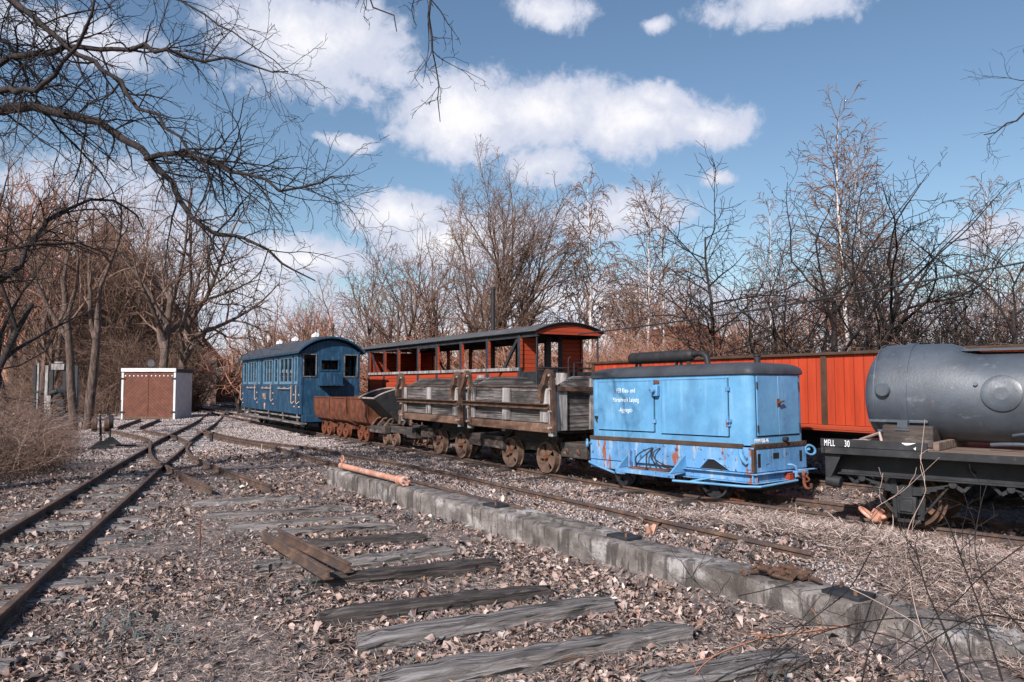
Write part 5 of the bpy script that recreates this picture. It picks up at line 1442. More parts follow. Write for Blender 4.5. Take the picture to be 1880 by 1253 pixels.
for xc in (0.62, 1.72, 3.6):
    wheelset(tank, xc, 0.235, 'rust_dark' if xc < 1 else 'black_iron', style='spoke', hubm='black_iron')
    ls = MB()
    for k in range(5):
        half = 0.34 - 0.055 * k
        pts = [(xc - half + 2 * half * q / 10, -0.50, 0.345 + 0.055 * ((q - 5) / 5.0) ** 2 * (half / 0.34) ** 2 - 0.0135 * k) for q in range(11)]
        for q in range(10):
            ls.bar(pts[q], pts[q + 1], 0.065, 0.012)
    part('leaf_spring', ls.box(xc - 0.045, xc + 0.045, -0.545, -0.455, 0.275, 0.365), 'black_iron', tank)
    part('axle_box', MB().box(xc - 0.075, xc + 0.075, -0.55, -0.40, 0.13, 0.275).box(xc - 0.05, xc + 0.05, -0.565, -0.55, 0.15, 0.25).box(xc - 0.09, xc + 0.09, -0.5, -0.44, 0.12, 0.14), 'black_iron', tank, 0.01)
    gd = MB()
    for s in (-1, 1):
        gd.bar((xc + s * 0.12, -0.47, 0.42), (xc + s * 0.09, -0.47, 0.08), 0.02, 0.05, (1, 0, 0)).bar((xc + s * 0.34, -0.50, 0.415), (xc + s * 0.09, -0.47, 0.1), 0.018, 0.018)
        gd.cyl((xc + s * 0.35, -0.55, 0.40), (xc + s * 0.35, -0.45, 0.40), 0.03, 12).bar((xc + s * 0.35, -0.5, 0.40), (xc + s * 0.42, -0.5, 0.35), 0.05, 0.03).bar((xc + s * 0.42, -0.5, 0.35), (xc + s * 0.5, -0.5, 0.44), 0.04, 0.025)
    part('axle_guard', gd.box(xc - 0.09, xc + 0.09, -0.48, -0.46, 0.05, 0.08), 'black_iron', tank, 0.003)
part('brake_rod', MB().tube([(2.05, -0.5, 0.34), (2.9, -0.5, 0.28)], 0.025, 8).tube([(1.05, -0.48, 0.45), (1.08, -0.5, 0.55), (1.12, -0.52, 0.5)], 0.014, 6), 'black_iron', tank)


# ------------------------------------------------------------------ shed, scrap frame, houses, pole, cable
p = G(271, 771, 0.0)
SW = 1.0                                         # half width of the front
sz = float(terrain(p.x, p.y))
shed = thing('engine_shed', 'small white shed with two brown herringbone boarded doors', 'shed', (p.x, p.y, sz), (0, 0, math.radians(2.5)))
SH, SDp = 1.96, 1.75
part('side_wall', MB().box(SW - 0.06, SW, 0.06, SDp, 0.0, SH - 0.16), 'white_paint', shed, 0.004)
part('side_wall', MB().box(-SW, -SW + 0.06, 0.06, SDp, 0.0, SH - 0.16), 'white_paint', shed, 0.004)
part('back_wall', MB().box(-SW + 0.061, SW - 0.061, SDp - 0.06, SDp, 0.0, SH - 0.16), 'white_paint', shed)
part('door_frame', MB().box(-SW - 0.02, -SW + 0.06, 0.0, 0.059, 0.0, SH - 0.14).box(SW - 0.06, SW + 0.02, 0.0, 0.059, 0.0, SH - 0.14).box(-SW - 0.03, SW + 0.03, -0.04, 0.06, SH - 0.139, SH), 'white_paint', shed, 0.006)
part('roof', MB().box(-SW - 0.02, SW + 0.03, 0.061, SDp + 0.05, SH - 0.159, SH - 0.02), 'roof_felt', shed, 0.006)
for s in (-1, 1):
    d = part('door', MB().box(min(0.006 * s, s * (SW - 0.062)), max(0.006 * s, s * (SW - 0.062)), 0.01, 0.05, 0.12, SH - 0.17), 'shed_board' if s > 0 else 'shed_board_mirror', shed, 0.004)
    b = MB()
    for k in range(6):
        b.lathe([(0.0, -0.006), (0.022, -0.004), (0.022, 0.0), (0, 0)], (s * (0.1 + k * 0.155), 0.009, SH - 0.29), 'y', 10)
    part('vent_hole', b, 'letter_white', d)
    b = MB()
    for z in (0.28, SH - 0.4):
        b.box(min(s * (SW - 0.12), s * (SW + 0.02)), max(s * (SW - 0.12), s * (SW + 0.02)), -0.012, 0.0, z - 0.035, z + 0.035)
    part('hinge', b, 'black_iron', d)
b = MB()
part('kick_board', MB().box(-SW + 0.061, SW - 0.061, 0.0, 0.05, 0.02, 0.118), 'beam_brown', shed)
lp = thing('floodlight', 'round grey floodlight standing on the roof edge of the brown doored shed', 'lamp', (p.x + 0.03, p.y + 0.1, sz + SH))
part('lamp_bowl', MB().lathe([(0.0, 0.12), (0.07, 0.11), (0.13, 0.05), (0.15, 0.0), (0.155, -0.02), (0.14, -0.02), (0.1, 0.06), (0.0, 0.09)], (0, 0, 0.2), 'y', 24), 'dark_frame', lp, sharp=40)
part('bracket', MB().bar((-0.16, 0, 0.0), (-0.16, 0, 0.2), 0.02, 0.03).bar((0.16, 0, 0.0), (0.16, 0, 0.2), 0.02, 0.03).box(-0.18, 0.18, -0.03, 0.03, -0.02, 0.005), 'black_iron', lp)
part('lens', MB().lathe([(0.0, -0.012), (0.135, -0.012), (0.135, -0.006), (0.0, -0.006)], (0, 0, 0.2), 'y', 20), 'roof_felt', lp)

# scrap steel frame among the brambles on the left
p = G(88, 775, 0.0)
gz = float(terrain(p.x, p.y))
sf = thing('scrap_frame', 'old upright steel machine frame with pale and black posts among the brambles', 'scrap machine', (p.x, p.y, gz), (0, 0, 0.15))
k = p.y / FPX
for (px, wpx, top, m) in ((62, 5, 671, 'black_iron'), (68, 3, 668, 'post_grey'), (84, 5, 672, 'post_grey'), (92, 6, 668, 'black_iron'), (114, 6, 669, 'black_iron'), (134, 6, 672, 'dark_frame'), (137, 3, 690, 'post_grey')):
    x = (px - 88) * k
    h = (775 - top) * k
    part('post', MB().box(x - wpx * k / 2, x + wpx * k / 2, -0.05 + 0.013 * (px % 7), 0.05 + 0.013 * (px % 7), -0.1, h), m, sf, 0.006)
part('crosshead', MB().box((92 - 88) * k, (114 - 88) * k, -0.08, 0.06, 95 * k, 106 * k).box((98 - 88) * k, (112 - 88) * k, -0.1, 0.1, 107 * k, 110 * k), 'post_grey', sf, 0.01)
mc = MB()
rng = random.Random(3)
for q in range(9):
    x, z = rng.uniform(8, 26) * k, rng.uniform(8, 60) * k
    mc.cyl((x - 0.1, rng.uniform(-0.1, 0.1), z), (x + 0.15, rng.uniform(-0.1, 0.1), z + rng.uniform(-0.1, 0.1)), rng.uniform(0.05, 0.13), 10)
part('winch', mc, 'black_iron', sf)
part('panel', MB().box(-5 * k, 5 * k, -0.09, -0.06, 18 * k, 48 * k), 'post_grey', sf, 0.004)
part('panel', MB().bar((40 * k, -0.08, 45 * k), (47 * k, -0.08, 12 * k), 0.02, 0.2, (0, 1, 0)), 'post_grey', sf, 0.004)
part('brace', MB().bar((-26 * k, 0.08, 15 * k), (-6 * k, 0.08, 75 * k), 0.05, 0.05).bar((46 * k, 0.08, 70 * k), (30 * k, 0.08, 15 * k), 0.05, 0.05).bar((-28 * k, 0, 55 * k), (50 * k, 0, 52 * k), 0.04, 0.05), 'black_iron', sf)
part('base_beam', MB().box(-35 * k, 60 * k, -0.15, 0.02, -0.02, 10 * k).bar((30 * k, -0.1, 12 * k), (95 * k, -0.6, -2 * k), 0.12, 0.12), 'black_iron', sf, 0.01)
p = G(146, 760, 0.0)
tag(part('bollard', MB().tube([p + Vector((0, 0, -0.1)), p + Vector((0.0, 0, 0.35)), p + Vector((-0.03, 0, 0.5))], [0.09, 0.08, 0.07], 10), 'white_paint', None), 'short white painted post right of the scrap frame', 'post')
for (px, py, lab) in ((196, 762, 'dark upright stub left of the brown shed doors'),):
    p = G(px, py, 0)
    tag(part('stub_post', MB().box(p.x - 0.05, p.x + 0.05, p.y - 0.05, p.y + 0.05, -0.1, 0.42), 'black_iron', None, 0.01), lab, 'post')

# tall brick house behind the left trees
hx, hy = (192 - 940) * 46 / FPX, 46.0
hs_ = thing('brick_house', 'pale pink brick house with a steep gable behind the bare trees on the left', 'house', (hx, hy, 0), (0, 0, math.radians(27)))
EZ, AZ, HWd = 3.1, 10.8, 6.3
wl = part('wall', MB().prism([(-HWd, 0), (HWd, 0), (HWd, EZ), (0, AZ), (-HWd, EZ)], (0, 12, 'y')), 'brick_pink', hs_)
for (x, z) in ((-3.2, 1.2), (0.0, 1.2), (3.2, 1.2), (-2.0, 4.2), (2.0, 4.2), (0, 7.2)):
    f = part('window', MB().box(x - 0.55, x + 0.55, -0.05, 0.0, z, z + 0.08).box(x - 0.55, x + 0.55, -0.05, 0.0, z + 1.42, z + 1.5).box(x - 0.55, x - 0.47, -0.05, 0.0, z + 0.08, z + 1.42).box(x + 0.47, x + 0.55, -0.05, 0.0, z + 0.08, z + 1.42).box(x - 0.03, x + 0.03, -0.04, 0.0, z + 0.08, z + 1.42), 'brick_pink', hs_)
    part('pane', MB().box(x - 0.47, x + 0.47, -0.012, -0.003, z + 0.08, z + 1.42), 'void_black', f)
sl_ = (AZ - EZ) / HWd
for s in (-1, 1):
    part('roof', MB().prism([(s * (HWd + 0.5), EZ - 0.5 * sl_ + 0.02), (s * 0.0, AZ + 0.02), (s * 0.0, AZ + 0.25), (s * (HWd + 0.55), EZ - 0.5 * sl_ + 0.2)], (-0.35, 12.4, 'y')), 'tile_red', hs_)
part('chimney', MB().box(4.6, 5.3, 2.0, 2.8, 4.5, 6.6).box(4.5, 5.4, 1.9, 2.9, 6.6, 6.8), 'brick_pink', hs_)

# red roofed hut behind the scrub on the right
hut = thing('red_hut', 'low hut with a rust red roof showing over the scrub behind the generator', 'hut', ((1275 - 940) * 34 / FPX, 34, 0.3), (0, 0, 0.15))
part('wall', MB().box(-1.3, 1.3, 0, 2.5, 0, 2.9), 'red_plank', hut)
part('roof', MB().prism([(-1.45, 2.9), (1.45, 2.9), (1.3, 3.1), (0.2, 3.75), (-1.35, 3.55)], (-0.2, 2.7, 'y')), 'tile_red', hut)

# black stove pipe / mast behind the open carriage
b0 = A(905, 600, 17.5)
pl = thing('iron_mast', 'plain black iron mast rising behind the roof of the open red carriage', 'pole', (b0.x, b0.y, 0))
top = A(905, 528, 17.5).z
part('shaft', MB().cyl((0, 0, 0), (0, 0, top - 0.06), 0.05, 12), 'cable_black', pl)
part('cap', MB().cyl((0, 0, top - 0.06), (0, 0, top), 0.058, 12), 'black_iron', pl)
# cable sagging from the right edge to the carriage
ca, cb = A(2150, 428, 8.5), A(1062, 614, 14.3)
pts = []
for k in range(25):
    t = k / 24
    q = ca.lerp(cb, t)
    q.z -= 0.9 * t * (1 - t) * 0.42
    pts.append(q)
tag(part('overhead_cable', MB().tube(pts, 0.013, 7), 'cable_black', None), 'thick black cable sagging from the right edge to the open carriage', 'cable')


# ------------------------------------------------------------------ vegetation
def tubes_mesh(polys, sides_of, name):
    """polys: list of (points, radii); one fast mesh of tapering tubes"""
    groups = {}
    for pts, rad in polys:
        groups.setdefault((len(pts), sides_of(rad[0])), []).append((pts, rad))
    V, F, off = [], [], 0
    for (n, sd), L in groups.items():
        P = np.array([q[0] for q in L], dtype=np.float64)        # m n 3
        R = np.array([q[1] for q in L], dtype=np.float64)        # m n
        T = np.empty_like(P)
        T[:, 1:-1] = P[:, 2:] - P[:, :-2]
        T[:, 0] = P[:, 1] - P[:, 0]
        T[:, -1] = P[:, -1] - P[:, -2]
        T /= np.linalg.norm(T, axis=2, keepdims=True) + 1e-9
        mean = T.mean(1)
        ref = np.where(np.abs(mean[:, 2:3]) < 0.8, np.array([[0, 0, 1.0]]), np.array([[1.0, 0, 0]]))[:, None, :]
        X = np.cross(T, ref)
        X /= np.linalg.norm(X, axis=2, keepdims=True) + 1e-9
        Y = np.cross(T, X)
        a = np.arange(sd) * 2 * np.pi / sd
        ring = X[:, :, None, :] * np.cos(a)[None, None, :, None] + Y[:, :, None, :] * np.sin(a)[None, None, :, None]
        vv = P[:, :, None, :] + ring * R[:, :, None, None]       # m n sd 3
        m = len(L)
        idx = off + np.arange(m * n * sd).reshape(m, n, sd)
        nx = np.roll(idx, -1, axis=2)
        f = np.stack([idx[:, :-1], nx[:, :-1], nx[:, 1:], idx[:, 1:]], -1).reshape(-1, 4)
        V.append(vv.reshape(-1, 3))
        F.append(f)
        off += m * n * sd
    me = bpy.data.meshes.new(name)
    fill_mesh(me, np.concatenate(V), np.concatenate(F))
    return me


def sides(r):
    return 10 if r > 0.06 else 6 if r > 0.02 else 4 if r > 0.009 else 3


def norm3(a):
    l = math.sqrt(a[0] * a[0] + a[1] * a[1] + a[2] * a[2]) or 1e-9
    return (a[0] / l, a[1] / l, a[2] / l)


def grow(out, rng, P, p, d, L, r, lvl):
    n = P['seg'][lvl]
    pts, rad = [p], [r]
    st = L / n
    wob, trop = P['wob'][lvl], P['trop'][lvl]
    r1 = max(r * P['tip'][lvl], P['rmin'])
    dirs = [d]
    for i in range(n):
        d = norm3((d[0] + rng.gauss(0, wob), d[1] + rng.gauss(0, wob), d[2] + rng.gauss(0, wob) + trop * (0.4 + 1.2 * i / n)))
        p = (p[0] + d[0] * st, p[1] + d[1] * st, p[2] + d[2] * st)
        pts.append(p)
        rad.append(r + (r1 - r) * (i + 1) / n)
        dirs.append(d)
    out.append((pts, rad, lvl))
    if lvl + 1 < len(P['seg']):
        k = P['num'][lvl]
        k = max(1, int(round(k * rng.uniform(0.8, 1.2) * min(1.3, max(0.35, L / P['ref'][lvl])))))
        a0 = rng.uniform(0, 6.28)
        lo = P['start'][lvl]
        for j in range(k):
            t = lo + (1 - lo) * (j + rng.random()) / k
            i = min(int(t * n), n - 1)
            f = t * n - i
            q = tuple(pts[i][c] + (pts[i + 1][c] - pts[i][c]) * f for c in range(3))
            b = dirs[i + 1]
            a0 += 2.4 + rng.uniform(-0.5, 0.5)
            ref = (0, 0, 1) if abs(b[2]) < 0.9 else (1, 0, 0)
            x = norm3((b[1] * ref[2] - b[2] * ref[1], b[2] * ref[0] - b[0] * ref[2], b[0] * ref[1] - b[1] * ref[0]))
            y = (b[1] * x[2] - b[2] * x[1], b[2] * x[0] - b[0] * x[2], b[0] * x[1] - b[1] * x[0])
            an = math.radians(P['ang'][lvl] * rng.uniform(0.7, 1.3))
            ca, sa = math.cos(an), math.sin(an)
            u, v = math.cos(a0), math.sin(a0)
            nd = norm3(tuple(b[c] * ca + (x[c] * u + y[c] * v) * sa for c in range(3)))
            rr = (rad[i] + (rad[i + 1] - rad[i]) * f)
            grow(out, rng, P, q, nd, L * P['ratio'][lvl] * rng.uniform(0.65, 1.2) * (1.15 - P['fall'][lvl] * t), max(min(rr * 0.72, r * P['rr'][lvl]), P['rmin']), lvl + 1)


VASE = dict(seg=(7, 7, 6, 4, 3), wob=(0.05, 0.08, 0.12, 0.16, 0.2), trop=(0.05, 0.07, 0.05, 0.03, 0.0), tip=(0.3, 0.22, 0.25, 0.4, 0.6), rmin=0.005, num=(7, 8, 7, 4), ref=(5, 3.5, 1.6, 0.7), start=(0.12, 0.2, 0.15, 0.15),
            ang=(26, 34, 40, 42), ratio=(0.72, 0.48, 0.45, 0.5), fall=(0.35, 0.6, 0.5, 0.4), rr=(0.55, 0.5, 0.5, 0.6))
BIRCH = dict(xrm=0, seg=(10, 6, 5, 3), wob=(0.025, 0.07, 0.1, 0.12), trop=(0.02, 0.02, -0.14, -0.2), tip=(0.12, 0.25, 0.4, 0.6), rmin=0.0075, num=(46, 12, 6), ref=(8, 2, 0.9), start=(0.22, 0.2, 0.15), ang=(42, 34, 35), ratio=(0.27, 0.5, 0.6), fall=(0.75, 0.4, 0.3), rr=(0.22, 0.5, 0.6))
OAK = dict(seg=(6, 8, 7, 5, 3), wob=(0.04, 0.11, 0.14, 0.18, 0.22), trop=(0.03, 0.04, 0.03, 0.01, 0.0), tip=(0.55, 0.2, 0.22, 0.35, 0.6), rmin=0.005, num=(6, 9, 7, 4), ref=(4, 4, 1.8, 0.8), start=(0.4, 0.22, 0.15, 0.15), ang=(36, 42, 44, 45), ratio=(1.0, 0.45, 0.45, 0.5), fall=(0.3, 0.55, 0.5, 0.4), rr=(0.6, 0.5, 0.5, 0.6))
CRAB = dict(seg=(5, 9, 7, 5, 3), wob=(0.06, 0.17, 0.24, 0.28, 0.25), trop=(0.03, 0.05, 0.0, 0.0, 0.0), tip=(0.6, 0.2, 0.25, 0.4, 0.6), rmin=0.004, num=(9, 9, 7, 3), ref=(2.5, 3, 1.4, 0.6), start=(0.3, 0.15, 0.12, 0.15), ang=(38, 50, 55, 50), ratio=(1.25, 0.42, 0.42, 0.45), fall=(0.3, 0.5, 0.5, 0.4), rr=(0.5, 0.5, 0.5, 0.6))
SPARSE = dict(seg=(9, 7, 6, 3), wob=(0.05, 0.13, 0.16, 0.18), trop=(0.02, 0.03, 0.0, 0.0), tip=(0.3, 0.2, 0.3, 0.6), rmin=0.005, num=(15, 7, 4), ref=(5, 2.2, 0.9), start=(0.25, 0.15, 0.15), ang=(58, 48, 48), ratio=(0.42, 0.42, 0.45), fall=(0.15, 0.4, 0.4), rr=(0.42, 0.5, 0.6))


def tree_parts(P, H, r0, seed, stems=1, spread=8, lean=(0, 0)):
    rng = random.Random(seed)
    out = []
    for s in range(stems):
        a = 2 * math.pi * s / stems + rng.uniform(-0.5, 0.5)
        tl = math.tan(math.radians(spread if stems > 1 else 2)) * rng.uniform(0.6, 1.3)
        d = norm3((math.cos(a) * tl + lean[0], math.sin(a) * tl + lean[1], 1.0))
        grow(out, rng, P, (0.12 * math.cos(a) * (stems > 1), 0.12 * math.sin(a) * (stems > 1), -0.15), d, H * P.get('trunk', 0.62) * rng.uniform(0.85, 1.1), r0 * rng.uniform(0.75, 1.1), 0)
    zs = sorted(p[2] for q in out for p in q[0])
    k = H / zs[int(len(zs) * 0.995)]
    zt = zs[int(len(zs) * 0.97)]
    tops = [p for q in out for p in q[0] if p[2] >= zt]
    ox, oy = ((sum(p[0] for p in tops) / len(tops), sum(p[1] for p in tops) / len(tops)) if lean == (0, 0) else (0, 0))
    sc = []
    for pts, rad, lvl in out:
        sc.append(([((x - ox * max(z, 0) / zt) * k, (y - oy * max(z, 0) / zt) * k, z * k) for x, y, z in pts], rad, lvl))
    return sc


def make_tree(name, label, cat, loc, P, H, r0, seed, bark='bark', twig='twig', stems=1, spread=8, lean=(0, 0), group=None, rz=None, thick=1.0, cut=1):
    t = thing(name, label, cat, loc, (0, 0, random.Random(seed).uniform(0, 6.28) if rz is None else rz), group)
    q = tree_parts(P, H, r0, seed, stems, spread, lean)
    tr = [(p, [max(x, 0.004) for x in r]) for p, r, l in q if l < cut]
    cr = [(p, [x * thick for x in r]) for p, r, l in q if l >= cut]
    for nm, L, m in (('trunk', tr, bark), ('crown', cr, twig)):
        me = tubes_mesh(L, sides, nm)
        me.materials.append(MATS[m])
        link(nm, me, t)
    return t


def at(px, Y, dz=-0.1):
    x = (px - 940) / FPX * Y
    return (x, Y, float(terrain(x, Y)) + dz)


def hgt(top, Y, x=0):
    return EYE + (HOR - top) / FPX * Y


# individual trees along the back, left to right
def T(px, Y, top, P, r0, seed, label, name='bare_tree', **kw):
    l = at(px, Y)
    return make_tree(name, label, 'tree', l, P, hgt(top, Y) - l[2], r0, seed, **kw)


T(893, 26, 272, dict(VASE, trunk=0.7), 0.13, 11, 'tallest many stemmed bare tree rising behind the black mast', stems=4, spread=9, cut=2, rz=2.2)
T(712, 27, 432, dict(VASE, trunk=0.6, num=(10, 10, 9, 5)), 0.11, 12, 'dense round bare tree between the blue carriage and the black mast', twig='twig', thick=1.2, stems=3, spread=10)
T(815, 29, 400, VASE, 0.1, 13, 'bushy many stemmed bare tree just left of the tallest one', stems=4, spread=14)
T(588, 34, 495, dict(VASE, num=(9, 10, 8, 5)), 0.1, 14, 'low twiggy tree right behind the dark blue carriage roof', twig='twig_red', thick=1.25, stems=3, spread=12)
T(500, 44, 560, dict(VASE, num=(9, 10, 8, 4)), 0.1, 15, 'small twiggy tree behind the far end of the dark blue carriage', twig='twig_red', thick=1.3, stems=3, spread=13)
T(970, 31, 440, VASE, 0.1, 16, 'brown bare tree between the tallest tree and the twin birches', stems=3, spread=12)
BW = dict(BIRCH, trop=(0.015, 0.02, -0.38, -0.45), num=(60, 16, 7))
T(1083, 27, 315, BW, 0.085, 21, 'weeping birch with a bright white trunk behind the open carriage roof end', 'birch', bark='bark_birch', thick=1.25, twig='twig')
T(1070, 29, 400, BW, 0.065, 22, 'slimmer birch leaning beside the weeping birch', 'birch', bark='bark_birch', thick=1.25, twig='twig', lean=(-0.05, 0))
T(1186, 30, 318, BIRCH, 0.08, 23, 'slender pale birch left of the sparse dark tree', 'birch', bark='bark_birch', thick=1.25, twig='twig')
T(1218, 32, 345, BIRCH, 0.075, 24, 'second birch close right of the slender pale birch', 'birch', bark='bark_birch', thick=1.25, twig='twig')
T(1412, 31, 355, BIRCH, 0.07, 25, 'birch standing between the sparse dark tree and the crab apple', 'birch', bark='bark_birch', thick=1.25, twig='twig')
T(1558, 26, 148, BIRCH, 0.095, 26, 'tallest pointed birch behind the crab apple', 'birch', bark='bark_birch', thick=1.25, twig='twig')
T(1582, 28, 235, BIRCH, 0.075, 27, 'lower birch just right of the tallest pointed birch', 'birch', bark='bark_birch', thick=1.25, twig='twig')
T(1822, 30, 318, BIRCH, 0.075, 28, 'slim birch above the tank wagon near the right edge', 'birch', bark='bark_birch', thick=1.25, twig='twig')
T(1314, 16, 275, dict(SPARSE, trunk=0.8, num=(18, 9, 5)), 0.062, 31, 'sparse dark tree with wide horizontal limbs behind the pale blue generator', bark='bark_dark', twig='twig_dark')
T(1560, 14.5, 285, dict(CRAB, trunk=0.35, num=(10, 11, 8, 4)), 0.06, 32, 'dark twisted crab apple tree behind the red wagon', 'crab_apple', bark='bark_dark', twig='twig_dark', stems=3, spread=16)
T(1425, 15.5, 430, dict(CRAB, trunk=0.4, num=(9, 10, 8, 4)), 0.032, 33, 'low dark thicket tree left of the crab apple', bark='bark_dark', twig='twig_dark', stems=4, spread=14)
T(1730, 15, 420, dict(CRAB, trunk=0.4, num=(9, 10, 8, 4)), 0.032, 34, 'dark branching shrub tree right of the crab apple', bark='bark_dark', twig='twig_dark', stems=4, spread=14)
T(1890, 12, 360, dict(CRAB, trunk=0.4), 0.045, 35, 'dark thorny tree cut by the right edge above the tank', bark='bark_dark', twig='twig_dark', stems=3, spread=14)
# left side
T(150, 23, 215, dict(OAK, trunk=0.36, start=(0.5, 0.22, 0.15, 0.15), num=(3, 10, 7, 4), trop=(0.03, 0.1, 0.06, 0.02, 0), ang=(24, 36, 42, 45)), 0.15, 41, 'thick forked bare tree left of the brown doored shed', bark='bark', twig='twig', cut=2, rz=0.6, stems=2, spread=7)
T(292, 33, 300, dict(OAK, trunk=0.4, num=(6, 9, 7, 4)), 0.26, 42, 'wide crowned bare tree leaning behind the brown doored shed', bark='bark', twig='twig', lean=(-0.12, 0), cut=2)
T(320, 35, 335, dict(OAK, trunk=0.45), 0.24, 43, 'bare tree with spreading right limbs behind the shed roof', bark='bark', twig='twig', lean=(0.15, 0), cut=2)
T(30, 19, 250, dict(OAK, trunk=0.45, num=(6, 8, 7, 3)), 0.13, 44, 'dark bare tree at the left edge behind the brambles', bark='bark_dark', twig='twig', cut=2)
T(-60, 14, 330, dict(OAK, trunk=0.45, num=(5, 8, 7, 3)), 0.1, 45, 'low limbed dark tree cut by the left edge', bark='bark_dark', twig='twig_dark', cut=2)
T(215, 40, 330, dict(VASE, num=(6, 7, 6, 3)), 0.14, 46, 'slender many stemmed tree in front of the pink brick house', stems=3, spread=8, twig='twig_red')
T(80, 34, 280, dict(VASE, num=(6, 7, 6, 3)), 0.14, 47, 'tall twiggy tree behind the old scrap frame', stems=3, spread=9, twig='twig')
T(240, 37, 380, dict(VASE, num=(7, 8, 7, 4)), 0.15, 48, 'brown twiggy tree covering the middle of the pink brick house', stems=4, spread=10, twig='twig')
T(185, 38, 420, dict(VASE, num=(7, 8, 7, 4)), 0.13, 49, 'bushy twiggy tree covering the left half of the pink brick house', stems=4, spread=11, twig='twig')
T(330, 39, 480, dict(VASE, num=(7, 8, 7, 4)), 0.12, 50, 'bushy brown tree at the right eave of the pink brick house', stems=5, spread=12, twig='twig')

# copies that fill the woods behind
proto = []
for i, (P, H, st, bk, tw) in enumerate(((VASE, 6.5, 3, 'bark', 'twig'), (dict(VASE, num=(8, 9, 8, 4)), 5.0, 4, 'bark', 'twig_red'), (BIRCH, 9, 1, 'bark_birch', 'twig'), (dict(CRAB, trunk=0.4), 3.8, 4, 'bark_dark', 'twig_red'))):
    t = make_tree('bare_tree' if i != 2 else 'birch', '', 'tree', (0, 60, 0), P, H, 0.09, 60 + i, bk, tw, st, 12)
    proto.append((t, H))
first = [True] * 4
WOODS = [('slim bare tree in the woods behind the carriages', 'bare trees in the woods'), ('reddish twiggy bare tree in the woods behind the carriages', 'reddish bare trees in the woods'), ('thin white stemmed birch standing far back in the woods', 'far birches in the woods'), ('low reddish scrub tree at the edge of the woods', 'scrub trees at the edge of the woods')]
rng = random.Random(77)


def plant(i, px, Y, top, wide=1.0):
    t, H = proto[i]
    if first[i]:
        first[i] = False
        o = t
    else:
        o = copy_tree(t)
    l = at(px, Y)
    s = (hgt(top, Y) - l[2]) / H
    o.location = l
    o.rotation_euler = (0, 0, rng.uniform(0, 6.28))
    o.scale = (s * wide, s * wide, s)
    tag(o, WOODS[i][0], 'tree', WOODS[i][1])


for k in range(30):
    px = rng.uniform(440, 1950)
    Y = rng.uniform(32, 52)
    i = rng.choices((0, 1, 2, 3), (4, 5, 2, 2))[0]
    base = np.interp(px, [440, 560, 700, 900, 1060, 1200, 1400, 1600, 1800, 1950], [620, 545, 510, 510, 530, 525, 520, 480, 450, 440])
    plant(i, px, Y, base + rng.uniform(-40, 55), rng.uniform(1.0, 1.5))
for k in range(6):
    px = rng.uniform(-250, 120)
    Y = rng.uniform(38, 50)
    plant(rng.choices((0, 1), (1, 1))[0], px, Y, np.interp(px, [-250, 0, 200, 300, 400], [250, 300, 420, 520, 600]) + rng.uniform(-50, 60), rng.uniform(1.0, 1.4))
for k in range(7):
    px = rng.uniform(415, 480)
    plant(rng.choice((0, 1)), px, rng.uniform(66, 80), 655 - (px - 415) * 0.7 + rng.uniform(-12, 12), 1.3)
for k in range(24):
    px = rng.uniform(690, 1250)
    plant(3, px, max(rng.uniform(19.5, 27), 10.2 / (0.85 * (px - 940) / FPX + 0.53) + rng.uniform(1.0, 3)), rng.uniform(575, 640), rng.uniform(1.3, 2.0))


# tangled scrub (too many stems to count)
def scrub(name, label, area, n, hmin, hmax, m, seed, r=(0.004, 0.009), twigs=3, arch_=0.6, lean=0.35, zoff=0.0):
    R = np.random.RandomState(seed)
    pts = area(R, n)
    k = 6
    polys = []
    h = R.uniform(hmin, hmax, n) * pts[:, 2]
    az_ = R.uniform(0, 6.28, n)
    ln = np.abs(R.normal(0, lean, n))
    cur = R.uniform(0, arch_, n)
    base = np.stack([pts[:, 0], pts[:, 1], terrain(pts[:, 0], pts[:, 1]) - 0.05 + zoff], -1)
    t = np.linspace(0, 1, k)
    wb = np.cumsum(R.normal(0, 0.05, (n, k, 3)), 1)
    P = np.empty((n, k, 3))
    hor = (ln[:, None] * t + cur[:, None] * t ** 2.2) * h[:, None]
    P[:, :, 0] = base[:, None, 0] + np.cos(az_)[:, None] * hor
    P[:, :, 1] = base[:, None, 1] + np.sin(az_)[:, None] * hor
    P[:, :, 2] = base[:, None, 2] + h[:, None] * (t - 0.45 * cur[:, None] * t ** 3)
    P += wb * h[:, None, None]
    P[:, 0] = base
    rr = R.uniform(r[0], r[1], n)
    RR = rr[:, None] * np.linspace(1, 0.4, k)[None]
    polys += [(P[i], RR[i]) for i in range(n)]
    tw = []
    for j in range(twigs):
        i0 = R.randint(1, k - 1, n)
        b = P[np.arange(n), i0]
        d = R.normal(0, 1, (n, 3))
        d[:, 2] = np.abs(d[:, 2]) * 0.7
        d /= np.linalg.norm(d, axis=1, keepdims=True)
        L = h * R.uniform(0.15, 0.4, n)
        c = b + d * L[:, None] * 0.5 + R.normal(0, 0.03, (n, 3)) * h[:, None]
        e = b + d * L[:, None]
        tw += [((b[i], c[i], e[i]), (rr[i] * 0.6, rr[i] * 0.5, rr[i] * 0.35)) for i in range(n)]
    me = tubes_mesh(polys + tw, lambda q: 3, name)
    me.materials.append(MATS[m])
    return tag(link(name, me), label, None, None, 'stuff')


def poly_area(px0, px1, y0, y1, edge=0.0):
    def f(R, n):
        Y = y0 + (y1 - y0) * R.rand(n) ** 1.2
        px = R.uniform(px0, px1, n)
        Y = np.maximum(Y, 10.4 / (0.85 * (px - 940) / FPX + 0.53) + R.uniform(0, 3, n))
        return np.stack([(px - 940) / FPX * Y, Y, R.uniform(0.55, 1.0, n)], -1)
    return f


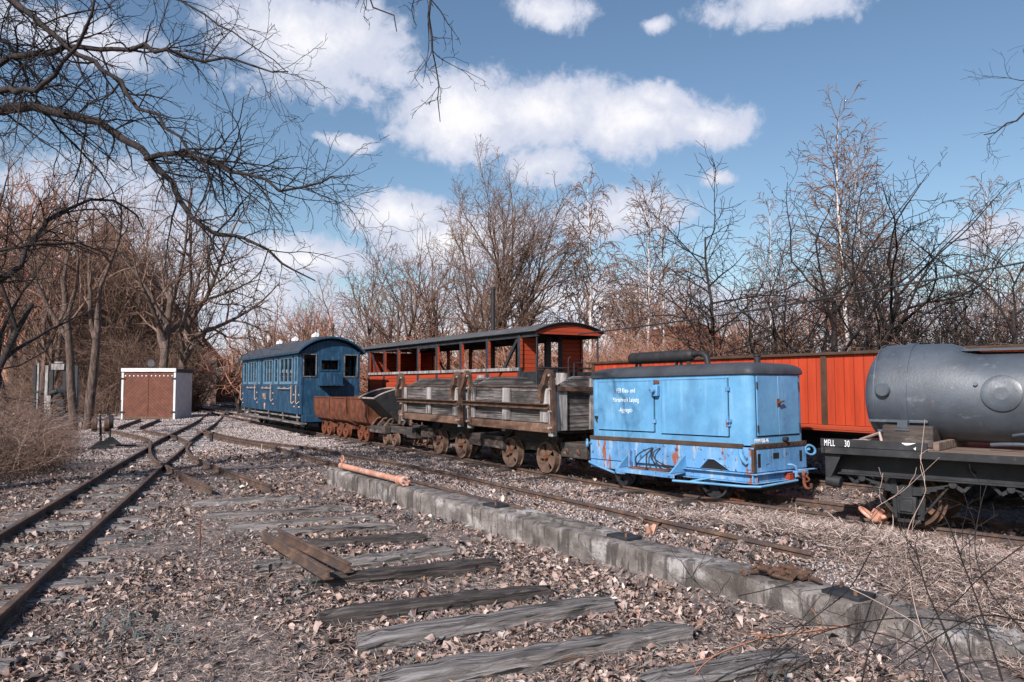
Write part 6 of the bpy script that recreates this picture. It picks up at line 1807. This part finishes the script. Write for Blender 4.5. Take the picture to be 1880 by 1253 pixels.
def blob_area(blobs):
    def f(R, n):
        w_ = np.array([b[2] * b[3] for b in blobs])
        c = R.choice(len(blobs), n, p=w_ / w_.sum())
        B = np.array(blobs)[c]
        a = R.uniform(0, 6.28, n)
        q = np.sqrt(R.rand(n))
        return np.stack([B[:, 0] + np.cos(a) * q * B[:, 2], B[:, 1] + np.sin(a) * q * B[:, 3], 0.45 + 0.55 * (1 - q ** 2)], -1)
    return f


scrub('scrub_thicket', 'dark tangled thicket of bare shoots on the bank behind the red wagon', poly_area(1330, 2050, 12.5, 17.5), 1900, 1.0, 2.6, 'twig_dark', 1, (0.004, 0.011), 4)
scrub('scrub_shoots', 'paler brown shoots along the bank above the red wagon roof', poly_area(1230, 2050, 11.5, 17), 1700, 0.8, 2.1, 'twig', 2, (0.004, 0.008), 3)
scrub('red_undergrowth', 'reddish brown dry undergrowth behind the generator and open carriage', poly_area(1060, 1400, 15.5, 24), 3000, 0.8, 2.2, 'twig_red', 3, (0.005, 0.01), 4)
scrub('pale_undergrowth', 'pale dry stalks seen through the open carriage', poly_area(640, 1240, 20, 30), 2400, 0.8, 2.4, 'twig_pale', 4, (0.006, 0.012), 3)
scrub('brown_undergrowth', 'brown undergrowth at the foot of the woods', poly_area(440, 1100, 27, 40), 2600, 1.0, 3.0, 'twig_red', 5, (0.008, 0.016), 4)
scrub('far_hedge', 'brown hedge at the far end of the main track', poly_area(372, 470, 55, 72), 700, 1.5, 3.2, 'twig_red', 6, (0.015, 0.03), 4)
scrub('ivy_thicket', 'dark brown thicket behind and beside the brown doored shed', blob_area([(-19.2, 36.5, 2.2, 1.6), (-17.2, 36.0, 1.6, 1.4), (-16.0, 37, 0.9, 1.4), (-21.5, 37, 2.0, 1.4)]), 3800, 1.6, 5.0, 'twig', 7, (0.008, 0.018), 5)
scrub('shed_thicket', 'low dark scrub at the foot of the trees left of the shed', blob_area([(-19.5, 31.5, 2.0, 1.5), (-17.6, 32, 1.0, 1.5), (-22, 31, 3, 2), (-24, 27, 3, 2)]), 1500, 0.8, 2.2, 'twig', 8, (0.007, 0.014), 4)
scrub('bramble_mound', 'big brown tangle of bramble stems along the left edge', blob_area([(-8.5, 11.2, 1.6, 2.4), (-10.5, 14.2, 1.9, 2.2), (-7.7, 8.4, 1.1, 1.5), (-12.4, 17.2, 2.2, 2.0)]), 4600, 0.6, 1.45, 'twig', 9, (0.0035, 0.007), 5, 0.9, 0.5)
scrub('bramble_tips', 'pale dead stalks poking out of the bramble tangle', blob_area([(-8.45, 11.2, 1.5, 2.3), (-10.1, 14.2, 1.9, 2.1), (-7.7, 8.4, 1.0, 1.4)]), 500, 0.8, 1.5, 'twig_pale', 10, (0.003, 0.006), 3, 0.9, 0.5)


# the big tree at the left edge whose limbs reach over the yard: limbs given as real 3-D lines from its trunk
def limb_tree(name, label, trunk, limbs, P, seed, bark, twig, dens=1.0):
    rng = random.Random(seed)
    t = thing(name, label, 'tree')
    main, fine = [], []
    tp = [tuple(q[:3]) for q in trunk]
    cm = catmull(tp, 0.4)
    main.append(([tuple(q) for q in cm], [trunk[0][3] + (trunk[-1][3] - trunk[0][3]) * i / (len(cm) - 1) for i in range(len(cm))]))
    for pts, r0, r1, n1 in limbs:
        c = catmull(pts, 0.16)
        n = len(c)
        wob = 0.02
        c = [q + Vector((rng.gauss(0, wob), rng.gauss(0, wob), rng.gauss(0, wob))) * min(1, i / 3) for i, q in enumerate(c)]
        rad = [r1 + (r0 - r1) * (1 - i / (n - 1)) ** 0.9 for i in range(n)]
        main.append(([tuple(q) for q in c], rad))
        a0 = rng.uniform(0, 6)
        kk = int(n1 * (dens if n1 not in (10, 16) else 1.2))
        for j in range(kk):
            f = 0.12 + 0.88 * (j + rng.random()) / kk
            i = min(int(f * (n - 1)), n - 2)
            b = (c[i + 1] - c[i]).normalized()
            a0 += 2.4
            x = b.orthogonal().normalized()
            y = b.cross(x)
            an = math.radians(rng.uniform(28, 62))
            d = b * math.cos(an) + (x * math.cos(a0) + y * math.sin(a0)) * math.sin(an)
            out = []
            L = rng.uniform(0.45, 1.35) * (1.15 - 0.55 * f) * (0.5 if n1 in (10, 16) else 1.0)
            grow(out, rng, P, tuple(c[i]), tuple(d), L, min(rad[i] * 0.5, 0.011), 0)
            fine += [(p, r) for p, r, l in out]
    for nm, L, m in (('trunk', main, bark), ('crown', fine, twig)):
        me = tubes_mesh(L, sides, nm)
        me.materials.append(MATS[m])
        link(nm, me, t)
    return t


TW = dict(seg=(8, 6, 4), wob=(0.16, 0.2, 0.24), trop=(-0.03, -0.02, 0.03), tip=(0.3, 0.5, 0.7), rmin=0.0018, num=(7, 4), ref=(1.0, 0.45), start=(0.1, 0.15), ang=(40, 42), ratio=(0.45, 0.5), fall=(0.5, 0.4), rr=(0.6, 0.65))
tb_ = Vector((-7.6, 8.2, 0))


def lim(*q):
    return [A(*p) for p in q]


TR = [(-7.7, 8.3, -0.1, 0.24), (-7.6, 8.25, 2.0, 0.2), (-7.5, 8.2, 4.2, 0.17), (-7.4, 8.1, 6.5, 0.12), (-7.2, 8.0, 9.0, 0.05)]
limbs = [([Vector((-7.5, 8.2, 3.9))] + lim((-60, 206, 8.1), (60, 200, 7.9), (160, 220, 7.7), (250, 278, 7.5), (310, 335, 7.4), (372, 418, 7.3), (455, 440, 7.2), (520, 478, 7.1), (570, 520, 7.1)), 0.075, 0.006, 30),
         ([Vector((-7.5, 8.2, 4.4))] + lim((-50, 130, 7.8), (50, 98, 7.5), (150, 92, 7.2), (260, 90, 6.9), (340, 102, 6.7), (440, 112, 6.6), (530, 128, 6.5)), 0.05, 0.005, 26),
         ([Vector((-7.4, 8.1, 5.2))] + lim((-40, -20, 7.4), (40, 15, 7.1), (120, 78, 6.9), (190, 130, 6.8), (260, 190, 6.7), (330, 250, 6.6), (390, 330, 6.6), (420, 400, 6.6)), 0.05, 0.005, 26),
         (lim((268, 292, 7.45), (320, 283, 7.2), (380, 298, 7.0), (450, 325, 6.8), (520, 345, 6.7), (590, 335, 6.6), (630, 320, 6.6)), 0.028, 0.004, 22),
         (lim((395, 425, 7.28), (392, 450, 7.2), (385, 480, 7.1), (400, 520, 7.05)), 0.012, 0.004, 8),
         ([Vector((-7.4, 8.1, 5.4))] + lim((120, -60, 6.8), (330, 0, 6.5), (400, 40, 6.4), (470, 95, 6.3), (530, 130, 6.2)), 0.03, 0.004, 22),
         ([Vector((-7.55, 8.2, 3.3))] + lim((-40, 190, 7.0), (40, 165, 6.6), (85, 148, 6.4), (125, 120, 6.3), (160, 60, 6.2), (180, -20, 6.1)), 0.06, 0.01, 12),
         ([Vector((-7.55, 8.2, 2.6))] + lim((-20, 520, 8.6), (60, 440, 9.0), (110, 390, 9.3), (170, 365, 9.6), (235, 380, 9.9), (260, 420, 10.0)), 0.06, 0.008, 26),
         ([Vector((-7.55, 8.2, 2.3))] + lim((-30, 470, 8.2), (60, 455, 8.4), (150, 448, 8.7), (200, 470, 9.0)), 0.035, 0.006, 18),
         ([Vector((-7.4, 8.15, 4.9))] + lim((-20, 60, 8.3), (60, 170, 8.6), (130, 260, 8.9), (175, 300, 9.0), (230, 400, 9.2)), 0.03, 0.005, 24),
         ([Vector((-7.3, 8.1, 6.4))] + lim((100, -220, 6.4), (330, -230, 6.1), (520, -120, 5.9), (640, -40, 5.8), (690, 10, 5.75), (730, 55, 5.7)), 0.04, 0.004, 10),
         (lim((520, -120, 5.9), (680, -110, 5.7), (765, -30, 5.6), (785, 35, 5.55), (795, 90, 5.5), (800, 150, 5.5), (805, 215, 5.5)), 0.02, 0.003, 16),
         ([Vector((-7.6, 8.25, 1.6))] + lim((-20, 680, 8.6), (60, 660, 8.9), (100, 620, 9.1), (118, 560, 9.2)), 0.018, 0.005, 6)]
limb_tree('overhanging_tree', 'large dark bare tree outside the left edge whose limbs reach over the yard', TR, limbs, TW, 5, 'bark_dark', 'twig_dark', 1.6)
TR2 = [(8.8, 9.6, -0.1, 0.16), (8.7, 9.5, 2.5, 0.12), (8.6, 9.4, 5.0, 0.08), (8.5, 9.3, 6.5, 0.03)]
limb_tree('right_tree', 'dark tree outside the right edge with one knobbly branch tip in view', TR2, [([Vector((8.6, 9.4, 4.6))] + lim((1960, 160, 8.9), (1890, 205, 8.7), (1850, 232, 8.6), (1805, 255, 8.6)), 0.03, 0.006, 9), ([Vector((8.65, 9.4, 4.0))] + lim((1960, 250, 9.0), (1895, 270, 9.0)), 0.025, 0.006, 5)], dict(TW, trop=(0.02, 0, 0), wob=(0.2, 0.2, 0.2)), 6, 'bark_dark', 'twig_dark')

# bare bramble stems in the right foreground
STEMS = [('bramble_bush', 'bare brambles arching over the broken kerb, with one rust red cane, lower right', [
    ([(1560, 1148, 3.6), (1480, 1160, 3.5), (1390, 1175, 3.4), (1310, 1205, 3.3), (1275, 1240, 3.25)], 0.009, 'twig_red'),
    ([(1830, 1150, 3.9), (1700, 1135, 3.8), (1600, 1140, 3.65), (1500, 1165, 3.5), (1420, 1210, 3.4), (1340, 1260, 3.3)], 0.006, 0),
    ([(1600, 1010, 3.8), (1560, 1080, 3.6), (1500, 1130, 3.5), (1430, 1190, 3.4), (1380, 1260, 3.3)], 0.005, 0),
    ([(1355, 1095, 3.9), (1420, 1080, 3.9), (1480, 1060, 3.95), (1560, 1000, 4.0), (1620, 930, 4.05)], 0.004, 0),
    ([(1740, 1260, 3.1), (1690, 1150, 3.3), (1670, 1060, 3.5), (1665, 980, 3.7), (1700, 900, 3.9), (1690, 860, 4.0), (1698, 770, 4.2)], 0.0055, 1),
    ([(1770, 1260, 3.1), (1740, 1170, 3.2), (1700, 1080, 3.35), (1680, 1000, 3.5)], 0.007, 0),
    ([(1880, 1140, 3.3), (1800, 1130, 3.3), (1720, 1170, 3.2), (1640, 1230, 3.1)], 0.006, 0),
    ([(1840, 1250, 3.0), (1800, 1120, 3.2), (1770, 1040, 3.4), (1740, 960, 3.6), (1720, 935, 3.7)], 0.006, 0),
    ([(1560, 1080, 3.6), (1620, 1110, 3.5), (1700, 1160, 3.3), (1790, 1260, 3.1)], 0.005, 1),
    ([(1880, 1000, 3.9), (1800, 1060, 3.7), (1760, 1100, 3.6), (1640, 1200, 3.4)], 0.005, 0),
    ([(1350, 1150, 3.7), (1310, 1100, 3.8), (1270, 1060, 3.9), (1250, 1030, 4.0)], 0.004, 0),
    ([(1900, 1180, 3.4), (1820, 1090, 3.6), (1790, 1010, 3.8), (1800, 930, 4.0), (1815, 880, 4.1)], 0.005, 0),
    ([(1580, 1260, 3.2), (1600, 1180, 3.4), (1640, 1100, 3.6), (1670, 1070, 3.7)], 0.006, 0),
    ([(1700, 1200, 3.3), (1640, 1170, 3.4), (1540, 1150, 3.5), (1460, 1150, 3.6), (1360, 1165, 3.7)], 0.0045, 0),
    ([(1640, 1010, 4.0), (1600, 945, 4.2), (1660, 900, 4.4), (1725, 840, 4.6)], 0.004, 1)])]
for nm, lab, st_ in STEMS:
    t = thing(nm, lab, 'bramble')
    rng = random.Random(9)
    sets = {'twig_dark': [], 'twig_pale': [], 'twig_red': []}
    for pts, r, mk in st_:
        c = catmull([A(*q) for q in pts], 0.05)
        key = 'twig_red' if mk == 'twig_red' else ('twig_pale' if mk else 'twig_dark')
        sets[key].append(([tuple(q) for q in c], [r * (0.55 if mk == 1 else 0.75) * (1 - 0.5 * i / len(c)) for i in range(len(c))]))
        for j in range(3 if mk == 1 else 7):
            i = rng.randrange(2, len(c) - 2)
            out = []
            b = (c[i + 1] - c[i]).normalized()
            d = (b + Vector((rng.gauss(0, 0.8), rng.gauss(0, 0.8), rng.gauss(0.2, 0.7)))).normalized()
            grow(out, rng, dict(TW, trop=(0, 0, 0), num=(3, 2), rmin=0.0014), tuple(c[i]), tuple(d), rng.uniform(0.08, 0.3), r * 0.35, 1)
            sets[key] += [(p, q) for p, q, l in out]
    for (key, nm2) in (('twig_dark', 'dark_stems'), ('twig_pale', 'pale_stems'), ('twig_red', 'red_cane')):
        me = tubes_mesh(sets[key], sides, nm2)
        me.materials.append(MATS[key])
        link(nm2, me, t)


# ------------------------------------------------------------------ leaf litter, straw, stones
def off_objects(x, y):
    return np.ones(len(x), bool)


def tint_mesh(name, V, F, tint, m, label):
    me = bpy.data.meshes.new(name)
    fill_mesh(me, V, F, False)
    at_ = me.attributes.new('tint', 'FLOAT_COLOR', 'POINT')
    at_.data.foreach_set('color', np.ascontiguousarray(np.concatenate([tint, np.ones((len(tint), 1))], 1), dtype=np.float32).ravel())
    me.materials.append(MATS[m])
    return tag(link(name, me), label, None, None, 'stuff')


PAL = np.array([(0.36, 0.265, 0.235), (0.45, 0.355, 0.33), (0.23, 0.165, 0.148), (0.125, 0.094, 0.09), (0.3, 0.262, 0.262), (0.065, 0.06, 0.068), (0.58, 0.5, 0.475), (0.29, 0.18, 0.135)])
PW = np.array([0.2, 0.12, 0.2, 0.18, 0.11, 0.12, 0.03, 0.04])


def sample_ground(R, n, y0, y1, x_lo, x_hi, power=1.6):
    Y = y0 * (y1 / y0) ** (R.rand(n) ** power)
    px = R.uniform(x_lo, x_hi, n)
    return (px - 940) / FPX * Y, Y


def leaves(name, label, n, y0, y1, x_lo, x_hi, size, seed, mask=None, power=1.2, lift=0.012, tilt=0.42):
    R = np.random.RandomState(seed)
    x, y = sample_ground(R, n, y0, y1, x_lo, x_hi, power)
    d = field(x * 2.3 + 9, y * 2.3, 1.3) + 0.5 * field(x - 40, y + 11, 4.5)
    keep = R.rand(n) < np.clip(0.62 + 1.7 * d, 0.12, 1.0)
    if mask is not None:
        keep &= mask(x, y)
    x, y = x[keep], y[keep]
    n = len(x)
    z = terrain(x, y) + R.uniform(0.0, lift, n) + 0.004
    s = size * np.clip(np.exp(R.normal(-0.2, 0.45, n)), 0.3, 2.1) * (1 + 0.03 * y)
    yaw = R.uniform(0, 6.28, n)
    rx, ry = R.normal(0, tilt, n), R.normal(0, tilt, n)
    fold = R.uniform(0.1, 1.3, n)
    curl = R.normal(0, 0.5, n)
    asp = R.uniform(0.35, 0.85, n)
    base = np.array([(-0.5, 0), (-0.2, 0.42), (0.2, 0.36), (0.55, 0.0), (0.2, -0.36), (-0.2, -0.42), (0.02, 0.0)])
    L = np.zeros((n, 7, 3))
    L[:, :, 0] = base[None, :, 0] * s[:, None]
    L[:, :, 1] = base[None, :, 1] * (s * asp)[:, None]
    L[:, :, 2] = (np.abs(base[None, :, 1]) * (fold * asp)[:, None] + (base[None, :, 0] ** 2) * curl[:, None] * 1.6) * s[:, None]
    L += R.normal(0, 0.05, L.shape) * s[:, None, None]
    cx_, sx_, cy_, sy_, cz_, sz_ = np.cos(rx), np.sin(rx), np.cos(ry), np.sin(ry), np.cos(yaw), np.sin(yaw)
    a = L.copy()
    L[:, :, 1] = a[:, :, 1] * cx_[:, None] - a[:, :, 2] * sx_[:, None]
    L[:, :, 2] = a[:, :, 1] * sx_[:, None] + a[:, :, 2] * cx_[:, None]
    a = L.copy()
    L[:, :, 0] = a[:, :, 0] * cy_[:, None] + a[:, :, 2] * sy_[:, None]
    L[:, :, 2] = -a[:, :, 0] * sy_[:, None] + a[:, :, 2] * cy_[:, None]
    a = L.copy()
    L[:, :, 0] = a[:, :, 0] * cz_[:, None] - a[:, :, 1] * sz_[:, None]
    L[:, :, 1] = a[:, :, 0] * sz_[:, None] + a[:, :, 1] * cz_[:, None]
    L[:, :, 2] -= L[:, :, 2].min(1, keepdims=True) * 0.8
    L += np.stack([x, y, z], -1)[:, None, :]
    tri = np.array([(0, 6, 1), (1, 6, 2), (2, 6, 3), (3, 6, 4), (4, 6, 5), (5, 6, 0)])
    F = (np.arange(n)[:, None, None] * 7 + tri[None]).reshape(-1, 3)
    c = PAL[R.choice(len(PAL), n, p=PW)] * R.uniform(0.8, 1.3, (n, 1)) * np.array([1.03, 1.0, 0.97])
    return tint_mesh(name, L.reshape(-1, 3), F, np.repeat(c, 7, 0), 'leaf', label)


def wall_s(x, y):
    return (x + 2.5) * 0.85 + (y - 10.44) * 0.53


def not_on_wall(x, y):
    dx_, dy_ = x - WA.x, y - WA.y
    t = dx_ * WD.x + dy_ * WD.y
    s = dx_ * WN.x + dy_ * WN.y
    on = (t > -0.05) & (t < WL + 2.3) & (s > -0.02) & (s < 0.32)
    return ~on


def open_ground(x, y):
    c = cell_key(x, y)
    R = np.random.RandomState(8)
    return not_on_wall(x, y) & ~np.isin(c, np.fromiter(RAIL_CELLS, np.int64)) & ((R.rand(len(x)) < 0.2) | ~np.isin(c, np.fromiter(WOOD_CELLS, np.int64)))


def leafy(x, y):
    R = np.random.RandomState(4)
    s = wall_s(x, y)
    c = cell_key(x, y)
    free = ~np.isin(c, np.fromiter(RAIL_CELLS, np.int64)) & ((R.rand(len(x)) < 0.32) | ~np.isin(c, np.fromiter(WOOD_CELLS, np.int64)))
    bare = np.exp(-((x + 1.55 + 0.42 * (y - 4.5)) / 0.75) ** 2) * sstep(y, 2.0, 3.0) * (1 - sstep(y, 9, 13))      # trodden strip between main track and bare sleepers
    far_l = sstep(-x - 0.33 * y, 1.9, 2.6) * 0.5
    return not_on_wall(x, y) & free & ((s < 0.1) | (R.rand(len(x)) < 0.45)) & (R.rand(len(x)) > 0.8 * bare) & (R.rand(len(x)) > far_l)


leaves('fallen_leaves', 'dry brown and pinkish leaves strewn over the whole yard', 290000, 2.3, 16, -250, 2250, 0.031, 1, leafy)
leaves('leaf_crumbs', 'small broken leaf bits and grit between the tracks', 190000, 2.3, 26, -250, 2250, 0.017, 2, open_ground, 1.0, 0.006)


def stones(name, label, n, y0, y1, x_lo, x_hi, size, seed, mask=None):
    R = np.random.RandomState(seed)
    x, y = sample_ground(R, n, y0, y1, x_lo, x_hi, 1.0)
    if mask is not None:
        k = mask(x, y)
        x, y = x[k], y[k]
    n = len(x)
    b = np.array([(1, 0, 0), (-1, 0, 0), (0, 1, 0), (0, -1, 0), (0, 0, 0.8), (0, 0, -0.8)], float)
    tri = np.array([(0, 2, 4), (2, 1, 4), (1, 3, 4), (3, 0, 4), (2, 0, 5), (1, 2, 5), (3, 1, 5), (0, 3, 5)])
    s = size * R.uniform(0.4, 1.4, n) * (1 + 0.03 * y)
    Q = R.normal(0, 1, (n, 3, 3))
    Q, _ = np.linalg.qr(Q)
    V = np.einsum('nij,vj->nvi', Q, b) * s[:, None, None] * R.uniform(0.6, 1.0, (n, 6, 1))
    V += np.stack([x, y, terrain(x, y) + s * 0.25], -1)[:, None]
    F = (np.arange(n)[:, None, None] * 6 + tri[None]).reshape(-1, 3)
    pal = np.array([(0.5, 0.41, 0.39), (0.36, 0.3, 0.29), (0.62, 0.55, 0.54), (0.2, 0.18, 0.19)])
    c = pal[R.choice(4, n)] * R.uniform(0.8, 1.2, (n, 1))
    return tint_mesh(name, V.reshape(-1, 3), F, np.repeat(c, 6, 0), 'leaf', label)


stones('gravel', 'pale ballast stones between the middle track and the wagons', 90000, 4.5, 30, 150, 1600, 0.011, 3, lambda x, y: (wall_s(x, y) > 0.3) & (wall_s(x, y) < 3.4))

stones('pale_gravel', 'pale pinkish gravel around the brown doored shed and far tracks', 60000, 14, 60, 150, 620, 0.012, 5)


def straw(name, label, n, y0, y1, x_lo, x_hi, hmin, hmax, seed, mask=None, pal=None, flat=0.9, wid=0.0035, power=1.0, clump=True):
    R = np.random.RandomState(seed)
    x, y = sample_ground(R, n, y0, y1, x_lo, x_hi, power)
    keep = np.ones(n, bool)
    if clump:
        d = field(x * 3 + 5, y * 3, 1.5)
        keep = R.rand(n) < np.clip(0.5 + 2.0 * d, 0.05, 1)
    if mask is not None:
        keep &= mask(x, y)
    x, y = x[keep], y[keep]
    n = len(x)
    h = R.uniform(hmin, hmax, n)
    az_ = R.uniform(0, 6.28, n)
    el_ = np.clip(np.abs(R.normal(0, 1, n)) * (1 - flat) + R.uniform(0.02, 0.25, n), 0.02, 1.5)
    drp = R.uniform(0.2, 1.0, n)
    k = 4
    t = np.linspace(0, 1, k)
    P = np.zeros((n, k, 3))
    ho = np.cos(el_)[:, None] * h[:, None] * t
    up = np.sin(el_)[:, None] * h[:, None] * (t - 0.55 * drp[:, None] * t ** 2)
    P[:, :, 0] = x[:, None] + np.cos(az_)[:, None] * ho
    P[:, :, 1] = y[:, None] + np.sin(az_)[:, None] * ho
    P[:, :, 2] = terrain(x, y)[:, None] + 0.012 + up + R.uniform(0, 0.02, n)[:, None]
    P += np.cumsum(R.normal(0, 0.05, P.shape), 1) * h[:, None, None] * 0.5
    w_ = wid * R.uniform(0.5, 1.3, n) * (1 + 0.06 * y)
    sd = np.stack([-np.sin(az_), np.cos(az_), R.normal(0, 0.5, n)], -1)
    wt = w_[:, None] * np.array([1, 0.9, 0.7, 0.15])[None]
    V = np.stack([P - sd[:, None] * wt[:, :, None], P + sd[:, None] * wt[:, :, None]], 2).reshape(n, 2 * k, 3)
    q = np.array([(0, 1, 3, 2), (2, 3, 5, 4), (4, 5, 7, 6)])
    F = (np.arange(n)[:, None, None] * 8 + q[None]).reshape(-1, 4)
    pal = np.array(pal)
    c = pal[R.choice(len(pal), n)] * R.uniform(0.75, 1.2, (n, 1))
    return tint_mesh(name, V.reshape(-1, 3), F, np.repeat(c, 8, 0), 'straw', label)


STRAW = [(0.44, 0.335, 0.285), (0.54, 0.43, 0.38), (0.3, 0.205, 0.17), (0.58, 0.49, 0.455), (0.2, 0.145, 0.13), (0.13, 0.1, 0.095)]
straw('dry_grass', 'matted pale dry grass in front of the tank wagon', 190000, 3.0, 8.6, 1230, 2350, 0.03, 0.12, 11, lambda x, y: (wall_s(x, y) > 0.33) & (wall_s(x, y) < 3.0) & ((wall_s(x, y) > 1.5 + 0.25 * field(x * 3, y * 3)) | (x > 2.25 + 0.2 * field(x, y * 4))) & ((wall_s(x, y) < 2.1) | (x > 2.2)), STRAW, 0.72, 0.0016, clump=False)
straw('grass_wisps', 'thin dry grass and stalks scattered between leaves and sleepers', 190000, 2.4, 18, -250, 2250, 0.018, 0.065, 12, open_ground, [(0.4, 0.31, 0.26), (0.3, 0.22, 0.185), (0.5, 0.4, 0.35), (0.17, 0.13, 0.12), (0.1, 0.085, 0.085)], 0.8, 0.0011, clump=False)
straw('green_tufts', 'small dark bluish weeds among the leaves', 16000, 3.0, 16, -50, 1500, 0.03, 0.1, 13, lambda x, y: not_on_wall(x, y) & (field(x * 2 - 13, y * 2 + 4, 2.6) > 0.2), [(0.05, 0.075, 0.085), (0.08, 0.1, 0.105), (0.1, 0.11, 0.1)], 0.4, 0.004, clump=False)
straw('tall_stalks', 'pale upright stalks along the rails', 500, 4.5, 14, 200, 2000, 0.15, 0.42, 14, lambda x, y: (wall_s(x, y) > 1.4) & (wall_s(x, y) < 2.9), STRAW, 0.0, 0.002)
